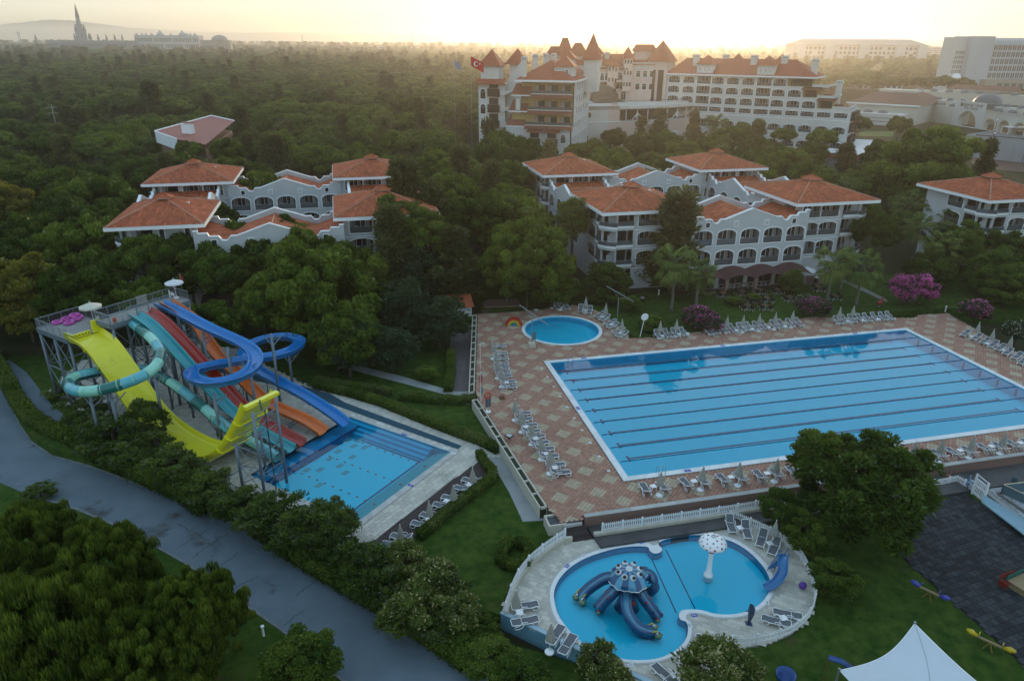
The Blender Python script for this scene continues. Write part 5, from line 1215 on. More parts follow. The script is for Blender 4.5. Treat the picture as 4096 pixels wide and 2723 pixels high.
def crowns(kind):
 if kind in CR_: return CR_[kind]
 out=[]
 if kind=='pine':
  for s in range(4):
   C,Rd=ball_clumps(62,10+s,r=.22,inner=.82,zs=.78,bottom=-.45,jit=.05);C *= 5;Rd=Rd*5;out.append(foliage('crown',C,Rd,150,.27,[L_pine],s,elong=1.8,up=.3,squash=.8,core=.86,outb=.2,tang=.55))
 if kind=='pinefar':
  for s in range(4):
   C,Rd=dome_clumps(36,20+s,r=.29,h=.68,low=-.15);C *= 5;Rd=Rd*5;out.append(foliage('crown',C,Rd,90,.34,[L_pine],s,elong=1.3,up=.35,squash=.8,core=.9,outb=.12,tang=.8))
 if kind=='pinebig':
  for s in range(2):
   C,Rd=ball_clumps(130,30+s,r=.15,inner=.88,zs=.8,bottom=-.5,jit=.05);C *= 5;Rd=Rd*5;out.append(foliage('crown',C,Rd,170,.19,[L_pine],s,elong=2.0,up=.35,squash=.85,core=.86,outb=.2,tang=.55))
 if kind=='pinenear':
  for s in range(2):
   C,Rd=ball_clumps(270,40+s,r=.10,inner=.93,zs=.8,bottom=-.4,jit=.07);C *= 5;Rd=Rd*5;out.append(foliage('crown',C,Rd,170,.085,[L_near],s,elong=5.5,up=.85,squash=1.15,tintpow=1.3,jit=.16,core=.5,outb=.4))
 if kind=='broad':
  for s in range(3):
   C,Rd=ball_clumps(72,50+s,r=.24,inner=.78,jit=.10);out.append(foliage('crown',C*4,Rd*4,150,.20,[L_broad],s,elong=1.5,up=.1,core=.65))
 if kind=='cas':      # tall loose feathery crown
  for s in range(3):
   g=np.random.default_rng(60+s);n=70;z=g.random(n);C=np.stack([g.normal(size=n)*.95*(1.15-z),g.normal(size=n)*.95*(1.15-z),z*9-1],1)
   out.append(foliage('crown',C,.95*(.6+.7*g.random(n)),110,.20,[L_cas],s,elong=2.6,up=-.1,core=.35,outb=.8,squash=.9))
 if kind=='pepper':
  for s in range(1):
   C,Rd=ball_clumps(110,70+s,r=.19,inner=.85,jit=.11);out.append(foliage('crown',C*5,Rd*5,260,.17,[L_broad,L_light],s,elong=2.4,up=-.35,core=.5,outb=.6,flower=(1,.10)))
 if kind=='bush':
  for s in range(3):
   C,Rd=ball_clumps(26,80+s,r=.42);out.append(foliage('crown',C,Rd,120,.10,[L_broad],s,elong=1.6,up=.1,core=.7))
 if kind=='loose':
  for s in range(3):
   C,Rd=ball_clumps(34,90+s,r=.30,inner=.85,jit=.16);out.append(foliage('crown',C,Rd,170,.06,[L_broad,L_grey],s,elong=2.6,up=.45,core=.3,outb=.9,flower=(1,.35)))
 if kind=='creamy':
  for s in range(3):
   C,Rd=ball_clumps(34,95+s,r=.32,inner=.75);out.append(foliage('crown',C,Rd,170,.07,[L_light,F_cream],s,elong=1.8,up=.35,core=.5,outb=.6,flower=(1,.26)))
 if kind=='oleander':
  for s in range(2):
   C,Rd=ball_clumps(40,98+s,r=.33);out.append(foliage('crown',C,Rd,150,.075,[L_dark,F_pink,F_white],s,elong=2.0,up=.3,core=.6,flower=(1,.32)))
 if kind=='bougain':
  C,Rd=ball_clumps(60,103,r=.28);out.append(foliage('crown',C,Rd,190,.06,[L_dark,F_pink],3,elong=1.2,up=.3,core=.6,flower=(1,.95)))
 if kind=='whiteol':
  C,Rd=ball_clumps(40,105,r=.33);out.append(foliage('crown',C,Rd,150,.07,[L_dark,F_white],3,elong=2,up=.3,core=.6,flower=(1,.12)))
 if kind=='yellow':
  C,Rd=ball_clumps(110,107,r=.2,inner=.8);out.append(foliage('crown',C*4,Rd*4,170,.20,[L_yel,L_light],3,elong=1.6,up=.1,core=.75,flower=(1,.3)))
 if kind=='lightt':
  C,Rd=ball_clumps(70,108,r=.27,inner=.75,zs=1.3);out.append(foliage('crown',C*3,Rd*3,130,.17,[L_light],3,elong=1.8,up=.1,core=.4,outb=.7))
 if kind=='willow':
  for s in range(2):
   C,Rd=ball_clumps(60,110+s,r=.3,inner=.75);out.append(foliage('crown',C*3,Rd*3,150,.15,[L_dark],s,elong=3.2,up=-.6,core=.5,outb=.7))
 CR_[kind]=out;return out
TR_={}
def trunk_for(kind,hk):
 key=(kind in ('palm',),round(hk))
 if key not in TR_: TR_[key]=trunk_mesh(max(hk,1.0),.1+.022*hk,6,hk*.28,hk*.1,seed=round(hk)+3)
 return TR_[key]
UNIT={'pine': 5,'pinefar': 5,'pinebig': 5,'pinenear': 5,'broad': 4*.95,'cas': 1.9,'pepper': 5,'bush': 1,'loose': 1.05,'creamy': 1.05,'oleander': 1,'bougain': 1,'whiteol': 1,'yellow': 4,'lightt': 3,'willow': 3}
_tc=[0]
def tree(kind,P,rad,h,label,cat='tree',group=None,name=None,gz=0.0,zs=None,trunk=True,base=None):
 """P ground point, rad crown radius, h total height"""
 ms=crowns(kind);_tc[0]+=1;me=ms[_tc[0] % len(ms)];s=rad/UNIT[kind]
 nm=name or {'pine': 'pine_tree','pinefar': 'pine_tree','pinebig': 'pine_tree','pinenear': 'pine_tree','cas': 'casuarina_tree'}.get(kind,'tree' if rad > 2.2 else 'shrub')
 e=empty(nm,(P[0],P[1],gz),random.uniform(0,6.28),label,cat,group)
 if kind.startswith('pine'):
  ch=zs or 1.15;z0=h-.93*rad*ch;sc=(s,s,s*ch)
 elif kind=='cas': sc=(s,s,h*.86/9.2);z0=h*.16
 else:
  zz=zs or (h/2/rad if h < 2.6*rad else 1.0);sc=(s,s,s*zz);z0=h-rad*zz*1.0
 inst('crown',me,e,(0,0,z0),0,sc)
 if trunk:
  th=max(.5,z0) if kind != 'cas' else h*.6
  t=trunk_for(kind,th);hk=max(round(th),1.0);inst('trunk',t,e,(0,0,0),0,(1,1,th/max(th,1) if False else 1))
 return e
def trpx(kind,x,y,wpx,h,label,gz=0.0,zf=.62,**kw):
 """crown centre seen at (x,y), crown width wpx pixels, total height h"""
 P=G(x,y,gz+h*zf);rad=wpx/2*depth(P)/FD
 return tree(kind,(P.x,P.y),rad,h,label,gz=gz,**kw)
# pines close to the villas and slides (x, y, width, height, label)
near=[
 ('pinebig',715,640,300,15,'largest domed pine right of the water slides'),
 ('pine',640,560,150,13,'domed pine left of the largest one, before the villa gable'),('pine',800,760,170,9,'low dark pine right of the slides, below the largest pine'),
 ('pine',430,600,200,13,'round pine before the left villa eaves'),('pine',330,610,150,13,'pine left of the round one before the left villa'),
 ('pine',520,640,150,12,'pine right behind the slide tower umbrella'),('pine',200,560,210,14,'broad pine above the left end of the slide tower'),
 ('pine',230,450,190,15,'pine left of the upper left villa roof'),('pine',110,440,190,15,'pine at the left edge level with the villa roofs'),
 ('pine',130,500,180,14,'second pine from the left edge, below the villa roof level'),('pine',190,655,220,12,'wide pine behind the slide tower'),
 ('pine',330,690,150,10,'dark pine behind the upper umbrella of the tower'),('pine',600,700,150,10,'dark pine beyond the blue flume loop'),('pine',700,560,150,12,'pine before the lower left villa gable'),('pine',760,600,170,12,'pine right beside the largest pine'),('pine',840,620,130,10,'dark pine under the casuarinas'),('pine',570,560,140,12,'pine hiding the foot of the left villa'),('pine',480,560,130,12,'pine before the left villa wing'),('pine',880,680,130,8,'low pine left of the weeping tree'),
 ('pine',480,740,140,9,'low dark pine behind the orange slide start'),('pine',770,765,130,8,'low pine right of the blue flume loop'),
 ('pine',610,447,130,14,'pine in the courtyard of the left villas'),('pine',240,545,120,14,'pine under the left corner of the lower left villa roof'),('pine',290,560,130,12,'pine before the lower left villa balconies'),('pine',500,520,110,12,'pine between the two lower left villa roofs'),('pine',600,600,150,12,'pine covering the lower gable of the left villas'),('pine',680,590,150,13,'pine joined to the left side of the largest pine'),
 ('pinebig',1215,580,230,15,'big dark pine between the two villa groups'),('pine',1100,440,170,13,'pine above the gap between the villa groups'),
 ('pine',1160,490,130,13,'pine left of the right villa gable'),('pine',1060,390,150,13,'pine right of the left villa roofs'),('pine',1000,370,100,12,'small pine touching the left villa roof end'),
 ('pine',1560,400,170,14,'pine in the courtyard of the right villas'),('pine',1500,430,110,13,'smaller pine beside the right courtyard pine'),
 ('pine',1750,345,150,14,'domed pine under the hotel palms'),('pine',1720,385,120,13,'pine below the domed one near the hotel palms'),('pine',1850,375,110,13,'pine left of the white podium roof'),
 ('broad',2210,560,130,9,'leafy tree before the wall of the right edge villa'),('broad',2290,575,120,9,'leafy tree under the balconies of the right edge villa'),('pine',2150,610,120,8,'dark tree above the bougainvillea'),('pinebig',1100,520,180,16,'tall dark pine in the gap between the villa groups'),('pine',1170,420,130,15,'pine behind the gap between the villa groups'),('pine',1040,450,130,15,'pine at the right end of the left villas'),('broad',925,540,130,15,'dark leafy tree before the lower right corner of the left villas'),('broad',985,560,120,14,'dark leafy tree right of the left villa corner'),('pine',420,575,150,13,'pine under the eaves of the lower left villa'),('broad',1060,520,110,14,'leafy tree left of the tall dark pine'),('cas',560,300,60,19,'tall feathery tree beside the red roofed pavilion'),('cas',350,235,70,22,'tallest feathery tree above the left wood'),('cas',480,250,50,20,'feathery tree right of the tallest one in the left wood'),
 ('broad',2130,370,200,21,'tall broadleaf tree in front of the domed gate'),('broad',2180,420,150,14,'lower broadleaf tree beside the tall one at the gate'),
 ('pine',2020,540,120,12,'dark tree right of the right villa tower'),('broad',1985,500,90,11,'leafy tree against the right villa tower'),
 ('broad',2300,620,140,8,'large shrub tree at the right edge above the oleanders'),('broad',2350,580,110,8,'tree cut by the right edge above the loungers'),('broad',2330,660,120,6,'dark rounded tree beyond the right hand loungers'),
 ('cas',935,470,120,20,'tall grey green casuarina before the left villa end'),('cas',1000,500,90,17,'casuarina right of the tall one'),('cas',900,560,100,15,'dark casuarina left of the tall one'),
 ('cas',1050,590,100,12,'brownish casuarina by the garden edge'),('cas',1560,520,130,17,'tall casuarina before the right villa facade'),('cas',1500,540,70,13,'narrow casuarina beside the tall villa one'),
 ('lightt',1320,530,95,13,'pale green tree before the curved balconies'),('broad',1400,640,120,7,'shrubby tree below the curved balconies'),
 ('broad',1270,660,110,5,'flowering shrub tree above the round pool'),('willow',1010,730,150,7,'weeping tree at the corner of the side path'),('willow',800,790,130,7,'weeping dark tree right of the blue flume'),('willow',930,700,140,9,'dark tree left of the weeping one'),
 ('willow',900,790,130,6,'low weeping tree over the garden lawn'),('willow',960,620,130,9,'dark tree below the casuarinas'),
 ('yellow',45,660,230,12,'yellow green tree at the left edge'),('yellow',15,490,150,15,'upper yellow green tree at the left edge'),
 ('willow',1130,560,90,9,'dark tree in the garden left of the big dark pine'),
]
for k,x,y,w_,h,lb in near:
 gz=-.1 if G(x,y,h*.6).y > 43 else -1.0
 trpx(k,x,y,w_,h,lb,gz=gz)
# the two big pines over the road at the lower left, seen close
trpx('pinenear',110,1430,430,8.5,'huge pine filling the lower left corner',gz=-1.95,zf=.6)
trpx('pinenear',330,1530,300,6.5,'low pine at the bottom edge between the two big ones',gz=-1.95,zf=.6)
trpx('pinenear',230,1290,250,7.0,'pine with light shoots in the middle of the lower left group',gz=-1.95,zf=.6)
trpx('pinenear',440,1410,250,7.5,'big pine with upright shoots at the road edge, lower left',gz=-1.95,zf=.6)
trpx('pinenear',60,1230,250,6.0,'pine behind the two big ones at the lower left',gz=-1.95,zf=.6)
trpx('broad',690,1530,190,4.0,'dark round bush at the lower edge beside the road',gz=-1.95,zf=.5,cat='bush',name='bush')
trpx('loose',92,1135,80,1.3,'spiky shrub above the near pines at the road edge',gz=-1.95,zf=.5,cat='shrub')
# pepper tree and its neighbours
trpx('pepper',1990,1120,330,9.0,'large pepper tree overhanging the retaining wall and playground',gz=-1.0,zf=.55)
trpx('broad',1890,1030,120,8.6,'top limb tree of the pepper tree group',gz=-1.0,zf=.8)
trpx('broad',1925,1335,115,2.8,'round bush outside the picket fence by the slide',gz=-1.0,zf=.5,cat='bush',name='bush')
trpx('broad',1800,1170,90,4.2,'small dark tree at the corner of the picket fence',gz=-1.0,zf=.6)
trpx('broad',1860,1230,110,3.4,'dark bush under the pepper tree',gz=-1.0,zf=.5,cat='bush',name='bush')
# shrubs between road and splash pool
for x,y,w_,h,lb in ((190,950,110,2.6,'left end shrub of the screen below the slides'),(260,1010,150,3.6,'shrub with light shoots before the yellow slide'),(330,975,120,4.8,'tallest loose shrub before the yellow slide'),(390,1075,130,3,'shrub at the low point of the yellow slide'),
      (470,1120,120,2.6,'dark shrub left of the fence post'),(520,1165,90,2.2,'low shrub at the fence post'),(640,1185,140,3.2,'loose shrub right of the fence post'),(730,1220,150,3.4,'loose shrub at the near pool corner'),(780,1200,110,3.4,'shrub reaching the teal steps'),(850,1310,150,3.4,'dark shrub below the timber terrace')):
 trpx('loose',x,y,w_,h,lb,gz=-1.02,zf=.5,cat='shrub',group='screen shrubs along the road')
for x,y,w_,h,lb in ((930,1300,130,3.4,'cream flowering shrub at the end of the timber terrace'),(1010,1340,140,3.4,'cream flowering shrub at the lawn corner'),(960,1390,160,3.2,'cream flowering shrub beside the road'),(1060,1410,110,2.6,'small cream shrub next to the lawn')):
 trpx('creamy',x,y,w_,h,lb,gz=-1.05,zf=.5,cat='shrub',group='cream flowering shrubs')
for x,y,w_,h,gz,lb in ((1640,1530,200,3.6,-1,'yellow flowering bush at the lower edge of the pool deck'),(1720,1560,130,3.0,-1,'second yellow flowering bush at the lower edge'),(1375,1520,110,3.0,-2,'slender flowering bush over the blue wall'),(1420,1560,110,2.6,-2,'flowering bush at the lower edge over the blue wall')):
 trpx('creamy',x,y,w_,h,lb,gz=gz,zf=.55,cat='bush',name='bush')
for x,y,w_,h,lb in ((1070,1475,110,1.7,'hedge bush under the blue wall, first'),(1130,1510,130,1.7,'hedge bush under the blue wall, second'),(1200,1555,140,1.7,'hedge bush under the blue wall, third'),(1110,1440,80,1.6,'hedge bush at the corner of the blue wall')):
 trpx('broad',x,y,w_,h,lb,gz=-1.96,zf=.5,cat='bush',name='bush',group='hedge bushes under the blue wall')
# oleanders and bougainvillea
for k,x,y,w_,h,lb in (('oleander',1608,730,92,3.2,'pink oleander left of the long lounger row'),('oleander',1880,705,84,3.2,'pink oleander between the two far lounger rows'),('bougain',2080,665,76,5.0,'large magenta bougainvillea left part'),('bougain',2125,665,88,4.8,'large magenta bougainvillea right part'),
                           ('oleander',2250,715,90,3.0,'white and pink oleander right of the bougainvillea'),('whiteol',2345,765,80,3.2,'white oleander at the right edge'),('oleander',1640,745,60,2.2,'low oleander by the umbrella'),('whiteol',1850,700,50,3.2,'white flowering part of the oleander group'),
                           ('bush',1498,745,70,2.2,'green bush behind the round sign'),('bush',1455,700,55,2.6,'green bush beside the tall mast'),('bush',1690,692,44,1.3,'small bush among the garden tables'),('bush',1735,685,40,1.2,'second small bush among the garden tables'),('lightt',1825,650,66,3.6,'light green tree on the garden lawn'),('bush',1375,690,45,1.2,'round grey bush above the round pool'),('bush',985,860,60,1.8,'small bush on the shaded lawn'),('bush',1330,670,60,2.2,'bush above the left poolside umbrella')):
 gz=-1.0 if x < 1000 else -.05;trpx(k,x,y,w_,h,lb,gz=gz,zf=.5,cat='shrub' if k in ('oleander','whiteol','bougain') else 'bush',name={'oleander': 'oleander','whiteol': 'oleander','bougain': 'bougainvillea'}.get(k,'bush'))
# more of the screen between the road and the slides
for i,(x,y,w_,h) in enumerate(((225,985,110,2.4),(300,1045,120,2.4),(360,1030,90,3.0),(430,1090,110,2.6),(555,1165,110,2.4),(600,1195,120,2.6),(690,1215,130,3.0),(770,1260,110,2.4),(810,1280,90,2.2),(885,1350,130,2.8),(930,1420,130,2.4),(1010,1440,120,2.2),(1040,1370,110,2.6),(660,1240,130,2.2),(150,905,90,2.0))):
 trpx('loose',x,y,w_,h,'dense shrub of the green screen beside the road, %s from the left end' % ['second','fourth','fifth','sixth','seventh','eighth','tenth','eleventh','twelfth','thirteenth','fourteenth','sixteenth','fifteenth','ninth','first'][i],gz=-1.02 if i < 10 else -1.6,zf=.5,cat='shrub',group='screen shrubs along the road')
# palms
def frond_crown(seed,n=42,R_=2.6):
 g=random.Random(seed);V=[];F=[];T=[]
 for i in range(n):
  a=i*2.39996;el=g.uniform(-.9,1.1);Lp=R_*g.uniform(.35,.5);d=Vector((math.cos(a)*math.cos(el),math.sin(a)*math.cos(el),math.sin(el)));st=d*.1;e=d*Lp+Vector((0,0,-.1))
  side=Vector((-math.sin(a),math.cos(a),0));b=len(V);w0=side*.03
  V+=[tuple(st-w0),tuple(st+w0),tuple(e+w0),tuple(e-w0)];F.append((b,b+1,b+2,b+3));T.append(g.random()*.5)
  t0=g.random()
  for k in range(15):
   q=(k/14-.5)*2.5;dd=(d*math.cos(q)+side*math.sin(q)).normalized();L_=R_*.48*(1-.25*abs(q)/1.25)*g.uniform(.85,1.1)
   m_=e+dd*L_*.55;tip=e+dd*L_*.9+Vector((0,0,-.45*L_));pw=dd.cross(Vector((0,0,1)));pw=(pw.normalized() if pw.length > .1 else side)*.055
   b=len(V);V+=[tuple(e-pw*.4),tuple(e+pw*.4),tuple(m_+pw),tuple(m_-pw),tuple(tip)];F+=[(b,b+1,b+2,b+3),(b+3,b+2,b+4,b+4)];T+=[t0*.6+g.random()*.4]*2
 F=[f if f[2] != f[3] else (f[0],f[1],f[2],f[2]) for f in F]
 me=bpy.data.meshes.new('crown');me.from_pydata(V,[],[tuple(dict.fromkeys(f)) for f in F]);me.materials.append(L_palm)
 at=me.attributes.new('tint','FLOAT','FACE');at.data.foreach_set('value',T);me.update();return me
palmc=[frond_crown(s) for s in range(3)]
def palm_trunk(h):
 b=MB();b.smooth=True;n=14;b.tube([(.04*math.sin(i*1.3)*1,0,h*i/n) for i in range(n+1)],[(.3 if i==0 else .2)+(.03 if i % 2 else 0)-.05*i/n for i in range(n+1)],8);return b.mesh('trunk',barkp)
_pt={}
def palm(x,y,wpx,h,label,gz=0.0):
 P=G(x,y,gz+h);rad=wpx/2*depth(P)/FD;s=rad/1.85;e=empty('palm_tree',(P.x,P.y,gz),random.uniform(0,6),label,'palm','fan palms')
 if h not in _pt: _pt[h]=palm_trunk(h)
 inst('trunk',_pt[h],e);inst('crown',random.choice(palmc),e,(0,0,h),random.uniform(0,6),(s,s,s));return e
for x,y,w_,h,lb in ((1558,600,100,7.6,'fan palm before the villa canopies'),(1612,622,80,6.6,'shorter fan palm right beside the canopy palm'),(1922,600,90,6.4,'fan palm at the right end of the villa terrace'),(1990,612,88,6.0,'fan palm right of the terrace one, leaning trunk'),(1950,590,50,5.5,'small fan palm behind the terrace pair'),
      (1650,288,62,11,'leftmost of the tall palms before the hotel'),(1692,262,78,13,'second tall palm before the hotel'),(1735,268,76,12,'third tall palm before the hotel'),(1778,266,80,12,'fourth tall palm before the hotel'),
      (2075,440,60,7,'palm at the left of the palm grove'),(2100,470,80,8,'palm in the middle of the palm grove'),(2145,480,80,8,'palm of the grove below the broadleaf tree'),(2190,510,80,7,'palm of the grove near the right villa'),(2240,530,80,6,'palm before the right villa wall'),(2120,520,70,7,'lower palm of the grove'),(2170,560,80,6,'lowest palm of the grove'),(2060,400,60,8,'palm right of the white podium'),(2290,540,60,6,'palm beside the right edge villa'),(2320,510,60,7,'rightmost palm before the villa'),(1950,430,60,8,'palm behind the right villa roof'),(1905,400,50,8,'palm left of the podium glass')):
 palm(x,y,w_,h,lb,gz=-.05)
# hedges: rows of clipped leafy blocks, each block a thing
def hedge_mesh(L_,w_,h,seed):
 g=np.random.default_rng(seed);n=int(900*L_*1.0);p=[]
 P=np.stack([(g.random(n)-.5)*L_,(g.random(n)-.5)*w_,g.random(n)*h],1);f=g.integers(0,3,n)
 P[:,2]=np.where(f==0,h,P[:,2]);P[:,1]=np.where(f==1,np.sign(P[:,1])*w_/2,P[:,1]);P[:,0]=np.where((f==2) & (g.random(n) < .3),np.sign(P[:,0])*L_/2,P[:,0]);P+=g.normal(size=(n,3))*.045
 a=g.normal(size=(n,3));a /= np.linalg.norm(a,axis=1)[:,None];b=np.cross(a,g.normal(size=(n,3)));b /= np.linalg.norm(b,axis=1)[:,None];s=.05+.05*g.random(n)[:,None]
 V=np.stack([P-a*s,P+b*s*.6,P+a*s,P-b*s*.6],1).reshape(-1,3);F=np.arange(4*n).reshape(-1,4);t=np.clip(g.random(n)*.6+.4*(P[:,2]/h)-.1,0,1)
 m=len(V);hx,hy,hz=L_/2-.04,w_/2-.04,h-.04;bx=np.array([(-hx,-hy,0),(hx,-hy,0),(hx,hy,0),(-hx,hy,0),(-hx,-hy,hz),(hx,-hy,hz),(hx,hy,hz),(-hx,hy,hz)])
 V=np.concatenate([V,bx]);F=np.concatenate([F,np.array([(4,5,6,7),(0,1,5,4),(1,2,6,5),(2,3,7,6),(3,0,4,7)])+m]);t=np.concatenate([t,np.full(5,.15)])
 return V,F,t
_hm=[hedge_mesh(1.6,.9,.85,s) for s in range(3)]
_hme=[[np_mesh('hedge',V,F,[m_],t) for V,F,t in _hm] for m_ in (L_hedge,L_broad)]
def hedgerow(pts,label,z,sc=1.0,light=.4,group='clipped hedges',step=1.5,hs=1.0):
 e=empty('hedge',(pts[0][0],pts[0][1],z),0,label,'hedge',group)
 for p,t in along([(a[0],a[1],z) for a in pts],step*sc):
  me=_hme[0 if random.random() < light else 1][random.randrange(3)]
  inst('foliage',me,e,(p.x-pts[0][0],p.y-pts[0][1],random.uniform(-.05,.03)),math.atan2(t.y,t.x),(sc,sc,hs*random.uniform(.9,1.08)))
hedgerow(WL(KA,[(690,165),(900,215),(1150,290),(1400,390),(1640,485),(1850,560),(2000,635)],-.6),'long clipped hedge between the splash pool path and the triangular lawn',-1.02,light=.55)
hedgerow(WL(KA,[(700,135),(860,160),(1100,200)],-.6),'upper clipped hedge at the start of the garden path',-1.02,light=.5)
hedgerow(WL(KA,[(1160,205),(1215,225)],-.6),'single clipped hedge block beside the path bollard',-1.02,light=1)
hedgerow(WL(KA,[(1310,245),(1500,265),(1700,268)],-.6),'light green clipped hedge above the triangular lawn',-1.02,light=.9)
hedgerow(WL(KA,[(1770,262),(1800,265)],-.6),'hedge block at the corner of the terrace wall',-1.02,light=1)
hedgerow(WL(KA,[(1640,-60),(1640,60),(1620,190)],-.6),'straight dark hedge beside the side path',-1.02,light=0)
hedgerow(WL(KA,[(1860,680),(1900,740),(1950,800),(1930,850),(1850,900),(1740,985),(1600,1090),(1500,1180),(1400,1260)],-.6),'loose hedge behind the loungers of the timber terrace',-1.02,sc=.8,light=.5)
hedgerow(smoothpath([(p[0],p[1],0) for p in WL(K8,[(175,400),(165,450),(215,480),(300,485),(340,430),(330,370),(270,345),(210,355)],-.6)],2,closed=True),'ring shaped clipped hedge on the lawn',-1.02,sc=.75,light=.1)
hedgerow([tuple(p)[:2] for p in smoothpath([(p[0],p[1],0) for p in WL(K1,[(-120,560),(0,745),(60,850),(120,960),(200,1060),(300,1130),(420,1180),(560,1260),(700,1330),(850,1395),(1000,1460),(1150,1530),(1250,1600)],-1)],3)],'long dark hedge between the road and the slides',-1.4,sc=1.5,light=.08,step=1.4,hs=1.6)
hedgerow([tuple(p)[:2] for p in smoothpath([(p[0],p[1],0) for p in WL(KD,[(600,1220),(680,1275),(780,1335),(900,1405),(1000,1470),(1100,1540)],-1.3)],3)],'dark hedge along the right side of the road',-1.6,sc=1.5,light=.1,step=1.4,hs=1.3)
# ------------- the pine forest: 300 single trees, then one mass further out
def blocked(x,y):
 for X0,Y0 in ((14.4,48.1),(-56.3,52.6)):
  if X0-7 < x < X0+56 and Y0-12 < y < Y0+55: return True
 if 70 < x < 130 and 36 < y < 80: return True
 if x > 5 and y < 47: return True
 if y < 46 and x > -60: return True
 if x < -50 and y < 34: return True
 if 10 < x < 150 and 137 < y < 225 and (x-10)*.9+(y-137) > 8 and y > 152-(x-25)*.45 and not (x > 65 and y < 170-(x-90)*.4 and x < 125): return True
 if x > 112 and 118 < y < 175: return True
 if x > 175 and y < 420 and x > .52*y+55: return True
 if 440 < x and 380 < y < 620: return True
 if -76 < x < -50 and 150 < y < 225: return True
 if 60 < x < 120 and 60 < y < 130: return random.random() < .5
 if 88 < x < 165 and 84 < y < 126: return True
 return False
cand=[];g=random.Random(11);tries=0
grid={}
while len(cand) < 1400 and tries < 60000:
 tries+=1
 y=48+560*g.random()**1.25;hw=.80*(y+55)
 x=-22+.235*(y+50)+g.uniform(-1,1)*hw
 if blocked(x,y): continue
 sp=7.4+.004*y
 key=(int(x//8),int(y//8));ok=True
 for dx in (-1,0,1):
  for dy in (-1,0,1):
   for q in grid.get((key[0]+dx,key[1]+dy),()):
    if (q[0]-x)**2+(q[1]-y)**2 < sp*sp: ok=False
 if ok: grid.setdefault(key,[]).append((x,y));cand.append((x,y))
cand.sort(key=lambda p: p[0]*.2+p[1])
kinds_far=[]
def spot(x,y):
 if y > 215: return 'far back left of the hotel' if x < 40 else 'far back behind the hotel'
 if x < -62: return 'left of the left villas'
 if x < -2: return 'behind the left villas' if y > 104 else 'in front of the left villas'
 if x < 16: return 'in the gap between the villa groups'
 return 'between the right villas and the hotel' if y > 98 else 'beside the right villas'
for i,(x,y) in enumerate(cand[:290]):
 rr=g.random();wh=spot(x,y)
 if rr < .76:
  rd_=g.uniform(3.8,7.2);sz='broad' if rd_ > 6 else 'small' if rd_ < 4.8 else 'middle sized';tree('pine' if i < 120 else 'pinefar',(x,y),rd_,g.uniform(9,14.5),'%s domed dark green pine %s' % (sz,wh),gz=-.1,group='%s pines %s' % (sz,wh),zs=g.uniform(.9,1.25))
 elif rr < .92: tree('cas',(x,y),g.uniform(2.4,3.6),g.uniform(13,19),'taller feathery tree rising above the pines '+wh,gz=-.1,group='feathery trees '+wh)
 else: tree('broad',(x,y),g.uniform(3,4.4),g.uniform(9,14),'leafy lighter tree standing among the pines '+wh,gz=-.1,group='leafy trees '+wh)
rest=cand[290:]
def scatter(name,pts,kinds,label,seed):
 me=bpy.data.meshes.new(name);me.from_pydata([(p[0],p[1],p[2]) for p in pts],[],[])
 a=me.attributes.new('sc','FLOAT_VECTOR','POINT');a.data.foreach_set('vector',[c for p in pts for c in p[3]])
 r_=me.attributes.new('rot','FLOAT','POINT');r_.data.foreach_set('value',[p[4] for p in pts])
 o=bpy.data.objects.new(name,me);COL.objects.link(o);tag(o,label,kind='stuff')
 ng=bpy.data.node_groups.new(name,'GeometryNodeTree');ng.interface.new_socket('Geometry',in_out='INPUT',socket_type='NodeSocketGeometry');ng.interface.new_socket('Geometry',in_out='OUTPUT',socket_type='NodeSocketGeometry')
 N=ng.nodes;L=ng.links;gi=N.new('NodeGroupInput');go=N.new('NodeGroupOutput');jn=N.new('GeometryNodeJoinGeometry')
 m2p=N.new('GeometryNodeMeshToPoints');L.new(gi.outputs[0],m2p.inputs[0])
 sc=N.new('GeometryNodeInputNamedAttribute');sc.data_type='FLOAT_VECTOR';sc.inputs[0].default_value='sc'
 ro=N.new('GeometryNodeInputNamedAttribute');ro.data_type='FLOAT';ro.inputs[0].default_value='rot'
 cx=N.new('ShaderNodeCombineXYZ');L.new(ro.outputs['Attribute'],cx.inputs[2])
 ri=N.new('FunctionNodeRandomValue');ri.data_type='INT';ri.inputs['Min'].default_value=0
 mn=[s for s in ri.inputs if s.name=='Min' and s.enabled][0] if False else None
 ri.inputs[4].default_value=0;ri.inputs[5].default_value=len(kinds)-1;ri.inputs['Seed'].default_value=seed
 for k,src in enumerate(kinds):
  oi=N.new('GeometryNodeObjectInfo');oi.inputs[0].default_value=src;oi.transform_space='ORIGINAL'
  ip=N.new('GeometryNodeInstanceOnPoints');cp=N.new('FunctionNodeCompare');cp.data_type='INT';cp.operation='EQUAL';cp.inputs[3].default_value=k
  L.new(ri.outputs[2],cp.inputs[2]);L.new(cp.outputs[0],ip.inputs['Selection']);L.new(m2p.outputs[0],ip.inputs['Points']);L.new(oi.outputs['Geometry'],ip.inputs['Instance'])
  L.new(cx.outputs[0],ip.inputs['Rotation']);L.new(sc.outputs['Attribute'],ip.inputs['Scale']);L.new(ip.outputs[0],jn.inputs[0])
 L.new(jn.outputs[0],go.inputs[0]);md=o.modifiers.new('trees','NODES');md.node_group=ng;return o
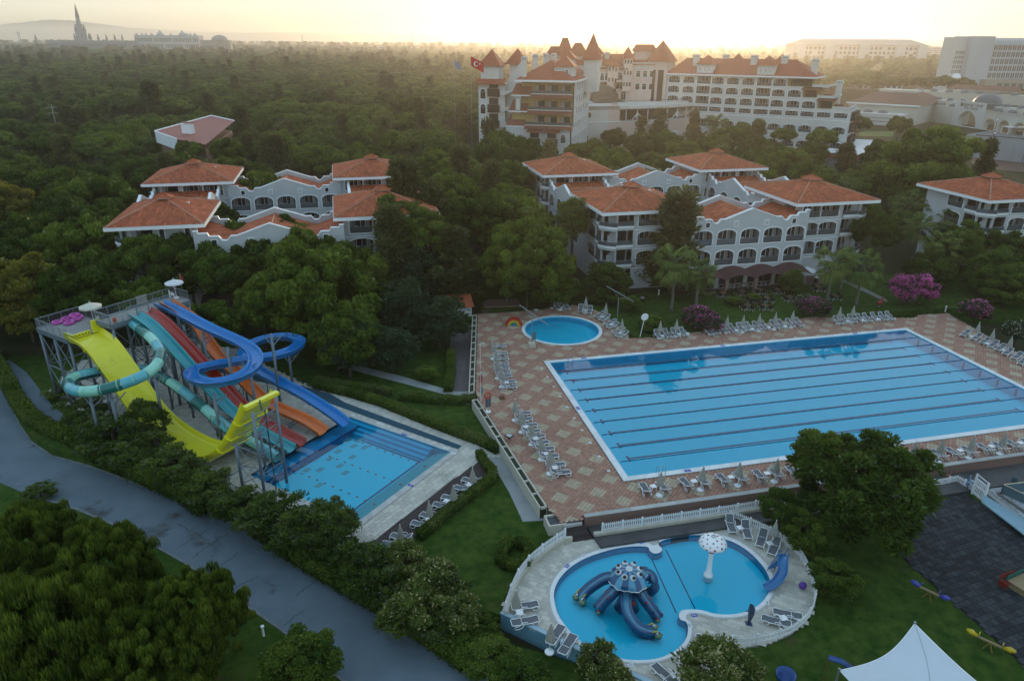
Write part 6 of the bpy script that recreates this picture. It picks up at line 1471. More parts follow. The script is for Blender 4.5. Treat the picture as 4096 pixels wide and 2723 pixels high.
# sources for the mass: crowns of trees that already stand in the wood
crs=[o for o in bpy.data.objects if o.name.startswith('crown') and o.data in crowns('pinefar')][:40]
src=[]
for me in crowns('pinefar'):
 for o in crs:
  if o.data==me: src.append(o);break
for me in crowns('cas')[:1]+crowns('broad')[:1]:
 for o in bpy.data.objects:
  if o.name.startswith('crown') and o.data==me: src.append(o);break
src=src[:4]*2+src[4:]
pts=[]
for x,y in rest: s=g.uniform(.9,1.9);pts.append((x,y,g.uniform(6.5,10.5),(s,s,(.5+.4*s)*g.uniform(.8,1.15)),g.uniform(0,6.28)))
def band(y0,y1,sp,sc,z):
 y=y0
 while y < y1:
  hw=.80*(y+60);n=int(2*hw/sp)
  for i in range(n):
   x=-22+.235*(y+50)-hw+(i+g.random())*sp;yy=y+g.uniform(-.5,.5)*sp
   if blocked(x,yy): continue
   if x > 380 and yy < 950 and x > .30*yy+230 and g.random() < .5: continue
   s=sc*g.uniform(.75,1.25);pts.append((x,yy,z+g.uniform(-2,2.2),(s,s,sc*.35+.75*g.uniform(.8,1.25)),g.uniform(0,6.28)))
  y+=sp*.9
band(600,1200,14,1.9,8.5);band(1200,2300,24,3.0,8);band(2300,5200,50,6,8)
scatter('forest',pts,src,'far pine wood that reads as one green mass up to the horizon',5)
# ---------------------------------------------------------------- water slides (u along the platform, v down the slides)
def fib(name,col,c2): return mat(name,col,c2,rough=.28,ns=.5,mixamt=.5,spec=.5,coat=.3,stain=(tuple(c*.75 for c in col),.7,.6))
yel=fib('yellow_fibreglass',(.82,.74,.02),(.74,.66,.02));yeld=fib('yellow_underside',(.42,.44,.04),(.3,.32,.03))
orf=fib('orange_fibreglass',(.68,.15,.01),(.55,.11,.01));redf=fib('red_fibreglass',(.38,.022,.008),(.30,.018,.007));tealf=fib('teal_fibreglass',(.035,.34,.38),(.03,.28,.32))
blf=fib('blue_fibreglass',(.004,.20,.54),(.004,.155,.44));mint=fib('mint_fibreglass',(.28,.62,.50),(.22,.54,.44));cyf=fib('cyan_fibreglass',(.10,.42,.48),(.08,.36,.42));dgf=fib('dark_green_fibreglass',(.01,.15,.13),(.008,.12,.10))
steelb=mat('blue_grey_steel',(.17,.21,.25),(.13,.16,.19),rough=.5,metal=.3,ns=3)
decks=mat('grey_deck_board',(.30,.29,.28),(.24,.23,.22),rough=.8,ns=1)
def U(u,v,z): return Vector(uv(u,v,z))
# tower platform
tower=empty('slide_tower',tuple(U(-11,-25,-1)),0,'steel slide tower with railed grey deck and cross braced legs','slide tower')
o0=U(-11,-25,-1);TX=Matrix.Translation(-o0)
def tb(): b=MB();b.X=TX.copy();return b
ZA,ZB=7.4,8.6
def ubox(b,u0,u1,v0,v1,z0,z1):
 P=[uv(u0,v0),uv(u1,v0),uv(u1,v1),uv(u0,v1)];b.prism([p[:2] for p in P],z0,z1)
for (u0,u1,v0,v1,z) in ((-14.3,-9.8,-30.3,-24.4,ZA),(-11.3,-2.2,-24.3,-21.6,ZB)):
 b=tb();ubox(b,u0,u1,v0,v1,z-.12,z);b.build('platform',decks,tower)
 for (a0,a1,c0,c1) in ((u0-.06,u1+.06,v0-.12,v0-.01),(u0-.06,u1+.06,v1+.01,v1+.12),(u0-.12,u0-.01,v0,v1),(u1+.01,u1+.12,v0,v1)):
  b=tb();ubox(b,a0,a1,c0,c1,z-.42,z+.03);b.build('edge_beam',steelb,tower)
for k in range(6): b=tb();ubox(b,-11.0,-9.9,-24.3-.3*k,-24.05-.3*k,ZA+.2*(5-k),ZA+.2*(6-k));b.build('stair_tread',decks,tower)
def rail(pts,gap=.16,name='railing',h=1.05,z=0):
 b=tb()
 for a,c in zip(pts,pts[1:]):
  a,c=U(*a),U(*c);L_=(c-a).length;n=max(1,int(L_/gap))
  b.tube([tuple(a+Vector((0,0,h))),tuple(c+Vector((0,0,h)))],.035,5);b.tube([tuple(a+Vector((0,0,.12))),tuple(c+Vector((0,0,.12)))],.025,4)
  for i in range(n+1):
   p=a.lerp(c,i/n);r_=.035 if i % 8==0 else .012;b.tube([tuple(p),tuple(p+Vector((0,0,h)))],r_,4,cap=False)
 b.build(name,steel,tower)
rail([(-14.3,-24.5,ZA),(-14.3,-30.3,ZA)]);rail([(-14.3,-30.3,ZA),(-9.8,-30.3,ZA)]);rail([(-9.8,-30.3,ZA),(-9.8,-25.0,ZA)]);rail([(-11.2,-24.3,ZB),(-2.2,-24.3,ZB)]);rail([(-2.2,-24.3,ZB),(-2.2,-21.7,ZB)]);rail([(-11.3,-21.6,ZB),(-9.6,-21.6,ZB)]);rail([(-9.9,-24.4,ZA),(-11.1,-24.4,ZA)]);rail([(-11.3,-24.3,ZB),(-11.3,-21.6,ZB)])
for u0,u1 in ((-9.3,-8.3),(-8.2,-7.0),(-6.9,-5.7),(-5.6,-4.2)):      # arched entry frames
 b=tb();b.tube([tuple(U(u0,-21.7,ZB)),tuple(U(u0,-21.7,ZB+1.25)),tuple(U(u1,-21.7,ZB+1.25)),tuple(U(u1,-21.7,ZB))],.04,6);b.build('entry_bar',steel,tower)
b=tb();ubox(b,-6.6,-5.4,-24.36,-24.33,ZB+.2,ZB+1.15);b.build('notice_board',mat('grey_notice',(.35,.33,.30)),tower)
legs=[(-14.2,-30.2,ZA),(-14.2,-27.4,ZA),(-14.2,-24.6,ZA),(-10,-30.2,ZA),(-10,-24.6,ZA),(-11.1,-21.7,ZB),(-8.2,-24.2,ZB),(-8.2,-21.7,ZB),(-5.3,-24.2,ZB),(-5.3,-21.7,ZB),(-2.3,-24.2,ZB),(-2.3,-21.7,ZB)]
for u_,v_,z in legs:
 b=tb();b.smooth=True;b.tube([tuple(U(u_,v_,-1)),tuple(U(u_,v_,z-.3))],.16,8);l=b.build('leg',steelb,tower)
 b=tb();b.lathe([(0,-.98),(.34,-.98),(.34,-.94),(.2,-.9)][::1],8,tuple(U(u_,v_,0)));b.build('foot_plate',steel,l)
def brace(a,c,n=2):
 (u0,v0,za),(u1,v1,zb_)=a,c;z0=-1;zt_=min(za,zb_)-.6
 for i in range(n):
  p0=z0+.6+(zt_-z0-.6)*i/n;p1=z0+.6+(zt_-z0-.6)*(i+1)/n;b=tb()
  b.tube([tuple(U(u0,v0,p0)),tuple(U(u1,v1,p1))],.05,4);b.tube([tuple(U(u1,v1,p0)),tuple(U(u0,v0,p1))],.05,4);b.tube([tuple(U(u0,v0,p1)),tuple(U(u1,v1,p1))],.06,4);b.build('brace',steelb,tower)
for i,j in ((0,1),(1,2),(0,3),(2,4),(3,4),(6,7),(8,9),(10,11),(5,7),(7,9),(9,11),(6,8),(8,10)): brace(legs[i],legs[j])
# stair behind the tower
for k in range(14):
 b=tb();ubox(b,-8.0+.45*k*.9,-7.6+.45*k*.9,-20.9,-19.7,-1+.28*(14-k)+3.5,-.95+.28*(14-k)+3.5);b.build('stair_tread',decks,tower)
rail([(-8.2,-19.7,6.6),(-2.2,-19.7,2.7)],gap=.3);rail([(-8.2,-20.9,6.6),(-2.2,-20.9,2.7)],gap=.3);
for k in range(9):
 b=tb();ubox(b,-10.9,-9.8,-6.0+.3*k,-5.72+.3*k,-1+.2*(9-k),-.95+.2*(9-k));b.build('stair_tread',steel,tower)
b=tb();ubox(b,-10.9,-9.8,-8,-6.0,.85,.95);b.build('platform',decks,tower)
rail([(-10.9,-8,.95),(-10.9,-6,.95),(-10.9,-3.3,-.9)],gap=.25);rail([(-9.8,-8,.95),(-9.8,-6,.95),(-9.8,-3.3,-.9)],gap=.25)
# flumes
def flume(label,path,prof,mats_,name='water_slide',seg=2.2,lat=None,flange=None,closed_prof=False,th=None):
 """path list of Vector; cut into moulded sections, each a part with bolted flanges between"""
 e=empty(name,tuple(path[0]),0,label,'water slide','water slides at the splash pool');o=path[0]
 acc=[0.0]
 for a,c in zip(path,path[1:]): acc.append(acc[-1]+(c-a).length)
 n=max(1,round(acc[-1]/seg));i0=0
 for k in range(n):
  t1=acc[-1]*(k+1)/n;i1=max(i0+1,min(range(len(acc)),key=lambda i: abs(acc[i]-t1)))
  if i1 >= len(path): break
  b=MB();b.smooth=True;P=[p-o for p in path[i0:i1+1]]
  if i1+1 < len(path): P[-1]=P[-1]-(P[-1]-P[-2]).normalized()*.015
  b.sweep(P,prof,closed_prof,lat=lat);m_=mats_[k % len(mats_)];b.build('slide_section',m_,e)
  if k and flange:
   b=MB();t=(path[i0+1]-path[i0]).normalized();q=path[i0]-o
   b.sweep([q-t*.035,q+t*.035],flange,True,lat=lat);b.build('flange',m_,e)
  i0=i1
 return e
def trough(w_,h,th=.05,n=8,lip=.08,flat=0.0):
 """closed U profile, floor at 0"""
 ins=[];hw=w_/2
 for k in range(n+1):
  t=math.pi*k/n;x=-hw*math.cos(t);z=h*(1-math.sin(t)**(.6))
  ins.append((x,z))
 ins=[(-hw-lip,h)]+ins+[(hw+lip,h)]
 out=[(hw+lip,h-th)]+[(x*1.0+(th if x > 0 else -th if x < 0 else 0),z-th) for x,z in ins[1:-1][::-1]]+[(-hw-lip,h-th)]
 return ins+out
def flg(w_,h,g=.10,n=8):
 hw=w_/2;a=[(-hw*1.02*math.cos(math.pi*k/n),h*(1-math.sin(math.pi*k/n)**.6)-.05) for k in range(n+1)]
 c=[((hw+g)*math.cos(math.pi*k/n),h-(h+g+.02)*math.sin(math.pi*k/n)**.6) for k in range(n+1)]
 return a+c
def vz(pts,u0,u1=None,n=7):
 """pts (v, z rim); smooth path in the slide plane"""
 P=[]
 for i,(v,z) in enumerate(pts):
  t=(v-pts[0][0])/(pts[-1][0]-pts[0][0]);P.append(U(u0+(0 if u1 is None else (u1-u0)*t),v,z))
 return smoothpath(P,n)
LAT=tuple(-Vector((E1.x,E1.y,0)))
# red and teal racer lanes side by side
racer=[(-21.7,8.75),(-20.2,8.5),(-18.6,7.9),(-17.0,7.0),(-15.0,5.7),(-13.0,4.35),(-11.0,3.05),(-9.0,1.8),(-7.2,.9),(-5.4,.35),(-3.5,.05),(-1.5,-.2),(.35,-.45)]
flume('straight red slide between the teal and the orange ones',vz([(v,z-.1) for v,z in racer],-7.3),trough(1.15,.55),[redf],lat=LAT,flange=flg(1.15,.55))
flume('straight teal slide left beside the red one',vz([(v,z-.1) for v,z in racer],-8.65),trough(1.15,.55),[tealf],lat=LAT,flange=flg(1.15,.55))
oran=[(-22.4,8.9),(-21.2,8.7),(-19.8,8.3),(-18.2,7.7),(-17.2,6.9),(-16.3,5.6),(-15.0,4.5),(-13.6,3.75),(-12.0,2.9),(-10.5,2.0),(-9.0,1.15),(-7.4,.6),(-5.5,.4),(-3.5,.3),(-1.5,.1),(.2,-.35)]
flume('wavy orange slide next to the blue one',vz([(v,z-.35) for v,z in oran],-4.5),trough(1.35,.62),[orf],lat=LAT,flange=flg(1.35,.62))
# wide yellow half pipe that climbs its own tower
ypts=[(-24.2,7.45),(-23.0,7.3),(-21.4,6.75),(-19.8,5.4),(-18.3,3.9),(-16.8,2.4),(-14.8,.75),(-12.9,-.1),(-10.6,-.62),(-8.0,-.78),(-5.6,-.45),(-3.9,.3),(-2.4,1.4),(-1.0,2.9),(.3,4.5),(1.5,6.1),(2.35,7.5)]
prof_y=[(-1.62,.55),(-1.55,.55),(-1.5,.12),(-1.3,0),(1.3,0),(1.5,.12),(1.55,.55),(1.62,.55),(1.62,.48),(1.56,.05),(1.35,-.06),(-1.35,-.06),(-1.56,.05),(-1.62,.48)]
yf=[(-1.7,.55),(-1.56,.5),(-1.5,.05),(-1.3,-.05),(1.3,-.05),(1.5,.05),(1.56,.5),(1.7,.55),(1.74,.1),(1.5,-.2),(-1.5,-.2),(-1.74,.1)]
ys=flume('wide yellow half pipe slide that swoops down and up to its own scaffold',vz([(v,z-.15) for v,z in ypts],-12.75,n=6),prof_y,[yel],lat=LAT,seg=2.6,flange=yf)
b=MB();oy=Vector(ys.location);b.X=Matrix.Translation(-oy)
def sub(b,u0,u1,v0,v1,z0,z1): P=[uv(u0,v0),uv(u1,v0),uv(u1,v1),uv(u0,v1)];b.prism([p[:2] for p in P],z0,z1)
sub(b,-14.5,-11.0,2.25,2.75,7.2,7.5);b.build('top_beam',yel,ys)
b=MB();b.X=Matrix.Translation(-oy);sub(b,-14.35,-14.15,-25.0,-23.3,7.2,8.1);b.build('side_board',yeld,ys)
b=MB();b.X=Matrix.Translation(-oy);sub(b,-11.9,-11.0,-24.25,-24.1,7.4,8.7);b.build('start_board',yel,ys)
b=MB();b.X=Matrix.Translation(-oy);sub(b,-14.1,-12.1,-24.35,-24.2,7.35,7.8);b.build('start_bar',yel,ys)
for k in range(6): b=MB();b.X=Matrix.Translation(-oy);P=U(-13.9+.32*k,-24.15,7.6);b.tube([tuple(P),tuple(P+Vector((E2.x,E2.y,0))*.06)],.07,8);b.build('start_hole',dgrey,ys)
scf=empty('slide_scaffold',tuple(U(-12.8,3.2,-1)),0,'braced steel scaffold holding the raised end of the yellow slide','scaffold');o1=Vector(scf.location)
def sb(): b=MB();b.X=Matrix.Translation(-o1);return b
FP={'a': (-14.6,3.6),'b': (-12.0,3.4),'c': (-14.6,.7),'d': (-12.0,.7)}
for k,zt_ in (('a',7.3),('b',7.3),('c',3.4),('d',3.4)):
 b=sb();b.smooth=True;b.tube([tuple(U(*FP[k],-1)),tuple(U(*FP[k],zt_))],.13,8);b.build('post',steelb,scf)
b=sb();b.tube([tuple(U(-13.3,3.5,-1)),tuple(U(-13.3,3.5,7.0))],.06,6);b.tube([tuple(U(-13.6,3.5,7.0)),tuple(U(-13.0,2.6,7.5))],.08,6);b.build('centre_post',dgrey,scf)
for (a,c,z0,z1,n) in (('a','b',-.6,7.0,4),('a','c',-.6,3.3,2),('b','d',-.6,3.3,2),('c','d',-.6,3.2,2)):
 for i in range(n):
  p0=z0+(z1-z0)*i/n;p1=z0+(z1-z0)*(i+1)/n;b=sb()
  b.tube([tuple(U(*FP[a],p0)),tuple(U(*FP[c],p1))],.035,4);b.tube([tuple(U(*FP[c],p0)),tuple(U(*FP[a],p1))],.035,4);b.tube([tuple(U(*FP[a],p1)),tuple(U(*FP[c],p1))],.045,4);b.build('brace',steelb,scf)
for (v,z) in ((1.9,5.6),(.9,4.3),(-.2,3.0)):
 b=sb();b.tube([tuple(U(-14.5,v+.2,z)),tuple(U(-11.0,v+.2,z))],.07,5);b.build('cross_beam',steelb,scf)
b=sb();b.tube([tuple(U(-15.8,2.0,-.9)),tuple(U(-15.8,-1.5,-.9)),tuple(U(-12,-1.8,-.9))],.07,6);b.build('ground_pipe',steel,scf)
# px path with chosen heights for the curling flumes
def pxpath(pts,n=6): return smoothpath([W(K1,x,y,z) for x,y,z in pts],n)
bp_=pxpath([(1000,352,8.7),(1080,388,8.5),(1200,452,8.0),(1320,515,7.5),(1440,568,7.0),(1540,618,6.6),(1600,675,6.3),(1603,740,6.0),(1540,800,5.7),(1430,842,5.4),(1300,855,5.1),(1208,820,4.9),(1225,775,4.7),(1330,745,4.5),(1460,722,4.3),(1600,700,4.05),(1740,678,3.8),(1850,638,3.6),(1880,590,3.4),(1800,562,3.2),(1690,570,3.0),(1590,605,2.8),(1535,660,2.6),(1560,725,2.35),(1640,785,2.0),(1760,850,1.5),(1900,925,.95),(2020,1000,.4),(2110,1062,-.05),(2160,1105,-.5)])
flume('blue open flume that loops twice before its straight run into the pool',bp_,trough(1.25,.62),[blf],seg=2.4,flange=flg(1.25,.62))
def ring(r,n=12): return [(r*math.cos(2*math.pi*k/n),r*math.sin(2*math.pi*k/n)) for k in range(n)]
gp=pxpath([(765,432,8.1),(830,462,8.0),(900,515,7.85),(965,570,7.6),(1005,640,7.3),(985,715,7.0),(910,780,6.7),(800,828,6.4),(690,862,6.1),(570,885,5.8),(470,880,5.5),(425,840,5.25),(470,798,5.0),(570,772,4.75),(680,755,4.4),(790,745,4.1),(900,752,3.75),(1000,790,3.35),(1100,850,2.9),(1190,918,2.4),(1290,1000,1.8),(1380,1078,1.2),(1460,1140,.7),(1560,1195,.3),(1650,1245,-.05),(1740,1300,-.5)])
gs=flume('closed tube slide in mint, cyan and dark green rings',gp,ring(.52),[mint,cyf,dgf],seg=2.0,closed_prof=False,flange=None)
for o in list(gs.children): pass
acc=0
for a,c in zip(gp[::5],gp[5::5]):
 t=(c-a).normalized();b=MB();b.smooth=True;q=a-gp[0];b.sweep([q-t*.04,q+t*.04],ring(.58),False);b.build('flange',mint,gs)
# supports of the curls
MK=['before the blue upper bend','beyond the far blue loop','inside the big blue bend','under the lower blue loop','left of the teal slide top','between teal slide and tube','under the left tube bend','under the front of the tube','right of the tube bend','behind the tube bend','beside the teal slide middle','near the tube end','at the far right blue loop']
for mk,(x,y,z,zb,dx) in zip(MK,((1425,610,7.1,-1,0),(1700,525,7.4,-1,0),(1560,690,6.6,-1,0),(1340,900,4.6,-1,0),(1150,470,7.8,-1,0),(1270,520,7.3,-1,0),(560,905,5.0,-1,0),(690,890,5.3,-1,0),(960,760,6.2,-1,0),(1060,600,6.0,-1,0),(1130,640,5.5,-1,0),(1350,1060,1.0,-1,0),(1810,640,3.2,-1,0))):
 p=W(K1,x,y,z);e=empty('slide_support',(p.x,p.y,-1.0),0,'single steel mast '+mk,'support post','steel masts under the flumes')
 b=MB();b.smooth=True;b.tube([(0,0,0),(0,0,z+1)],.15,8);b.build('mast',steelb,e)
 b=MB();b.tube([(0,0,z+.2),(E2.x*1.1,E2.y*1.1,z+.9)],.06,5);b.tube([(0,0,z-.4),(-E2.x*1.2,-E2.y*1.2,z+.5)],.06,5);b.tube([(0,0,z-.4),(E1.x*1.4,E1.y*1.4,z+.4)],.06,5);b.build('bracket',steelb,e)
OR=['first','second','third','fourth','fifth']
for i,(path,u_,vs,nm) in enumerate((('r',-8.0,(-17.5,-14,-10.5,-7,-3),'racer'),('o',-4.5,(-18.5,-15.3,-12,-8,-3.5),'orange'),('y',-12.8,(-20,-17,-14,-10,-5),'yellow'))):
 for v in vs:
  src_={'r': racer,'o': oran,'y': ypts}[path];z=np.interp(v,[q[0] for q in src_],[q[1] for q in src_])-.45;p=U(u_,v,-1)
  if z < -.6: continue
  e=empty('slide_support',tuple(p),0,{'r': 'steel trestle under the red and teal slides, %s from the tower' % OR[vs.index(v)],'o': 'steel trestle under the orange slide, %s from the tower' % OR[vs.index(v)],'y': 'steel trestle under the yellow slide, %s from the tower' % OR[vs.index(v)]}[path],'support post','trestles under the '+nm+' slide')
  for s_ in (-.75,.75):
   b=MB();b.smooth=True;q=E1*s_*(1.6 if path=='y' else 1.2);b.tube([(q.x,q.y,0),(q.x,q.y,z+1)],.12,7);b.build('post',steelb,e)
  b=MB();q=E1*(1.5 if path=='y' else 1.1);b.tube([(-q.x,-q.y,z+.9),(q.x,q.y,z+.9)],.08,5);b.tube([(-q.x*.8,-q.y*.8,.3),(q.x*.8,q.y*.8,z+.7)],.04,4);b.tube([(q.x*.8,q.y*.8,.3),(-q.x*.8,-q.y*.8,z+.7)],.04,4);b.build('brace',steelb,e)
# pink swim rings, parasols and lifeguard things on the deck
pinkm=mat('pink_vinyl',(.60,.07,.36),(.5,.05,.3),rough=.3);violetm=mat('violet_vinyl',(.28,.10,.42),rough=.3)
for i,(x,y) in enumerate(((358,455),(415,432),(434,458),(490,428),(470,423),(480,436))):
 zz=ZA+.12+(.24 if i in (4,) else .12 if i==3 else 0);p=W(K1,x,y,ZA+.1);e=empty('swim_ring',(p.x,p.y,zz+.03),random.random(),['pink swim ring lying farthest left on the tower deck','pink swim ring behind the left one on the tower deck','pink swim ring at the front of the tower deck','pink swim ring right part of the pile','topmost pink swim ring of the pile','pink swim ring under the pile'][i],'swim ring','pink swim rings')
 b=MB();b.smooth=True;n=20;b.tube([(.42*math.cos(2*math.pi*k/n),.42*math.sin(2*math.pi*k/n),0) for k in range(n)],.15,8,closed=True);b.build('tube',pinkm,e)
 for k in range(4): a=k*math.pi/2;b=MB();b.smooth=True;b.tube([(.42*math.cos(a+d),.42*math.sin(a+d),.0) for d in (-.12,0,.12)],.156,8);b.build('stripe',violetm,e)
 b=MB();b.tube([(.42,.1,.15),(.42,0,.24),(.42,-.1,.15)],.02,4);b.build('handle',violetm,e)
canv=mat('cream_canvas',(.62,.58,.47),(.54,.50,.42),rough=.9,ns=4);canvg=mat('taupe_canvas',(.40,.385,.34),(.28,.27,.24),rough=.9,ns=6)
def parasol(p,r_,h,label,m=canv,gz=0.0,group=None):
 e=empty('parasol',tuple(p),random.random(),label,'parasol',group);b=MB();b.tube([(0,0,0),(0,0,h+.15)],.03,6);b.build('pole',plastic,e)
 for k in range(8):
  a0,a1=2*math.pi*k/8,2*math.pi*(k+1)/8;b=MB();am=(a0+a1)/2
  b.add([(0,0,h),(r_*math.cos(a0),r_*math.sin(a0),h-r_*.38),(r_*.93*math.cos(am),r_*.93*math.sin(am),h-r_*.37),(r_*math.cos(a1),r_*math.sin(a1),h-r_*.38),(r_*math.cos(a0),r_*math.sin(a0),h-r_*.38-.16),(r_*.93*math.cos(am),r_*.93*math.sin(am),h-r_*.37-.16),(r_*math.cos(a1),r_*math.sin(a1),h-r_*.38-.16)],[(0,1,2),(0,2,3),(1,4,5,2),(2,5,6,3)]);b.build('canopy_panel',m,e)
 b=MB()
 for k in range(8): a=2*math.pi*k/8;b.tube([(0,0,h-.02),(r_*math.cos(a),r_*math.sin(a),h-r_*.38-.02)],.012,4);
 b.build('ribs',plastic,e);b=MB();b.lathe([(0,.0),(.3,0),(.3,.08),(.05,.12)],12);b.build('base',plastic,e);return e
parasol(W(K1,590,455,ZA)-Vector((0,0,0)),1.15,2.3,'open cream parasol over the left deck of the slide tower')
parasol(W(K1,1108,300,ZB),1.0,2.2,'open white parasol at the far right end of the slide tower',mat('white_canvas',(.68,.69,.70),rough=.9))
def simplechair(p,rz,lb,zc=0):
 e=empty('plastic_chair',tuple(p),rz,lb,'chair','white chairs of the slide attendants')
 b=MB();b.box(-.25,.25,-.22,.25,.40,.45);b.build('seat',plastic,e)
 b=MB();b.box(-.25,.25,.22,.27,.45,.95);b.build('backrest',plastic,e)
 for x in (-.22,.22):
  for y in (-.2,.22): b=MB();b.box(x-.03,x+.03,y-.03,y+.03,0,.4);b.build('leg',plastic,e)
  b=MB();b.box(x-.03,x+.03,-.2,.22,.62,.66);b.build('armrest',plastic,e)
simplechair(W(K1,630,470,ZA),1,'white chair under the cream parasol');simplechair(W(K1,1082,300,ZB),2,'white chair under the white parasol')
p=W(K1,1148,280,ZB);e=empty('red_flag',tuple(p),0,'small furled red flag at the far end of the tower','flag');b=MB();b.tube([(0,0,0),(0,0,2.6)],.025,5);b.build('pole',steel,e);b=MB();b.add([(0,0,2.6),(.25,.1,2.2),(.12,.05,1.6),(0,0,1.7),(.3,.25,1.8)],[(0,1,4,2),(0,2,3)]);b.build('cloth',mat('dark_red_cloth',(.3,.02,.02)),e)
b=MB();p=W(K1,722,455,ZB);b.X=Matrix.Translation(p);b.cbox((0,0,.25),.3,.3,.5);b.build('fire_box',mat('orange_box',(.55,.08,.02)),label='orange red box beside the tube slide entry',cat='box')
# dark fence posts beside the slides and along the bushes
def wirefence(pts,z,h,label,mesh_=True,step=2.6):
 P=[Vector((*p[:2],z)) for p in pts];e=empty('wire_fence',tuple(P[0]),0,label,'fence');o=P[0]
 for p,t in along(P,step): b=MB();b.tube([tuple(p-o),tuple(p-o+Vector((0,0,h)))],.05,5);b.build('fence_post',dgrey,e)
 b=MB()
 for a,c in zip(P,P[1:]):
  for k in range(8 if mesh_ else 2): zz=h*(k+.5)/8 if mesh_ else h*(.5+.5*k);b.tube([tuple(a-o+Vector((0,0,zz))),tuple(c-o+Vector((0,0,zz)))],.012,3)
  b.tube([tuple(a-o+Vector((0,0,h))),tuple(c-o+Vector((0,0,h)))],.035,4)
 b.build('wire',dgrey,e,kind='stuff')
wirefence(WL(KA,[(60,905),(160,1190),],-1) if False else WL(K1,[(880,1250),(1100,1345),(1290,1440),(1450,1530)],-1)+WL(KA,[(60,1010),(150,1060),(240,1110)],-1),-1,1.9,'dark wire fence between the road shrubs and the splash pool')
wirefence(WL(KA,[(10,300),(100,240),(310,215),(425,235),(505,205),(600,250),(722,308)],-1),-1,1.5,'dark post fence crossing under the blue slide',mesh_=False)
# ---------------------------------------------------------------- loungers, tables, umbrellas
mesh_f=mat('grey_sling',(.15,.155,.165),(.12,.125,.135),rough=.85,ns=20,mixamt=1,world=False)
def lounger_proto(angle):
 """head towards -y, foot +y, origin at the ground centre"""
 e=empty('sun_lounger',(0,0,0),0,'x','sun lounger');hz=.34;c,s=math.cos(angle),math.sin(angle);L1,L2=1.22,.72;y0=-.28
 b=MB();b.smooth=True
 for sx in (-.31,.31): b.tube([(sx,y0,hz),(sx,.35,hz-.02),(sx,.75,hz+.05),(sx,.92,hz-.02)],.032,6)
 b.tube([(-.31,.92,hz-.02),(.31,.92,hz-.02)],.032,6);b.tube([(-.31,y0,hz),(.31,y0,hz)],.026,5);b.build('frame',plastic,e)
 for sx in (-.33,.33):
  b=MB();b.smooth=True;b.tube([(sx,.80,hz),(sx,.93,.12),(sx,.72,.02),(sx,.48,.12),(sx,.42,hz-.04)],.03,6);b.build('leg',plastic,e)
  b=MB();b.smooth=True;b.tube([(sx,-.20,hz),(sx,-.30,.1),(sx,-.55,.02),(sx,-.88,.05),(sx,-.80,.24),(sx,-.45,.30)],.03,6);b.build('leg',plastic,e)
  b=MB();b.smooth=True;b.tube([(sx*1.08,.12,hz),(sx*1.12,.02,hz+.2),(sx*1.12,-.3,hz+.22),(sx*1.05,-.42,hz+.1)],.026,5);b.build('armrest',plastic,e)
 b=MB();b.box(-.285,.285,y0+.02,.90,hz-.02,hz+.005);b.build('seat_sling',mesh_f,e)
 b=MB();b.X=Matrix.Translation((0,y0,hz)) @ Matrix.Rotation(-angle,4,'X');b.smooth=True
 b.tube([(-.31,0,0),(-.31,-L2*.9,0),(-.25,-L2,0),(.25,-L2,0),(.31,-L2*.9,0),(.31,0,0)],.03,6);br=b.build('backrest',plastic,e)
 b=MB();b.X=Matrix.Translation((0,y0,hz)) @ Matrix.Rotation(-angle,4,'X');b.box(-.285,.285,-L2+.02,-.02,-.015,.01);b.build('back_sling',mesh_f,br)
 return e
def table_proto():
 e=empty('side_table',(0,0,0),0,'x','side table');b=MB();b.box(-.24,.24,-.24,.24,.40,.43);b.box(-.21,.21,-.21,.21,.36,.40);b.build('table_top',plastic,e)
 for x in (-.19,.19):
  for y in (-.19,.19): b=MB();b.tube([(x*1.1,y*1.1,0),(x,y,.37)],.025,5);b.build('leg',plastic,e)
 return e
def brolly_proto():
 e=empty('closed_umbrella',(0,0,0),0,'x','umbrella');b=MB();b.smooth=True;b.lathe([(0,0),(.32,0),(.32,.06),(.26,.12),(.05,.14),(.04,.3)],14);b.build('base',plastic,e)
 b=MB();b.tube([(0,0,.1),(0,0,2.4)],.022,6);b.build('pole',plastic,e)
 b=MB();n=32;zs=[1.02,1.1,1.5,1.9,2.2,2.36,2.40];rs=[.25,.26,.20,.13,.065,.03,.005];vs=[]
 for z,r_ in zip(zs,rs):
  for k in range(n): a=2*math.pi*k/n;q=r_*(1+.32*math.cos(8*a));vs.append((q*math.cos(a),q*math.sin(a),z+(.04*math.cos(8*a) if z < 1.06 else 0)))
 for i in range(len(zs)-1):
  for k in range(n): b.add([],[]);b.f.append((i*n+k,i*n+(k+1) % n,(i+1)*n+(k+1) % n,(i+1)*n+k));b.m.append(0);b.t.append(.5);b.sm.append(True)
 b.v=vs;b.build('folded_canopy',canvg,e)
 b=MB();b.lathe([(.03,2.38),(.045,2.42),(0,2.5)],8);b.build('finial',plastic,e);return e
PRO={'a': lounger_proto(R(48)),'b': lounger_proto(R(30)),'f': lounger_proto(R(3)),'t': table_proto(),'u': brolly_proto()}
used=set()
def place(kind,p,rz,label,group,tilt=0.0):
 o=PRO[kind] if kind not in used else copy_tree(PRO[kind]);used.add(kind)
 o.location=p;o.rotation_euler=(0,tilt,rz);o['label']=label;o['group']=group;return o
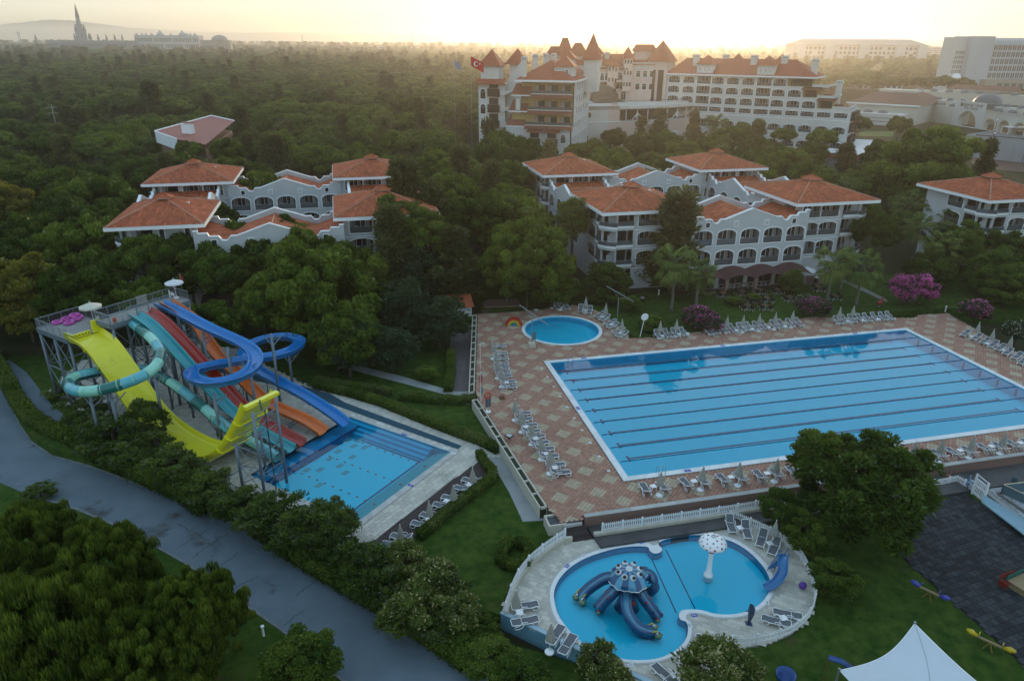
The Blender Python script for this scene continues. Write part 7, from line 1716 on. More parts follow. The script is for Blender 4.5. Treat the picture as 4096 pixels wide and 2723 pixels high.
def lg(label,where,kind,K,pts,heading,gz=0.0,group='sun loungers'):
 """row of loungers: heading = direction from head to foot, degrees clockwise from +Y"""
 for i,(x,y) in enumerate(pts):
  p=W(K,x,y,gz+.25);n=len(pts);hd=heading[i] if isinstance(heading,(list,tuple)) else heading
  pos='the only one' if n==1 else ('leftmost' if i==0 else 'rightmost' if i==n-1 else ['second','third','fourth','fifth','sixth','seventh','eighth','ninth','tenth','eleventh','twelfth'][i-1]+' from the left')
  place(kind,(p.x,p.y,gz),-R(hd+random.uniform(-2,2)),'%s, %s, %s' % (label,where,pos),group)
def tops(where,K,pts,gz=0.0):
 for i,(x,y) in enumerate(pts):      # pts are the umbrella tips
  p=W(K,x,y,gz+2.45);place('u',(p.x,p.y,gz),random.random()*6,'closed taupe umbrella, %s, number %s from the left' % (where,['one','two','three','four','five','six','seven','eight','nine'][i]),'closed umbrellas',random.uniform(-.03,.03))
def tabs(where,K,pts,gz=0.0,rz=0.0):
 for i,(x,y) in enumerate(pts):
  p=W(K,x,y,gz+.4);place('t',(p.x,p.y,gz),rz+random.uniform(-.1,.1),'small white side table, %s, number %s from the left' % (where,['one','two','three','four','five','six','seven','eight','nine'][i]),'white side tables')
# near row: pairs with a table and an umbrella between
bases=[K6(1250,1315),K6(1495,1283),K6(1718,1258),K7(80,1322),K7(307,1296),K7(515,1270),K7(1335,1170),K7(1525,1148),K7(1722,1122),K7(1168,1185),K7(1905,1100)]
nm=['first','second','third','fourth','fifth','sixth','eighth','ninth','tenth','seventh','eleventh']
for i,(x,y) in enumerate(bases):
 if i==3: continue
 p=G(x,y);w_=nm[i]+' group from the left below the large pool'
 place('b',(p.x-1.0,p.y+.75,0),R(180+random.uniform(-4,4))+math.pi,'white lounger, left one of the '+w_,'loungers along the retaining wall')
 place('b',(p.x+.62,p.y+.65,0),R(random.uniform(-4,4)),'white lounger, right one of the '+w_,'loungers along the retaining wall')
 place('t',(p.x-.2,p.y+.85,0),random.uniform(-.1,.1),'white side table of the '+w_,'white side tables')
 place('u',(p.x,p.y,0),random.random()*6,'closed umbrella of the '+w_,'closed umbrellas',random.uniform(-.04,.04))
lg('white lounger','upper left terrace edge','b',K6,[(292,425),(300,470),(303,498),(305,530),(308,555),(315,580),(322,605),(345,640),(350,668)],[95,95,95,95,95,95,95,95,97],group='loungers of the upper left column')
tabs('upper left column',K6,[(338,640),(310,590)]);tops('upper left column',K6,[(255,390),(278,450),(285,500),(308,550)])
lg('white lounger','lower left terrace edge','b',K6,[(432,828),(440,862),(468,898),(485,935),(512,965),(535,1003),(565,1040),(590,1085),(628,1135),(660,1182)],97,group='loungers of the lower left column')
tabs('lower left column',K6,[(452,905),(512,975),(570,1065),(627,1148)]);tops('lower left column',K6,[(388,740),(430,808),(490,878),(548,965),(600,1045)])
top1=[(1242,362),(1295,357),(1343,352),(1392,348)]
lg('white lounger with raised back','short row below the first oleander','a',K6,top1,178,group='loungers along the garden lawn');tabs('short row below the first oleander',K6,[(1268,362),(1368,352),(1418,348)])
top2=[(1545,342),(1586,335),(1640,330),(1686,326),(1738,320),(1786,316)]
lg('white lounger with raised back','long row along the garden, left half','a',K6,top2,178,group='loungers along the garden lawn')
lg('white lounger with raised back','long row along the garden, right half','a',K7,[(95,337),(140,333),(196,328),(243,324),(306,319),(353,315),(406,310),(460,305)],178,group='loungers along the garden lawn')
tabs('long row along the garden',K7,[(72,345),(172,338),(275,327),(378,320)])
lg('white lounger with raised back','row between oleander and bougainvillea','a',K7,[(706,292),(748,285),(795,282),(847,279),(888,275),(938,270),(987,268),(1030,264)],180,group='loungers before the bougainvillea');tabs('row before the bougainvillea',K7,[(770,288),(865,282),(960,275)])
tops('short row below the first oleander',K5,[(1098,1082),(1192,1072)]);tops('long row along the garden',K5,[(1492,1052),(1588,1048),(1684,1040),(1778,1032),(1880,1022)]);tops('row before the bougainvillea',K5,[(2158,1000),(2238,992)])
lg('white lounger','row at the right edge of the terrace','b',K7,[(1507,370),(1577,393),(1630,417),(1682,438),(1727,460),(1772,486),(1832,512),(1868,545)],250,group='loungers at the right edge');tabs('right edge row',K7,[(1545,383),(1645,428),(1745,470)]);tops('right edge row',K7,[(1600,295),(1693,338),(1802,382)])
lg('white lounger','pair behind the round pool, left','a',K6,[(641,192),(693,192)],[172,175],group='loungers round the small pool');lg('white lounger','pair behind the round pool, right','a',K6,[(780,207),(834,217)],[200,205],group='loungers round the small pool')
lg('white lounger','upper pair right of the round pool','b',K6,[(895,241),(925,260)],[238,240],group='loungers round the small pool');lg('white lounger','middle pair right of the round pool','b',K6,[(957,288),(972,306)],[252,252],group='loungers round the small pool');lg('white lounger','lower pair right of the round pool','b',K6,[(1007,336),(1027,358)],[258,258],group='loungers round the small pool')
tops('round pool',K6,[(660,112),(813,130),(932,168),(1028,262)]);tabs('round pool',K6,[(667,192),(805,212),(910,250),(965,296),(1018,347)])
lg('white lounger on the timber terrace','pair nearest the path','b',KA,[(1735,918),(1790,862)],300,gz=-.95,group='loungers on the timber terrace');lg('white lounger on the timber terrace','second pair from the path','b',KA,[(1583,1042),(1645,988)],300,gz=-.95,group='loungers on the timber terrace')
lg('white lounger on the timber terrace','third pair from the path','b',KA,[(1428,1178),(1492,1118)],300,gz=-.95,group='loungers on the timber terrace');lg('white lounger on the timber terrace','pair behind the cream shrub','b',KA,[(1215,1330),(1280,1270)],300,gz=-.95,group='loungers on the timber terrace')
tops('timber terrace',KA,[(1270,1172),(1480,1002),(1655,885),(1800,762)],gz=-.95);tabs('timber terrace',KA,[(1478,1135),(1608,1003),(1770,885)],gz=-.95,rz=.7)
lg('white lounger','left pair at the picket fence behind the mushroom','a',K8,[(1608,238),(1706,275)],[195,200],gz=KZ,group='loungers of the children pool');lg('white lounger','right pair at the picket fence above the blue slide','a',K8,[(1802,328),(1882,380)],[222,224],gz=KZ,group='loungers of the children pool')
lg('white lounger','pair by the dolphin','f',K8,[(1890,842),(1962,798)],302,gz=KZ,group='loungers of the children pool');lg('white lounger','pair at the left end of the blue wall','f',K8,[(318,745),(318,842)],90,gz=KZ,group='loungers of the children pool')
lg('white lounger','pair behind the middle of the blue wall','f',K8,[(510,925),(585,985)],[45,45],gz=KZ,group='loungers of the children pool');lg('white lounger','pair beside the flowering bush','f',K8,[(1480,955),(1440,1020)],[290,290],gz=KZ,group='loungers of the children pool')
lg('white lounger','single one at the lower edge','f',K8,[(1190,1175)],335,gz=KZ,group='loungers of the children pool');lg('white lounger','single one behind the slender bush','f',K8,[(845,1130)],40,gz=KZ,group='loungers of the children pool')
tabs('children pool',K8,[(280,782),(1260,1180),(1450,985),(1668,250),(1855,348),(1940,818)],gz=KZ);tops('children pool',K8,[(262,640),(474,850),(1900,205)],gz=KZ)
# ---------------------------------------------------------------- smaller things round the pools
def mast(K,x,y,h,label,arm0,arm1,cat='mast',gz=0.0):
 p=W(K,x,y,gz);e=empty('light_mast',tuple(p),0,label,cat);b=MB();b.tube([(0,0,0),(0,0,h)],.06,6);b.build('pole',steel,e);b=MB();b.tube([arm0,arm1],.05,5);b.build('arm',steel,e)
 for t in (.2,.8): q=Vector(arm0).lerp(Vector(arm1),t);b=MB();b.tube([(0,0,h),tuple(q)],.015,4);b.build('cable',steel,e)
mast(K6,998,275,3.4,'tall lamp mast with a long slanted arm behind the round pool',(-1.6,.6,5.0),(2.0,-.6,2.9))
mast(K6,488,425,3.6,'thin mast with slanted arm beside the round pool',(-1.4,1.0,5.3),(1.8,-1.2,3.2))
p=W(K6,488,428);b=MB();b.X=Matrix.Translation(p);b.box(-.4,.4,-.4,.4,0,.55);b.build('mast_foot',stonew,label='square stone box at the foot of the thin mast',cat='box')
e=empty('notice_stand',tuple(W(K6,502,408)),.4,'small green blue notice board by the thin mast','sign');b=MB();b.box(-.3,.3,-.03,.03,.5,1.6);b.build('board',mat('teal_board',(.08,.22,.25)),e);b=MB();b.box(-.27,-.22,-.02,.02,0,.5);b.box(.22,.27,-.02,.02,0,.5);b.build('leg',steel,e)
e=empty('round_sign',tuple(W(K6,1135,368)),.0,'white round sign on a slanted pole at the round pool','sign');b=MB();b.tube([(0,0,0),(.35,0,2.2)],.045,6);b.build('pole',plastic,e);b=MB();b.X=Matrix.Translation((.42,-.05,2.75)) @ Matrix.Rotation(math.pi/2+.1,4,'X');b.lathe([(0,-.03),(.5,-.03),(.5,.03),(0,.03)],20);b.build('disc',plastic,e);text('LIFEGUARD',.12,e,dgrey,(.42,-.1,2.85),rot=(math.pi/2,0,0)) if False else None
e=empty('round_sign_bar',tuple(W(K6,1135,368)),0) if False else None
def rainbow():
 P0=W(K6,330,300);P1=W(K6,432,300);d=(P1-P0);L_=d.length;e=empty('rainbow_arch',tuple(P0),math.atan2(d.y,d.x),'rainbow coloured arch slide at the left of the round pool','arch');cols=[(.38,.02,.015),(.55,.12,.02),(.62,.45,.03),(.05,.30,.08),(.02,.14,.42)]
 for k,c in enumerate(cols):
  r1=L_/2-.2*k;r0=r1-.195;b=MB();n=16;vs=[]
  for i in range(n+1):
   a=math.pi*i/n;x1,z1=L_/2-r1*math.cos(a),r1*1.0*math.sin(a);x0,z0=L_/2-r0*math.cos(a),r0*1.0*math.sin(a);vs+=[(x0,-.28,z0),(x1,-.28,z1),(x1,.28,z1),(x0,.28,z0)]
  b.smooth=False;b.add(vs,[(4*i+j,4*i+(j+1) % 4,4*i+4+(j+1) % 4,4*i+4+j) for i in range(n) for j in range(4)]+[(3,2,1,0),(4*n,4*n+1,4*n+2,4*n+3)]);b.build('rainbow_band',mat('band%d' % k,c,rough=.4),e)
rainbow()
p=W(K6,228,818);e=empty('lifebuoy_stand',tuple(p),.3,'orange lifebuoy on its board at the left terrace edge','lifebuoy');b=MB();b.lathe([(0,0),(.3,0),(.3,.1),(0,.12)],12);b.build('base',plastic,e);b=MB();b.tube([(0,0,0),(0,0,2.1)],.04,6);b.build('pole',steel,e);b=MB();b.box(-.3,.3,-.03,.03,.6,1.8);b.build('board',mat('grey_board',(.1,.13,.15)),e)
b=MB();b.smooth=True;b.tube([(-.1+.33*math.cos(2*math.pi*k/16),-.1,2.0+.33*math.sin(2*math.pi*k/16)) for k in range(16)],.08,7,closed=True);b.build('ring',mat('orange_ring',(.62,.06,.01),rough=.4),e)
p=W(K6,185,760);e=empty('terrace_flag',tuple(p),0,'furled red and teal flags on a pole at the terrace corner','flag');b=MB();b.tube([(0,0,0),(0,0,3.6)],.03,5);b.build('pole',plastic,e);b=MB();b.add([(.02,0,3.5),(.2,.05,3.0),(.14,.02,2.3),(.02,0,2.1)],[(0,1,2,3)]);b.add([(.0,0.03,3.4),(-.12,.08,2.9),(-.1,.04,2.4),(0,0,2.2)],[(0,1,2,3)]);b.build('red_cloth',mat('dark_red_cloth',(.3,.02,.02)),e);b=MB();b.add([(.02,0,2.0),(.22,.05,1.6),(.16,.02,.9),(.02,0,.8)],[(0,1,2,3)]);b.build('teal_cloth',mat('teal_board',(.08,.22,.25)),e)
p=W(K6,352,990);e=empty('folding_chair',tuple(p),.6,'small black tray stand at the left edge of the terrace','stand');b=MB();b.box(-.3,.3,-.35,.35,.5,.62);b.build('tray',mat('black_plastic',(.012,.012,.013),rough=.4),e);b=MB();b.box(-.22,.22,-.28,.28,.621,.63);b.build('white_insert',mat('soft_white',(.5,.5,.5)),e);b=MB();b.tube([(-.25,-.25,0),(.25,.25,.5)],.025,4);b.tube([(.25,-.25,0),(-.25,.25,.5)],.025,4);b.tube([(-.25,.25,0),(.25,-.25,.5)],.025,4);b.tube([(.25,.25,0),(-.25,-.25,.5)],.025,4);b.build('legs',MATS['black_plastic'],e)
e=empty('clay_patch',tuple(W(K6,310,738)),0,'upturned clay pot on the left of the terrace','pot');b=MB();b.lathe([(0,.3),(.2,.3),(.3,0),(.34,0),(.24,.36),(0,.38)],12);b.build('pot',mat('clay',(.20,.09,.05)),e)
p=W(K6,181,560);e=empty('shower_pole',tuple(p),0,'thin white shower pole at the upper left terrace edge','shower');b=MB();b.tube([(0,0,0),(0,0,3.2),(.5,.0,3.3),(.5,0,3.1)],.035,5);b.build('pipe',plastic,e)
p=W(K6,340,170);e=empty('garden_shower',tuple(p),0,'outdoor shower post on its brick platform behind the round pool','shower');b=MB();b.tube([(0,0,0),(0,0,2.4),(-.35,0,2.45)],.06,6);b.build('pipe',steel,e);b=MB();b.lathe([(0,0),(.16,.0),(.02,.12)],10,(-.35,0,2.3));b.build('shower_head',steel,e);b=MB();b.cbox((0,0,.03),.7,.5,.06);b.build('drain_plate',conc,e)
b=MB();b.prism(WL(K6,[(195,165),(225,150),(410,148),(425,188),(205,195)],0),-.5,.12);b.build('shower_platform',mat('platform_brick',(.22,.13,.1),(.17,.1,.08),rough=.85),kind='structure')
b=MB();b.prism(WL(K6,[(185,212),(232,210),(238,224),(190,226)],0),-.3,.14);b.build('drain_cover',mat('rust_plate',(.10,.06,.05)),label='dark drain cover frame behind the terrace corner',cat='drain cover')
for x,y in ((515,208),(608,198)): p=W(K6,x,y);b=MB();b.lathe([(0,.06),(.33,.06),(.33,0),(0,0)][::-1],14);o=b.build('umbrella_base',plastic,label='spare white umbrella base on the coping, %s' % ('left one' if x < 550 else 'right one beside the lounger'),cat='umbrella base');o.location=p
def bollard(K,x,y,lb,gz=-1.0,m=dgrey): p=W(K,x,y,gz);e=empty('bollard_light',tuple(p),0,lb,'bollard light','garden bollard lights');b=MB();b.tube([(0,0,0),(0,0,.8)],.08,8);b.build('post',m,e);b=MB();b.lathe([(.13,.8),(.13,.88),(0,.92)],8);b.build('cap',m,e)
bollard(KA,1136,240,'dark bollard beside the single hedge block');bollard(KA,1738,298,'dark bollard at the terrace corner hedge');bollard(K9,1915,1165,'pale bollard light on the roadside lawn',-1.93,plastic);bollard(K7,1380,230,'bright bollard beyond the right terrace corner',0,plastic);bollard(K5,1083,930,'white bollard box on the garden lawn',0,plastic)
# garden tables with chairs
wick=mat('dark_wicker',(.035,.022,.016),(.02,.014,.01),rough=.7);wood_t=mat('table_wood',(.16,.085,.05),rough=.6)
def gset(K,x,y,lb):
 p=W(K,x,y,.35);e=empty('garden_table',(p.x,p.y,-.02),0,'square wooden garden table '+lb,'table','garden tables on the lawn');b=MB();b.box(-.4,.4,-.4,.4,.7,.74);b.build('table_top',wood_t,e);b=MB();b.tube([(0,0,.03),(0,0,.7)],.04,6);b.box(-.3,.3,-.3,.3,0,.03);b.build('pedestal',steel,e)
 for k in range(4):
  a=k*math.pi/2+.5;q=(p.x+.85*math.cos(a),p.y+.85*math.sin(a),-.02);c=empty('garden_chair',q,a-math.pi/2,'%s armchair at the garden table %s' % (['right','rear','left','front'][k],lb),'chair','wicker armchairs on the lawn')
  b=MB();b.box(-.26,.26,-.24,.24,.40,.46);b.build('seat',wick,c);b=MB();b.smooth=True;b.sweep([(-.28,-.2,.62),(-.27,.2,.7),(0,.32,.78),(.27,.2,.7),(.28,-.2,.62)],[(-.02,-.16),(.02,-.16),(.02,.12),(-.02,.12)],True);b.build('backrest',wick,c)
  for sx in (-.24,.24):
   for sy in (-.2,.22): b=MB();b.tube([(sx*1.1,sy*1.1,0),(sx,sy,.42)],.02,4);b.build('leg',plastic,c)
for K,x,y,lb in ((K5,1462,925,'at the left end of the lawn'),(K5,1572,917,'second from the left near the terrace'),(K5,1682,908,'third from the left near the terrace'),(K5,1782,905,'before the light green tree'),(K5,1722,955,'in the middle of the lawn'),(K5,1640,960,'behind the second small bush'),(K5,1855,950,'under the light green tree'),(K5,1605,1000,'beside the first small bush'),(K5,1712,1000,'nearest the long lounger row'),(K5,2025,890,'at the palm right of the terrace'),(K5,2120,940,'lit one at the right')): gset(K,x,y,lb)
for i,(x,y) in enumerate(((470,340),(620,345),(700,335),(760,325),(830,335),(895,310),(1020,300),(1085,300),(1150,290))):     # sunlit tables on the terrace
 p=W(KE,x,y,.4);e=empty('terrace_table',(p.x,p.y,.03),0,'small white set table on the restaurant terrace, number %s from the left' % ['one','two','three','four','five','six','seven','eight','nine'][i],'table','tables under the canopies');b=MB();b.box(-.4,.4,-.4,.4,.68,.72);b.build('table_top',mat('tablecloth',(.45,.42,.42)),e)
 for sx in (-.35,.35):
  for sy in (-.35,.35): b=MB();b.tube([(sx,sy,0),(sx,sy,.68)],.025,4);b.build('leg',plastic,e)
parasol(W(KE,1695,290),1.6,2.7,'open white parasol at the end of the restaurant terrace',MATS['white_canvas'])
for K,x,y,h,lb in ((K5,985,975,1.0,'black and white bin on the garden lawn'),(KE,1860,290,1.1,'dark bin with white lid at the terrace end'),(KE,1242,290,1.3,'black ashtray stand with steel bowl on the terrace')):
 p=W(K,x,y);e=empty('litter_bin',tuple(p),0,lb,'bin');b=MB();b.lathe([(.28,0),(.32,h*.75)],12);b.build('body',mat('black_plastic',(.012,.012,.013)),e);b=MB();b.lathe([(.34,h*.75),(.3,h*.9),(0,h)],12);b.build('lid',plastic if h != 1.0 else steel,e)
# red rooster shaped play thing on the lawn, seen as a red lump
p=W(K7,965,200);e=empty('red_play_animal',tuple(p),.5,'red spring animal on the lawn left of the bougainvillea','play animal');b=MB();b.smooth=True;b.tube([(-.7,0,.9),(-.4,0,.7),(0,0,.6),(.4,0,.7),(.6,0,1.1),(.75,0,1.35)],[.05,.28,.38,.3,.15,.1],10);b.build('body',mat('play_red',(.28,.02,.02),rough=.5),e);b=MB();b.tube([(0,0,0),(0,0,.3)],.12,8);b.build('spring',steel,e)
# ---------------------------------------------------------------- children pool things
ob=fib('octopus_blue',(.01,.075,.19),(.008,.045,.12));ol=fib('octopus_light',(.09,.30,.44),(.05,.2,.33));og=fib('octopus_green',(.14,.22,.10),(.1,.17,.09));ored=mat('octopus_red',(.45,.03,.02),rough=.4);owh=mat('octopus_white',(.7,.72,.72),rough=.35);oye=mat('octopus_yellow',(.5,.38,.05),rough=.4);odk=mat('octopus_navy',(.008,.03,.09),rough=.35);obl=mat('octopus_black',(.01,.01,.01),rough=.3)
OC=W(K8,965,700,KZ);OCZ=KZ-.5
octo=empty('octopus_slide',(OC.x,OC.y,OCZ),0,'big blue octopus play slide with domed head, eyes and six arms','play structure');oo=Vector((OC.x,OC.y,OCZ))
head=W(K8,967,545,KZ+2.5)-oo
b=MB();b.smooth=True;b.lathe([(.55,0),(.5,head.z-.3)],14,(head.x*.5,head.y*.5,0));b.build('column',odk,octo)
hx,hy,hz=head.x,head.y,head.z-.35
n=64;vs=[];fs=[];NR=9;mi=[]
for j in range(NR):
 t=j/(NR-1);rr=.16+(1.14)*math.sin(t*math.pi/2*.98);zz=.80*math.cos(t*math.pi/2)
 for k in range(n):
  a=2*math.pi*k/n;q=abs(((k*8/n) % 1)-.5)*2;groove=1-.05*(1-q)**3*t*0;r2_=rr*(1+.03*math.cos(8*a))+(.10*(1 if (int(k*8/n) % 2==0) else -1)*(t**6));vs.append((hx+r2_*math.cos(a),hy+r2_*math.sin(a),hz+zz-.10*(t**8)*(1 if int(k*8/n) % 2 else 0)+.03*math.cos(16*a)*t))
b=MB();b.smooth=True
for j in range(NR-1):
 for k in range(n):
  b.f.append((j*n+k,(j+1)*n+k,(j+1)*n+(k+1) % n,j*n+(k+1) % n));b.m.append(0 if ((k*16//n) % 2) else 1);b.t.append(.5);b.sm.append(True)
b.v=vs;b.m=[0 if (k_ % 2==0) else 1 for k_ in [int(((i % n)*16)/n) for i in range(len(b.f))]]
hd_o=b.build('head',[ob,ol],octo)
b=MB();b.smooth=True;b.tube([tuple(Vector(v)) for v in vs[(NR-1)*n:]],.035,5,closed=True);b.build('head_rim',owh,octo)
b=MB();b.lathe([(.24,.78),(.23,.88),(.15,.88),(.14,.80),(0,.80)],16,(hx,hy,hz));b.build('crown_ring',owh,octo)
for k in range(8):
 a=k*math.pi/4-math.pi/2;x,y,z=hx+.76*math.cos(a),hy+.76*math.sin(a),hz+.68;V0,F0=ico()
 def sph(m_,nm_,c,r_,par): b=MB();b.smooth=True;b.X=Matrix.Translation(c) @ Matrix.Scale(r_,4);b.add([tuple(v) for v in V0],[tuple(f) for f in F0]);return b.build(nm_,m_,par)
 ey=sph(owh,'eye',(x,y,z-.02),.22,octo);sph(obl,'pupil',(x+.07*math.cos(a),y+.07*math.sin(a)-.06,z+.12),.13,ey)
 for r_,zz,m_ in ((.55,.74,ored),(.98,.44,oye),(1.12,.25,ored)):
  sph(m_,'spot',(hx+r_*math.cos(a+.39),hy+r_*math.sin(a+.39),hz+zz-.03),.06,octo)
def arm(pts,wid,label=None,eyes=True,teeth=False,chan=True):
 """slide arm: fat tube with an open light channel along its top"""
 P=smoothpath([W(K8,x,y,z)-oo for x,y,z in pts],6);m_=len(P)
 wid=wid*.82
 def prof(t): w_=wid*(1.0-.15*t);return [(-w_,.22),(-w_*.72,.22),(-w_*.5,0),(w_*.5,0),(w_*.72,.22),(w_,.22),(w_*1.05,-.05),(w_*.85,-.38),(w_*.3,-.52),(-w_*.3,-.52),(-w_*.85,-.38),(-w_*1.05,-.05)]
 b=MB();b.smooth=True;b.sweep(P,prof,True);a_=b.build('arm',ob,octo)
 b=MB();b.smooth=True;b.sweep([p+Vector((0,0,.012)) for p in P],lambda t: [(-wid*.60,.10),(-wid*.48,.0),(wid*.48,.0),(wid*.60,.10)]);b.build('channel',ol,a_)
 for s_ in (-1,1):
  for i in range(3,m_-2,4 if teeth else 7):
   t=(P[min(i+1,m_-1)]-P[i-1]).normalized();r_=Vector((t.y,-t.x,0)).normalized();q=P[i]+r_*s_*wid*.9+Vector((0,0,.22))
   if teeth: b=MB();b.add([tuple(q-t*.13),tuple(q+t*.13),tuple(q+Vector((0,0,.16))),tuple(q+r_*s_*.06)],[(0,1,2),(1,3,2),(3,0,2)]);b.build('fin',odk,a_)
   if i % 8==3: sph(ored,'red_knob',tuple(q+Vector((0,0,.05))),.09,a_)
  for i in range(2,m_-1,2):      # suckers on the flanks
   t=(P[min(i+1,m_-1)]-P[i-1]).normalized();r_=Vector((t.y,-t.x,0)).normalized();q=P[i]+r_*s_*wid*1.04+Vector((0,0,-.12));b=MB();b.X=Matrix.Translation(q) @ Matrix.Scale(.05,4);b.add([tuple(v) for v in V0[:12]] if False else [tuple(v) for v in V0],[tuple(f) for f in F0]);b.build('sucker',odk,a_) if i % 4==2 else None
  e_=P[-1]+Vector((0,0,.02));t=(P[-1]-P[-3]).normalized();r_=Vector((t.y,-t.x,0)).normalized();q=e_+r_*s_*wid*.95
  if eyes:
   nose=sph(og,'arm_tip',tuple(q+Vector((0,0,-.02))),.27,a_);sph(owh,'eye',tuple(q-t*.05+Vector((0,0,.22))),.13,a_);sph(obl,'pupil',tuple(q-t*.0+r_*s_*.05+Vector((0,-.04,.31))),.07,a_);sph(ored,'nostril',tuple(q+t*.24+Vector((0,0,.06))),.08,a_)
   b=MB();b.smooth=True;b.tube([tuple(q-t*.5+Vector((0,0,.25))),tuple(q-t*.2+Vector((0,0,.36))),tuple(q+Vector((0,0,.32)))],[.03,.07,.03],6);b.build('brow',oye,a_)
  else: sph(og,'arm_tip',tuple(q),.16,a_);sph(ored,'red_knob',tuple(q+Vector((0,0,.16))),.09,a_)
 return a_
arm([(905,560,KZ+1.5),(820,565,KZ+1.35),(740,610,KZ+.85),(690,655,KZ+.35),(655,705,KZ-.12)],.42)
arm([(925,600,KZ+1.5),(870,650,KZ+1.3),(820,700,KZ+.7),(765,765,KZ-.1)],.42,eyes=False,teeth=True)
arm([(965,620,KZ+1.5),(950,700,KZ+1.35),(960,780,KZ+.9),(1010,860,KZ+.35),(1080,900,KZ+.05),(1140,905,KZ-.1)],.46)
arm([(1010,610,KZ+1.5),(1050,670,KZ+1.2),(1100,740,KZ+.6),(1160,820,KZ-.1)],.40,eyes=False,teeth=True)
arm([(1030,560,KZ+1.5),(1090,540,KZ+1.4),(1120,580,KZ+1.0),(1115,620,KZ+.5),(1095,640,KZ+.0)],.40,eyes=False)
arm([(1010,530,KZ+1.4),(1060,520,KZ+.9),(1090,525,KZ+.5)],.3,eyes=False)
b=MB();b.lathe([(1.0,1.7),(1.0,1.85),(0,1.85)],16,(hx*.6,hy*.6,0));b.build('top_platform',odk,octo)
b=MB();b.smooth=True;b.lathe([(.9,0),(.6,.9),(.95,1.7)],14,(hx*.6,hy*.6,0));b.build('body',ob,octo)
sph(ored,'mouth',(hx*.4+.05,hy*.3-.75,.9),.22,octo)
# mushroom fountain
mp_=W(K8,1467,552,KZ-.1);mz=-1.5;e=empty('mushroom_fountain',(mp_.x,mp_.y,mz),0,'white mushroom fountain with red and blue dots in the children pool','fountain')
top=3.3;rc=1.02
b=MB();b.smooth=True;b.lathe([(.34,0),(.34,.55),(.22,.62),(.17,1.6),(.17,top-.3)],16);b.build('stem',plastic,e)
b=MB();b.smooth=True;b.lathe([(.19,top-.75),(.19,top-.45)],16);b.build('red_band',ored,e)
prf=[(rc*math.sin(t),.68*math.cos(t)) for t in [math.pi/2*k/8 for k in range(9)]]
b=MB();b.smooth=True;b.lathe([(.3,-.12),(rc*.7,-.14),(rc,0)]+prf[::-1][1:],32,(0,0,top));b.build('cap',plastic,e)
b=MB();b.lathe([(.1,.69),(.1,.73),(.18,.73),(.2,.65)][::-1],14,(0,0,top));b.build('spout',mat('soft_white',(.5,.5,.5)),e)
for k in range(34):
 t=math.acos(1-(k+2)/36*.93);a=k*2.39996;c=(rc*math.sin(t)*math.cos(a),rc*math.sin(t)*math.sin(a),top+.68*math.cos(t));o=sph(odk if k % 2 else ored,'dot',(0,0,0),1.0,e)
 nrm=Vector((c[0]/rc**2,c[1]/rc**2,(c[2]-top)/.68**2)).normalized();o.matrix_local=Matrix.Translation(c) @ nrm.to_track_quat('Z','Y').to_matrix().to_4x4() @ Matrix.Diagonal((random.uniform(.045,.085),)*2+(.02,1))
# blue children slide
s1=W(K8,1935,440,KZ+1.5);s2=W(K8,1850,625,KZ+.1);e=empty('children_slide',(s1.x,s1.y,KZ),0,'curved blue children slide with ladder beside the mushroom pool','slide');so=Vector((s1.x,s1.y,KZ))
sp_=smoothpath([W(K8,x,y,z)-so for x,y,z in ((1940,425,KZ+1.55),(1935,470,KZ+1.45),(1930,540,KZ+.9),(1905,590,KZ+.45),(1870,620,KZ+.2),(1830,640,KZ+.05))],6)
cb=fib('slide_blue',(.03,.16,.38),(.02,.13,.32));b=MB();b.smooth=True;b.sweep(sp_,trough(.62,.28,lip=.04),True);b.build('chute',cb,e)
for sx in (-.3,.3):
 b=MB();q=sp_[0];b.smooth=True;b.tube([(q.x+sx-.55,q.y+.4,0),(q.x+sx-.15,q.y+.15,1.4),(q.x+sx,q.y,2.1),(q.x+sx,q.y-.25,1.7)],.035,6);b.build('ladder_rail',cb,e)
for k in range(5): b=MB();t=k/5;q=sp_[0];b.box(q.x-.3-.5*(1-t),q.x+.3-.5*(1-t),q.y+.36*(1-t)-.06,q.y+.36*(1-t)+.1,.2+1.2*t,.25+1.2*t);b.build('step',cb,e)
b=MB();q=sp_[0];b.box(q.x-.35,q.x+.35,q.y-.1,q.y+.3,1.35,1.42);b.build('top_step',cb,e);q=sp_[12];b=MB();b.tube([(q.x,q.y,0),(q.x,q.y,q.z)],.05,6);b.build('leg',steel,e)
p=W(K8,2062,614,KZ+.28);b=MB();b.smooth=True;b.X=Matrix.Scale(.28,4);b.add([tuple(v) for v in V0],[tuple(f) for f in F0]);o=b.build('ball',mat('purple_rubber',(.12,.04,.32),rough=.4),label='purple ball on the children pool deck',cat='ball');o.location=p
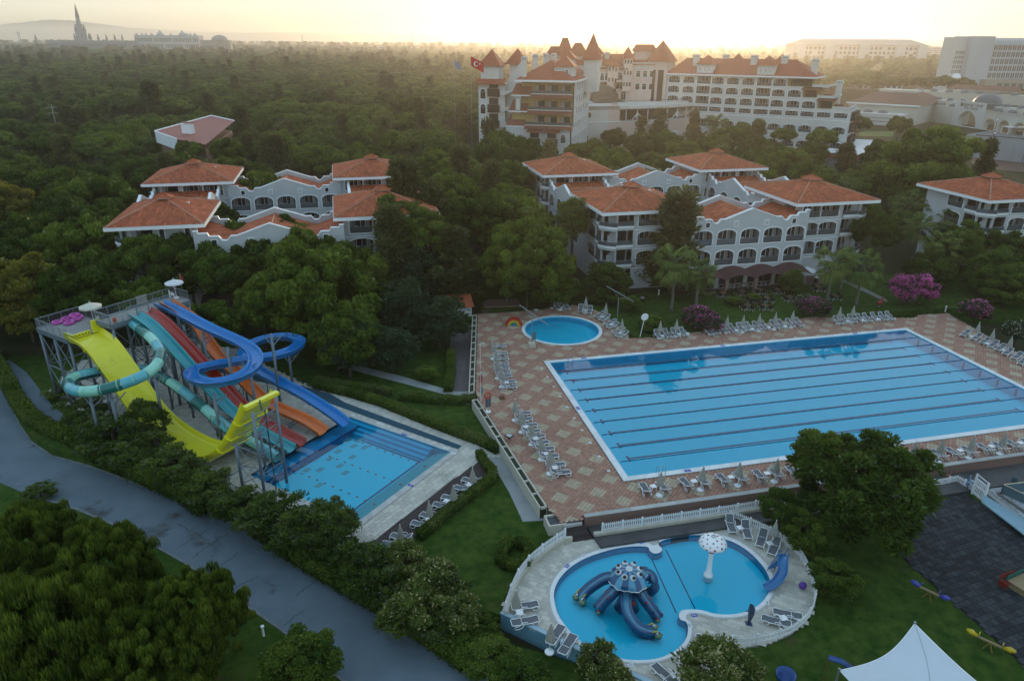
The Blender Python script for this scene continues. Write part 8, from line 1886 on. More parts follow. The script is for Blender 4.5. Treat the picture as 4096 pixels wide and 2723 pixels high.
# dolphin figure
p=W(K8,1722,852,KZ);e=empty('dolphin_figure',tuple(p),.4,'dark blue dolphin figure standing on its tail at the pool edge','figure');dm_=fib('dolphin_blue',(.015,.045,.10),(.01,.03,.07));b=MB();b.smooth=True
b.tube([(0,0,0),(0,0,.1),(.03,0,.4),(.1,0,.8),(.08,0,1.2),(-.02,0,1.5),(-.12,0,1.68),(-.2,0,1.8)],[.05,.08,.14,.22,.23,.17,.09,.03],12);b.build('body',dm_,e)
b=MB();b.add([(.3,0,1.0),(.48,.02,.75),(.3,0,.8),(.32,.05,.9)],[(0,1,2),(0,3,1),(3,2,1)]);b.build('back_fin',dm_,e)
for s_ in (-1,1): b=MB();b.add([(0,.15*s_,1.1),(-.35,.3*s_,1.0),(0,.17*s_,.9),(-.02,.1*s_,1.0)],[(0,1,2),(0,3,1),(3,2,1)]);b.build('side_fin',dm_,e);b=MB();b.add([(0,0,.1),(-.1,.35*s_,.02),(.12,.2*s_,.02),(.02,0,0)],[(0,1,2),(0,2,3)]);b.build('tail_fin',dm_,e)
b=MB();b.lathe([(0,0),(.25,0),(.22,.05),(0,.06)],12);b.build('base',dm_,e)
# playground: seesaws, sail, red bench, terrace pool at the right
def seesaw(K,a,c,m_,lb):
 A,B_=W(K,*a,KZ+.5),W(K,*c,KZ+.5);M_=(A+B_)/2;e=empty('seesaw',(M_.x,M_.y,KZ),math.atan2((B_-A).y,(B_-A).x),lb,'seesaw','wooden seesaws');L_=(B_-A).length/2
 b=MB();b.box(-L_,L_,-.07,.07,.44,.54);b.build('beam',mat('beam_wood',(.30,.22,.12)),e);b=MB();b.smooth=True
 for t in (-1,1): b=MB();b.smooth=True;b.tube([(t*(L_-.05),0,.52),(t*(L_+.3),0,.60),(t*(L_+.6),0,.66)],[.12,.2,.08],8);b.build('seat',m_,e);b=MB();b.smooth=True;b.tube([(t*(L_-.15),-.2,.78),(t*(L_-.12),0,.84),(t*(L_-.15),.2,.78),(t*(L_-.15),.16,.56)],.03,5);b.build('handle',m_,e)
 b=MB();b.tube([(-.3,-.4,0),(0,0,.45),(-.3,.4,0)],.05,6);b.tube([(.3,-.4,0),(0,0,.45),(.3,.4,0)],.05,6);b.build('stand',mat('olive_spring',(.14,.11,.02)),e)
seesaw(KB,(1215,885),(1370,960),mat('seat_blue',(.06,.07,.36),rough=.4),'seesaw with blue violet seats on the playground lawn');seesaw(KB,(1625,1240),(1830,1335),mat('seat_yellow',(.55,.40,.01),rough=.4),'seesaw with yellow seats on the playground lawn')
sailm=mat('white_sail',(.58,.62,.66),(.54,.58,.62),rough=.8,ns=.4)
S0=W(KB,1183,1155,3.3);S1=W(KB,640,1490,2.4);S2=W(KB,2350,2050,2.4);S3=W(KB,1100,2300,3.4)
e=empty('shade_sail',(S0.x,S0.y,KZ),0,'large white shade sail over the playground at the lower right','shade sail');so=Vector((S0.x,S0.y,KZ));n=18;vs=[]
for i in range(n+1):
 for j in range(n+1):
  s_,t=i/n,j/n;q=S0*(1-s_)*(1-t)+S1*s_*(1-t)+S2*(1-s_)*t+S3*s_*t;c=(S0+S1+S2+S3)/4
  pull=.30*(4*s_*(1-s_)*(1-4*t*(1-t))+4*t*(1-t)*(1-4*s_*(1-s_)))*.55;q=q.lerp(Vector((c.x,c.y,q.z)),max(0,pull));vs.append(tuple(q-so))
b=MB();b.smooth=True;b.add(vs,[(i*(n+1)+j,(i+1)*(n+1)+j,(i+1)*(n+1)+j+1,i*(n+1)+j+1) for i in range(n) for j in range(n)]);b.build('cloth',sailm,e)
b=MB();b.tube([Vector(vs[i*(n+1)]) for i in range(n+1)],.03,5);b.tube([Vector(vs[j]) for j in range(n+1)],.03,5);b.build('hem',plastic,e)
b=MB();b.tube([Vector(vs[i*(n+1)+i])+Vector((0,0,.012)) for i in range(n+1)],.012,4);b.build('seam',mat('seam_grey',(.4,.43,.46)),e)
for q in (S0,S1): b=MB();q2=q-so;b.tube([(q2.x,q2.y,0),(q2.x,q2.y,q2.z+.15)],.07,8);b.build('post',steel,e)
e=empty('spinning_toy',tuple(W(KB,600,1500,KZ)),.3,'blue curved play panel beside the shade sail','play structure');b=MB();b.smooth=True;q0=W(KB,530,1370,KZ+1.9)-W(KB,600,1500,KZ);q1=W(KB,690,1480,KZ+1.7)-W(KB,600,1500,KZ);b.sweep([tuple(q0),tuple((q0+q1)/2+Vector((0,0,.15))),tuple(q1)],[(-.22,0),(.22,0),(.2,.06),(-.2,.06)],True);b.build('panel',mat('play_blue',(.015,.07,.25),rough=.4),e);b=MB();b.tube([(q0.x,q0.y,0),tuple(q0)],.05,6);b.tube([(q1.x,q1.y,0),tuple(q1)],.05,6);b.build('post',mat('olive_spring',(.14,.11,.02)),e)
p=W(KB,255,1540,KZ+.4);e=empty('play_tub',(p.x,p.y,KZ),0,'blue round play seat at the lower edge','play seat');b=MB();b.smooth=True;b.lathe([(.2,.1),(.5,.25),(.62,.7),(.55,.7),(.42,.3),(0,.25)],18);b.build('bowl',MATS['play_blue'],e);b=MB();b.tube([(0,0,0),(0,0,.2)],.1,8);b.build('foot',steel,e)
p=W(KB,1860,880,KZ);e=empty('red_bench',tuple(p),.1,'red wooden bench at the right edge of the rubber playground','bench');rm_=mat('bench_red',(.22,.03,.02),rough=.6)
for k in range(4): b=MB();b.box(-.75,.75,-.25+.13*k,-.15+.13*k,.42,.46);b.build('seat_slat',rm_,e);b=MB();b.box(-.75,.75,.3,.34,.52+.12*k,.60+.12*k);b.build('back_slat',rm_,e)
for x in (-.65,.65): b=MB();b.box(x-.05,x+.05,-.25,.34,0,.42);b.build('leg',rm_,e)
p=W(KB,1960,905,KZ);e=empty('play_table',tuple(p),.2,'wooden play table with green side at the right edge','table');b=MB();b.box(-.9,.9,-.7,.7,.5,.56);b.build('table_top',mat('beam_wood',(.3,.22,.12)),e);b=MB();b.box(-.9,.9,.72,.78,.3,.9);b.build('green_side',mat('play_green',(.03,.12,.10)),e);b=MB();b.box(-.8,-.7,-.6,.6,0,.5);b.box(.7,.8,-.6,.6,0,.5);b.build('leg',MATS['beam_wood'],e)
f6=WL(KF,[(150,175),(330,145),(540,115),(560,120),(700,195),(810,260)],KZ+.9)
fence('picket fence with a corner above the rubber playground',[(p[0],p[1]) for p in WL(KF,[(130,290),(300,265),(525,215),(600,260),(790,380)],KZ)],KZ+.02,h=1.0)
g0,g1=W(KF,790,400,KZ),W(KF,980,560,KZ);e=empty('picket_gate',tuple(g0),math.atan2((g1-g0).y,(g1-g0).x),'tall white picket gate at the playground','gate');L_=(g1-g0).length
for k in range(int(L_/.17)): b=MB();b.box(k*.17,k*.17+.09,-.015,.015,.1,1.75);b.build('picket',trimw,e)
for z in (.25,1.0,1.6,2.0): b=MB();b.box(-.05,L_,-.05,-.016,z,z+.09);b.build('rail',trimw,e)
for x in (0,L_): b=MB();b.box(x-.06,x+.06,-.06,.06,0,2.05);b.build('gate_post',trimw,e)
b=MB();b.prism([(p[0],p[1]) for p in WL(KF,[(980,330),(1150,300),(1900,200),(2600,1400),(1678,900)],-.4)],-2,-.42);b.build('terrace_kerb',conc,kind='structure')
b=MB();b.prism(WL(KF,[(1090,350),(1270,315),(1900,245),(2600,1300),(1650,790),(1520,660)],-.38),-.9,-.37);b.build('pebble_strip',mat('white_pebbles',(.5,.53,.56),(.12,.13,.14),rough=.9,ns=9,mixamt=1),kind='structure')
hot=WL(KF,[(1230,395),(1340,375),(1900,300),(2500,1100),(1678,700)],-.3)
e=basin('spa_pool',[tuple(p) for p in offset(hot,-.25)],-.42,-.9,mat('spa_mosaic',(.02,.07,.11),rough=.3),'dark water spa pool with glass rail cut by the right edge','pool')
b=MB()
for i in range(5): a_,c_=hot[i],hot[(i+1) % 5];b.tube([(*a_,-.28),(*c_,-.28)],.12,4)
b.build('kerb',mat('brown_stone',(.16,.13,.11),rough=.6),e)
gA,gB,gC=W(KF,1285,400,-.25),W(KF,1900,690,-.25),W(KF,1900,330,-.25)
e=empty('glass_railing',tuple(gA),0,'glass railing with champagne metal handrail round the spa pool','railing');champ=mat('champagne_metal',(.45,.38,.28),rough=.35,metal=.6)
for q in (gB,gC): b=MB();d=q-gA;b.tube([(0,0,.95),tuple(d+Vector((0,0,.95)))],.05,6);b.build('handrail',champ,e);b=MB();b.add([(0,0,.1),tuple(d+Vector((0,0,.1))),tuple(d+Vector((0,0,.9))),(0,0,.9)],[(0,1,2,3)]);b.build('glass_panel',mat('clear_rail_glass',(.10,.16,.19),rough=.05),e)
b=MB();b.tube([(0,0,0),(0,0,.95)],.05,6);b.build('post',dgrey,e)
b=MB();c0,c1=W(KF,975,400,-.15),W(KF,2100,1080,-.15);d0,d1=W(KF,960,530,-.5),W(KF,1800,1180,-.5);b.add([tuple(c0),tuple(c1),tuple(d1),tuple(d0),tuple(c0-Vector((0,0,.1))),tuple(c1-Vector((0,0,.1))),tuple(d1-Vector((0,0,.1))),tuple(d0-Vector((0,0,.1)))],[(3,2,1,0),(7,6,2,3),(0,1,5,4)]);b.build('fence_board',mat('pale_blue_board',(.25,.38,.45),rough=.6),label='slanted pale blue board beside the spa pool',cat='board')
p=W(KF,1500,215,-.4);b=MB();b.X=Matrix.Translation(p);b.smooth=True;b.lathe([(.22,0),(.24,.5),(.15,.62),(0,.64)],14);b.build('speaker_rock',mat('grey_green_plastic',(.07,.11,.12)),label='rounded grey speaker on the kerb of the spa pool',cat='speaker')
# play figures standing behind the picket fence (painted boards and bikes)
for x,y,c,lb in ((380,70,(.28,.08,.03),'small red play scooter behind the fence corner'),(755,165,(.25,.4,.45),'small pale blue play scooter behind the fence'),(700,200,(.03,.08,.25),'small blue play bike behind the fence')):
 p=W(KF,x,y+110,KZ);e=empty('play_scooter',tuple(p),random.random()*3,lb,'scooter','play scooters behind the fence');m_=mat('scoot%d' % x,c,rough=.4)
 for q in (-.4,.4): b=MB();b.tube([(q,-.04,.22),(q,.04,.22)],.22,12);b.build('wheel',dgrey,e)
 b=MB();b.smooth=True;b.tube([(-.4,0,.22),(-.1,0,.3),(.3,0,.35),(.42,0,.95)],.05,6);b.tube([(-.35,0,.3),(-.3,0,.7)],.05,6);b.build('frame',m_,e);b=MB();b.tube([(.42,-.25,.98),(.42,.25,.98)],.03,5);b.build('handlebar',dgrey,e);b=MB();b.box(-.45,-.15,-.12,.12,.7,.78);b.build('saddle',m_,e)
# little roofed hut left of the planter
p=W(K6,70,150,2.0);e=empty('garden_hut',(p.x,p.y,-.9),0,'small hut with red tiled roof half hidden left of the round pool','hut');b=MB();b.box(-1.6,1.2,-1.2,1.2,0,2.4);b.build('wall',wallv,e);b=MB();b.add([(-1.9,-1.5,2.4),(1.5,-1.5,2.4),(1.5,1.5,3.3),(-1.9,1.5,3.3),(-1.9,-1.5,2.3),(1.5,-1.5,2.3)],[(0,1,2,3),(4,5,1,0)]);b.build('roof',roofm,e)
# ---------------------------------------------------------------- far things
cream=mat('far_cream_wall',(.55,.54,.52),(.48,.47,.45),rough=.8,ns=.05)
cream2=mat('gate_wall',(.52,.49,.43),(.46,.43,.37),rough=.8,ns=.2)
domem=mat('slate_dome',(.10,.11,.12),(.08,.09,.10),rough=.5,ns=.5)
winm=mat('far_window',(.07,.08,.095),rough=.3)
def dome(b,c,r,hs=1.0,n=14):
 b.smooth=True;b.lathe([(r*math.cos(math.pi/2*k/5),r*hs*math.sin(math.pi/2*k/5)) for k in range(6)],n,c);b.smooth=False
def upr(x,y,Z0,hx): pass
# domed gate building on the right with its sign
def GP(K,x,y,z=0): p=W(K,x,y,z);return p
ga=W(K4,1895,630,0);gb=W(K4,2088,660,0);gd=(gb-ga);L_=gd.length;hd=math.degrees(math.atan2(gd.x,gd.y));X=frame(ga,hd)
gate=empty('gate_building',(ga.x,ga.y,0),0,'cream gate arcade with slate domes and a signed entrance arch at the far right','building')
gate.matrix_world=Matrix.Identity(4);gate.location=(0,0,0)
fz=lambda K,x,y,P: None
b=MB();facade(b,X,[(0,0),(L_,0),(L_,11.5),(0,11.5)],[arch_out(L_*.62,7.2,L_*.31,12,L_*.48,0)],3.0);b.build('wall',cream,gate)
b=MB();b.X=X;b.box(0,L_,3.0,9,9,11);dome(b,(L_*.52,8,10.5),L_*.30,.75);b.build('dome',domem,gate)
t1=text('Kempinski Hotel',L_*.105,gate,domem,(0,0,0),ext=.02);t1.matrix_local=X @ Matrix.Translation((L_*.53,-.08,10.1)) @ Matrix.Rotation(math.pi/2,4,'X')
t2=text('The Dome',L_*.105,gate,domem,(0,0,0),ext=.02);t2.matrix_local=X @ Matrix.Translation((L_*.53,-.08,8.6)) @ Matrix.Rotation(math.pi/2,4,'X')
b=MB();b.X=X;b.add([(L_*.22+.55*math.cos(k*math.pi/5),-.06,9.6+.8*math.sin(k*math.pi/5)) for k in range(10)],[tuple(range(10))]);b.build('emblem',mat('emblem_brown',(.12,.05,.03)),gate)
for k in range(9):          # arcade to the right
 s0=L_+k*8.6;h_=[arch_out(6.2,5.2,2.6,8,s0+4.3,0)]
 b=MB();facade(b,X,[(s0,0),(s0+8.6,0),(s0+8.6,8.2),(s0,8.2)],h_,2.0);b.X=X;b.box(s0,s0+8.6,2.0,9,5.6,8.1);b.box(s0,s0+8.6,-.3,0,8.2,8.5);b.box(s0,s0+8.6,4,9,8.1,10.2);b.build('arcade_bay',cream2,gate)
 b=MB();b.X=X;dome(b,(s0+4.3,2.2,8.3),1.9,.75);dome(b,(s0+4.3,6.5,10.2),1.9,.75);b.build('dome',domem,gate)
for k in range(3):
 s0=-8.6*(k+1);b=MB();facade(b,X,[(s0,0),(s0+8.6,0),(s0+8.6,8.2),(s0,8.2)],[],1);b.X=X;b.box(s0,s0+8.6,.1,9,0,8.1);b.box(s0,s0+8.6,4,9,8.1,10.2);b.build('arcade_bay',cream2,gate)
 b=MB();b.X=X;dome(b,(s0+4.3,2.2,8.1),1.9,.75);dome(b,(s0+4.3,6.5,10.2),1.9,.75);b.build('dome',domem,gate)
b=MB();b.prism(WL(K4,[(1980,745),(2000,690),(2115,672),(2600,700),(2700,800)]),-2,.01);b.build('drive',mat('grey_drive',(.17,.18,.19),rough=.8,ns=.2),kind='structure')
b=MB();b.prism(WL(K4,[(1285,670),(1540,672),(1530,705),(1285,700)]),-2,.02);b.build('far_lawn',mat('bright_grass',(.10,.14,.035),rough=1),kind='structure')
b=MB();b.prism(WL(K4,[(1960,700),(2110,700),(2090,750),(1980,745)]),-2,.03);b.build('gate_lawn',MATS['bright_grass'],kind='structure')
# boundary wall and brown path in front
wa=W(K4,2020,835,0);wb=W(K4,2700,905,0);X2=frame(wa,math.degrees(math.atan2((wb-wa).x,(wb-wa).y)));L2=(wb-wa).length
bw=empty('boundary_wall',tuple(wa),0,'grey boundary wall with dark coping in front of the domed gate','wall');n=int(L2/6)
XI=Matrix.Translation(-wa) @ X2
for k in range(n):
 b=MB();b.X=XI;b.box(k*6,k*6+5.95,0,.3,0,7.4);b.build('wall_panel',mat('grey_render',(.36,.36,.37),rough=.8,ns=.3),bw)
b=MB();b.X=XI;b.box(0,L2,-.1,.4,7.4,7.6);b.build('coping',hbrown,bw)
b=MB();b.prism(WL(K4,[(2020,838),(2700,908),(2700,960),(2040,900)]),-2,.02);b.build('brick_path',mat('brown_path',(.13,.075,.06),rough=.9),kind='structure')
def lamp(x,y,h,lb):
 p=W(K4,x,y);e=empty('lamp_post',tuple(p),0,lb,'lamp post','lamp posts at the boundary wall')
 b=MB();b.tube([(0,0,0),(0,0,h)],.09,6);b.build('post',dgrey,e);b=MB();b.cbox((0,0,h+.1),.5,.5,.3);b.build('lamp_head',trimw,e)
lamp(2130,860,9,'left lamp post at the boundary wall');lamp(2345,870,10,'right lamp post at the boundary wall');lamp(2140,800,11,'lamp post behind the boundary wall')
# white canopy frame of the car park with cars
cp=W(K4,2300,690);
for k in range(2):
 e=empty('shade_canopy',(cp.x+k*9,cp.y-k*2,0),R(-20),['nearer','farther'][k]+' white shade frame over the gate car park','canopy')
 b=MB();b.box(-4.5,4.5,-3,3,3.0,3.15);b.build('roof',plastic,e)
 for sx in (-4.3,4.3):
  for sy in (-2.8,2.8): b=MB();b.box(sx-.1,sx+.1,sy-.1,sy+.1,0,3);b.build('post',plastic,e)
def car(p,rz,m,lb):
 e=empty('parked_car',(p[0],p[1],0),rz,lb,'car','cars at the domed gate')
 b=MB();b.smooth=False;prof=[(-2.1,.3),(2.1,.3),(2.15,.75),(1.2,.9),(.6,1.4),(-1.1,1.42),(-1.8,.95),(-2.15,.85)]
 n=len(prof);b.add([(x,-.85,z) for x,z in prof]+[(x,.85,z) for x,z in prof],[(i,(i+1) % n,n+(i+1) % n,n+i) for i in range(n)]+[tuple(range(n))[::-1],tuple(range(n,2*n))]);b.build('body',m,e)
 b=MB();b.box(-1.3,.9,-.87,.87,.95,1.3);b.build('side_window',glassd,e)
 for x in (-1.3,1.3):
  for y in (-.8,.8): b=MB();b.tube([(x,y-.1,.33),(x,y+.1,.33)],.33,10);b.build('wheel',dgrey,e)
car(W(K4,2195,648),.3,mat('blue_car_paint',(.03,.14,.22),rough=.3),'blue car in the second arcade bay of the gate');car(W(K4,2130,640),.3,mat('teal_car_paint',(.05,.16,.2),rough=.3),'blue car in the first arcade bay of the gate');car(cp+Vector((1,-1,0)),1.2,mat('dark_car_paint',(.02,.025,.03),rough=.3),'dark car under the white shade frame')
# long low building with red hipped roof and its sunken courts
p0=W(K4,1255,488,9);p1=W(K4,1690,512,9);X3=frame(p0,math.degrees(math.atan2((p1-p0).x,(p1-p0).y)));L3=(p1-p0).length
lowb=empty('low_hall',(0,0,0),0,'long low cream hall with brown red hipped roof right of the hotel','building')
b=MB();b.X=X3;b.box(0,L3,1,50,0,9);b.build('wall',cream2,lowb)
b=MB();b.X=X3;b.add([(-1,0,9),(L3+1,0,9),(L3+1,52,9),(-1,52,9),(L3*.18,22,13.5),(L3*.78,22,13.5),(L3*.78,34,13.5),(L3*.18,34,13.5)],[(0,1,5,4),(1,2,6,5),(2,3,7,6),(3,0,4,7),(4,5,6,7)]);b.build('roof',mat('hall_roof',(.17,.085,.06),rough=.8,ns=.3),lowb)
b=MB();b.X=X3;b.box(L3*.2,L3*.76,23,33,13.5,14.6);b.build('roof_lantern',cream2,lowb)
b=MB();b.X=X3;b.box(-1.1,L3+1.1,-.2,.2,8.5,9.1);b.build('gutter',trimw,lowb)
for k,x in enumerate((4,11,18)): b=MB();b.X=X3;dome(b,(x,-4,5.2),2.2,.7);b.build('dome',domem,lowb)
b=MB();b.X=X3;b.box(0,L3*.9,-10,.9,0,5.2);b.build('porch',cream,lowb)
for zz in (1.6,3.2): b=MB();b.X=X3;b.box(0,L3*.9,-10.1,-10.01,zz,zz+.25);b.build('band',winm,lowb)
# tall modern hotel at the right edge
q0=W(K4,1960,425,0);bh=empty('modern_hotel',(0,0,0),0,'tall grey white hotel with curved metal roof at the upper right edge','hotel')
Xh=frame(q0,100)
dpt=depth(q0);ht=lambda px_: px_*dpt/FD*1.05
def pw(px_): return px_*dpt/FD
H_=ht((425-115)*.3652);b=MB();b.X=Xh;b.box(0,pw(52),0,25,0,H_);b.build('slab_tower',mat('blue_white_wall',(.42,.45,.48),rough=.7,ns=.05),bh)
b=MB();b.X=Xh;b.box(-pw(26),0,6,24,0,H_*.985);b.build('wing_wall',cream,bh)
for r_ in range(5):
 for c in range(5): b=MB();b.X=Xh;x0=-pw(24)+pw(4.6)*c;z0=H_*.34+r_*H_*.085;b.box(x0+.5,x0+pw(3.4),5.9,5.99,z0,z0+H_*.06);b.build('window',winm,bh)
b=MB();b.X=Xh;b.box(pw(52),pw(280),4,25,0,H_*.88);b.build('main_wall',MATS['blue_white_wall'],bh)
for r_ in range(5):
 for c in range(20):
  b=MB();b.X=Xh;x0=pw(62)+pw(11)*c;z0=H_*.26+r_*H_*.125;b.box(x0,x0+pw(8),3.8,3.99,z0,z0+H_*.09);b.mi=1;b.box(x0+pw(3.85),x0+pw(4.15),3.7,3.79,z0,z0+H_*.09);b.build('window',[winm,trimw],bh)
b=MB();b.X=Xh;n=8;vs=[]
for k in range(n+1): a=math.pi/2*k/n;vs+=[(pw(56),2+14*(1-math.cos(a)),H_*.84+H_*.14*math.sin(a)),(pw(280),2+14*(1-math.cos(a)),H_*.84+H_*.14*math.sin(a))]
b.smooth=True;b.add(vs,[(2*k,2*k+1,2*k+3,2*k+2) for k in range(n)]);b.build('curved_roof',mat('zinc_roof',(.22,.27,.28),rough=.4,metal=.4),bh)
b=MB();b.X=Xh;b.box(pw(40),pw(280),-6,4,0,H_*.24);b.build('podium',mat('sand_wall',(.36,.31,.25),rough=.8),bh)
for c in range(12): b=MB();b.X=Xh;b.box(pw(70)+pw(17)*c,pw(82)+pw(17)*c,-6.1,-6.01,H_*.06,H_*.17);b.build('window',winm,bh)
b=MB();b.X=Xh;b.smooth=True;b.lathe([(pw(18),0),(pw(18),H_*.24),(pw(17),H_*.26)],20,(-pw(14),4,0));b.smooth=False;b.build('round_annex',cream,bh)
b=MB();b.X=Xh;b.lathe([(pw(11),H_*.26),(pw(7),H_*.33),(0,H_*.34)],16,(-pw(12),4,0));b.build('annex_roof',trimw,bh)
for (x0,x1,y) in ((1640,2359,440),):
 p=W(K4,x0,y,3);p2=W(K4,x1,y+40,3);X4=frame(p,math.degrees(math.atan2((p2-p).x,(p2-p).y)));L4=(p2-p).length
 e=empty('low_building',(0,0,0),0,'row of low cream buildings with slate domes before the tall hotel','building')
 b=MB();b.X=X4;b.box(0,L4,0,14,0,6);b.build('wall',cream2,e)
 for k in range(int(L4/10)): b=MB();b.X=X4;dome(b,(5+k*10,2,6),2.6,.7);b.build('dome',domem,e)
 b=MB();b.X=X4;b.add([(L4*.3,4,8),(L4*.95,4,8),(L4*.9,9,11),(L4*.35,9,11),(L4*.3,14,8),(L4*.95,14,8)],[(0,1,2,3),(3,2,5,4)]);b.build('roof',MATS['hall_roof'],e)
# bigger blocks in the haze
def block(x0,x1,y_,top,nr,nc,label,K=K4,roof=None,dist=None,m=cream,seed=0):
 """building seen between x0..x1, ground row y_, roof row top; dist overrides the depth"""
 s=K(x0,y_);e_=K(x1,y_)
 def at(px,py,d): v=(CF*FD+CR*(px-PX)-CU*(py-PY));t=d/FD;return CC+v*t
 A=at(*s,dist);B_=at(*e_,dist);A.z=B_.z=0;Lb=(B_-A).length;hd_=math.degrees(math.atan2((B_-A).x,(B_-A).y));X_=frame(A,hd_)
 tp=at(*K((x0+x1)/2,top),dist).z
 root=empty('distant_building',(0,0,0),0,label,'building')
 b=MB();b.X=X_;b.box(0,Lb,0,Lb*.22,0,tp);b.build('wall',m,root)
 sz=tp/(nr+.4);cw=Lb/nc
 for r_ in range(nr):
  for c in range(nc):
   if (r_*7+c*3+seed) % 11==0: continue
   b=MB();b.X=X_;b.box(c*cw+cw*.2,c*cw+cw*.8,-.25,-.02,sz*(r_+.35),sz*(r_+.95));b.build('window',winm,root)
 if roof:
  b=MB();b.X=X_;h=roof;b.add([(-3,-3,tp),(Lb+3,-3,tp),(Lb+3,Lb*.22+3,tp),(-3,Lb*.22+3,tp),(Lb*.08,Lb*.11,tp+h),(Lb*.92,Lb*.11,tp+h)],[(0,1,5,4),(1,2,5),(2,3,4,5),(3,0,4)]);b.build('roof',mat('far_grey_roof',(.28,.28,.27),rough=.8),root)
 return X_,Lb,tp,root
X5,L5,T5,r5=block(905,1725,235,128,5,30,'wide pale palace hotel in the haze right of the sun',dist=1150,roof=9)
for x in (.0,.22,.48,.76,.93):
 b=MB();b.X=X5;b.box(L5*x,L5*(x+.07),-6,0,0,T5*1.02);b.build('bay',cream,r5)
block(1730,1920,235,140,8,16,'pale apartment block between the palace and the tall hotel',dist=1500)
block(1270,1590,404,366,1,9,'low white house row with round roof vents',dist=620)
# steam plume over the low white houses: one soft volume lump
pl=W(K4,1380,400,0);sp_=CC+(CF*FD+CR*(K4(1375,330)[0]-PX)-CU*(K4(1375,330)[1]-PY))*(610/FD)
def volmat(name,dens,col,aniso=0.0):
 m=bpy.data.materials.new(name);m.use_nodes=True;N=m.node_tree.nodes;N.clear();v=N.new('ShaderNodeVolumePrincipled');v.inputs['Density'].default_value=dens;v.inputs['Color'].default_value=(*col,1);v.inputs['Anisotropy'].default_value=aniso
 o=N.new('ShaderNodeOutputMaterial');m.node_tree.links.new(v.outputs[0],o.inputs['Volume']);return m
b=MB();b.smooth=True
for dx,dz,r_ in ((-9,-5,4),(-7,-3,5),(-4,-1,5.5),(-1,1,5.5),(2,3,5),(5,5,5),(8,8,4.2),(10,10,3)):
 V0,F0=ico();b.X=Matrix.Translation((sp_.x+dx,sp_.y,sp_.z+dz)) @ Matrix.Diagonal((r_,r_*.8,r_*.7,1));b.add([tuple(v) for v in V0],[tuple(f) for f in F0])
b.build('steam',volmat('steam',.03,(1,.95,.88),.5),label='thin steam plume over the low white houses',kind='stuff')
# castle tower far left, spired wall, palace with small domes, big dome
def atd(px,py,d): return CC+(CF*FD+CR*(px-PX)-CU*(py-PY))*(d/FD)
DS=1700.0;u=DS/FD
cst=atd(190,97,DS);cst.z=0;zt=lambda px,py: atd(px,py,DS).z
castle=empty('castle_tower',(cst.x,cst.y,0),0,'tall pointed castle tower with side turrets on the far left horizon','tower')
pur=mat('castle_roof',(.16,.09,.10),rough=.7);cw_=mat('castle_wall',(.22,.235,.25),rough=.7,ns=.05)
zb,z1,z2,z3=zt(190,100),zt(178,60),zt(173,42),zt(170,8)
b=MB();b.lathe([(9*u,0),(8*u,zt(186,88)),(6.5*u,zt(182,75)),(6*u,z1),(7.5*u,z1+1),(7.5*u,z1+3),(5*u,z1+4),(4*u,z2+2)],12);b.build('shaft',cw_,castle)
b=MB();b.lathe([(4.6*u,z2+1),(2.4*u,(z2+z3)/2),(0,z3)],12);b.build('spire',pur,castle)
for dx,dy,r_,zz,hh in ((-8.5,0,3.2,72,16),(9,0,3.2,72,16),(-15,3,2.2,88,12),(-11,3,2.2,88,12),(15,3,2.2,88,12),(18,3,2.4,88,12),(3,-6,2.4,86,12)):
 b=MB();zz_=zt(185,zz);b.lathe([(r_*u,0),(r_*u,zz_)],8,(dx*u,dy*u,0));b.mi=1;b.lathe([(r_*u*1.2,zz_),(0,zz_+hh*u)],8,(dx*u,dy*u,0));b.build('turret',[cw_,pur],castle)
for k,x in enumerate((228,247,266,283,84)):
 p=atd(x,97,DS);z_=zt(x,91);e=empty('spired_turret',(p.x,p.y,0),0,['first','second','third','fourth'][k]+' pointed turret right of the castle tower' if k < 4 else 'lone pointed turret left of the castle tower','turret','small pointed turrets on the horizon')
 b=MB();b.lathe([(2.2*u,0),(2.2*u,z_)],8);b.mi=1;b.lathe([(2.7*u,z_),(0,z_+12.5*u)],8);b.build('tower',[cw_,pur],e)
fw=block(110,300,103,94,2,40,'long low white castle wall and houses on the far left horizon',K=KD,dist=DS-60,m=cw_)
X6,L6,T6,r6=block(312,458,102,82,3,36,'white palace hotel with many small domes on the left horizon',K=KD,dist=DS,m=mat('palace_white',(.42,.43,.44),rough=.7))
for f_,r_ in ((.03,3),(.12,2.5),(.18,2.5),(.27,3.2),(.57,2.6),(.83,3.4),(.88,2.6),(.95,3.6)):
 b=MB();b.X=X6;b.smooth=True;b.lathe([(r_*u,T6),(r_*u*.95,T6+2*u),(r_*u*.5,T6+4*u),(.3*u,T6+5*u),(0,T6+8*u)],10,(L6*f_,4,0));b.build('dome',MATS['palace_white'],r6)
for f_ in (.40,.75):
 b=MB();b.X=X6;b.lathe([(8.5*u,T6),(8*u,T6+3*u),(5*u,T6+6*u),(2*u,T6+7.5*u),(2*u,T6+9*u),(0,T6+12*u)],12,(L6*f_,6,0));b.build('great_dome',MATS['palace_white'],r6)
X7,L7,T7,r7=block(462,530,101,93,1,10,'low hall with a big round dome right of the palace hotel',K=KD,dist=DS,m=cw_)
b=MB();b.X=X7;b.smooth=True;b.lathe([(9.5*u*math.cos(math.pi/2*k/6)*1.9,T7+11*u*math.sin(math.pi/2*k/6)) for k in range(7)],18,(L7*.62,8,0));b.build('dome',mat('grey_dome',(.2,.2,.22),rough=.6),r7)
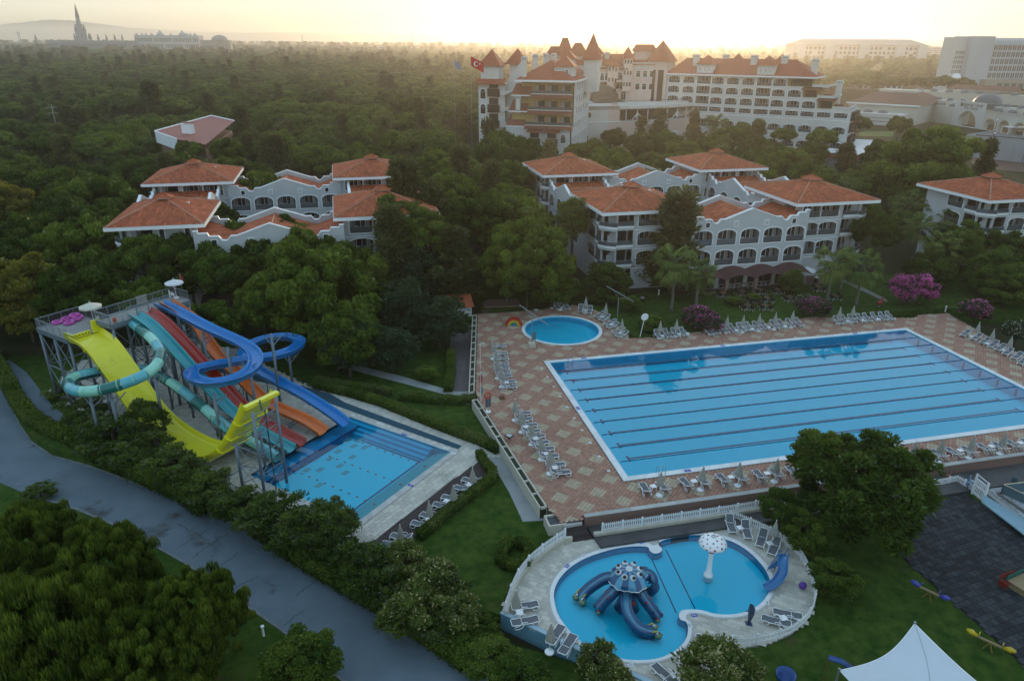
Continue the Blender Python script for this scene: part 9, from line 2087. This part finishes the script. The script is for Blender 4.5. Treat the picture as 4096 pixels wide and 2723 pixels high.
for i in range(60):
 x=random.uniform(0,1150);d=random.uniform(1900,3200);w_=random.uniform(6,22);p=atd(x,97,d);hgt=random.uniform(14,24)
 b=MB();b.cbox((0,0,hgt/2),w_*d/FD,18,hgt);o=b.build('town_building',cream if i % 3 else cw_,label='pale low building of the far town along the horizon',cat='building',group='buildings of the far town');o.location=(p.x,p.y,0)
 for k in range(3):
  b=MB();b.cbox((0,-9.1,hgt*(k+.5)/3),w_*d/FD*.9,.1,hgt*.12);b.build('window_band',winm,o)
block(1700/2.3,2090/2.3,112,108,1,30,'unfinished concrete frame standing in the wood',K=KD,dist=900,m=cw_) if False else None
e=empty('water_ride_tower',tuple(Vector((*atd(47,97,DS)[:2],0))),0,'thin ride tower with a looped top at the far left','tower');b=MB()
for s_ in (-3,3): b.tube([(s_*u,0,0),(s_*.4*u,0,zt(47,75))],.6*u,5)
b.tube([(3*u*math.cos(k*math.pi/5),0,zt(47,77)+3*u*math.sin(k*math.pi/5)) for k in range(10)],.5*u,5,closed=True);b.build('frame',steel,e)
for x,h_,lb in ((950,27,'thin mast on the horizon left of the hotel'),(697,17,'short mast on the horizon above the left villas')):
 p=atd(x,97,1500);e=empty('radio_mast',(p.x,p.y,0),0,lb,'mast','masts on the horizon');b=MB();b.tube([(0,0,0),(0,0,zt(x,97-h_)*.95)],.5,5);b.build('pole',dgrey,e)
# shiny red roof in the forest
fr=empty('forest_pavilion',(0,0,0),0,'pavilion with wet looking red roof and white gable standing in the wood','building')
wet=mat('glossy_red_roof',(.30,.085,.06),(.24,.07,.05),rough=.62,ns=.4,spec=.3)
a0=W(K2,970,825,11.5);a1=W(K2,1325,728,13);a2=W(K2,1470,760,12.5);a3=W(K2,1290,908,11.3);a4=W(K2,1110,875,11)
b=MB();b.add([tuple(a0),tuple(a4),tuple(a3),tuple(a2),tuple(a1)],[(0,1,2,3,4)]);b.build('roof',wet,fr)
def edge(p,q,m,par,r_=.25,dz=.1): b=MB();b.tube([tuple(p+Vector((0,0,dz))),tuple(q+Vector((0,0,dz)))],r_,4);b.build('roof_edge',m,par)
for p,q in ((a0,a4),(a1,a2),(a0,a1)): edge(p,q,trimw,fr,.22)
c5=(a0+a1+a2+a3+a4)/5
b=MB();b.prism([(c5.x+(p.x-c5.x)*.9,c5.y+(p.y-c5.y)*.9) for p in (a0,a4,a3,a2,a1)],0,9.8);b.build('wall',brownw,fr)
b=MB();b.add([tuple(a0+Vector((0,0,.1))),tuple(a4+Vector((0,0,.1))),tuple(a4+Vector((0,0,-3))),tuple(a0+Vector((0,0,-3)))],[(0,1,2,3)]);b.build('gable',trimw,fr)
ch_=W(K2,1180,815,12.4);b=MB();b.X=Matrix.Translation(ch_) @ Matrix.Rotation(-.5,4,'Z');b.box(-1.6,1.6,-.7,.7,-1.5,1.6);b.build('chimney',trimw,fr)
b=MB();b.X=Matrix.Translation(ch_) @ Matrix.Rotation(-.5,4,'Z');b.box(-1.8,1.8,-.9,.9,1.9,2.05);b.build('chimney_cap',wet,fr)
# flags beside the hotel
def flag(x,y,h,m,lb,em=False):
 p=atd(*K3(x,y),185);gz=0;e=empty('flag',(p.x,p.y,0),0,lb,'flag');top=p.z+3.2
 b=MB();b.tube([(0,0,0),(0,0,top)],.03,5);b.build('pole',steel,e)
 b=MB();vs=[];nx=8
 for i in range(nx+1):
  for j in range(2): vs.append((i*.42*(1 if em else .55),.25*math.sin(i*.9),top-.2-i*.22-((2.4 if em else 1.5) if j else 0)))
 b.add(vs,[(2*i,2*i+1,2*i+3,2*i+2) for i in range(nx)]);fo=b.build('cloth',m,e)
 if em:
  b=MB();n=14;c0=(1.3,-.32,top-2.1);vs=[]
  for k in range(n+1): a=.6+5.1*k/n;vs+=[(c0[0]+.62*math.cos(a),c0[1],c0[2]+.62*math.sin(a)),(c0[0]+.14+.48*math.cos(a),c0[1],c0[2]+.48*math.sin(a))]
  b.add(vs,[(2*k,2*k+1,2*k+3,2*k+2) for k in range(n)])
  st_=[(c0[0]+.95+(.3 if k % 2==0 else .12)*math.cos(math.pi+k*math.pi/5),c0[1],c0[2]+(.3 if k % 2==0 else .12)*math.sin(math.pi+k*math.pi/5)) for k in range(10)]
  b.add(st_,[tuple(range(10))]);b.build('crescent_and_star',trimw,e)
flag(180,375,20,mat('flag_red',(.55,.015,.02),rough=.7),'red flag with white crescent and star left of the hotel',True)
flag(35,400,20,mat('flag_white',(.35,.36,.42),rough=.7),'pale flag left of the red one')
# power poles in the wood
p=atd(*K2(340,740),235);e=empty('power_pole',(p.x,p.y,0),0,'wooden power pole with two cross arms in the wood at the left','pole');b=MB();b.tube([(0,0,0),(0,0,p.z+4)],.16,6)
for z in (p.z+3.2,p.z+1.4): b.box(-1.6,1.6,-.08,.08,z,z+.18)
b.build('pole',mat('pale_pole',(.3,.29,.27)),e)
# faint hills beyond the air
hm=mat('hill_rock',(.16,.17,.16),(.12,.14,.12),rough=1,ns=.001)
def hills(name,d,prof):
 b=MB();vs=[];m_=len(prof)
 for x,y in prof:
  p=atd(x,y,d);q=atd(x,104,d);r_=atd(x,y,d*1.25);vs+=[(q.x,q.y,-60),tuple(p),(r_.x,r_.y,-60)]
 b.smooth=True;b.add(vs,[(3*i,3*i+3,3*i+4,3*i+1) for i in range(m_-1)]+[(3*i+1,3*i+4,3*i+5,3*i+2) for i in range(m_-1)]);b.build(name,hm,kind='structure')
hp=[(-500,70),(-200,64),(-60,60),(0,58),(70,50),(110,46),(160,47),(220,54),(290,64),(380,70),(470,74),(560,76),(680,75),(760,78),(900,78),(1050,84),(1200,88),(1500,90),(1900,92),(2400,95),(2900,95)]
hp2=[]
for (x0,y0),(x1,y1) in zip(hp,hp[1:]):
 for i in range(6): t=i/6;hp2.append((x0+(x1-x0)*t,y0+(y1-y0)*t+random.uniform(-.8,.8)))
hills('hills',16000,hp2)
# ---------------------------------------------------------------- the air
b=MB();b.box(-5950,5950,-450,9550,-13,150)
b.build('haze',volmat('haze',.00022,(.98,.93,.85),.78),kind='stuff')
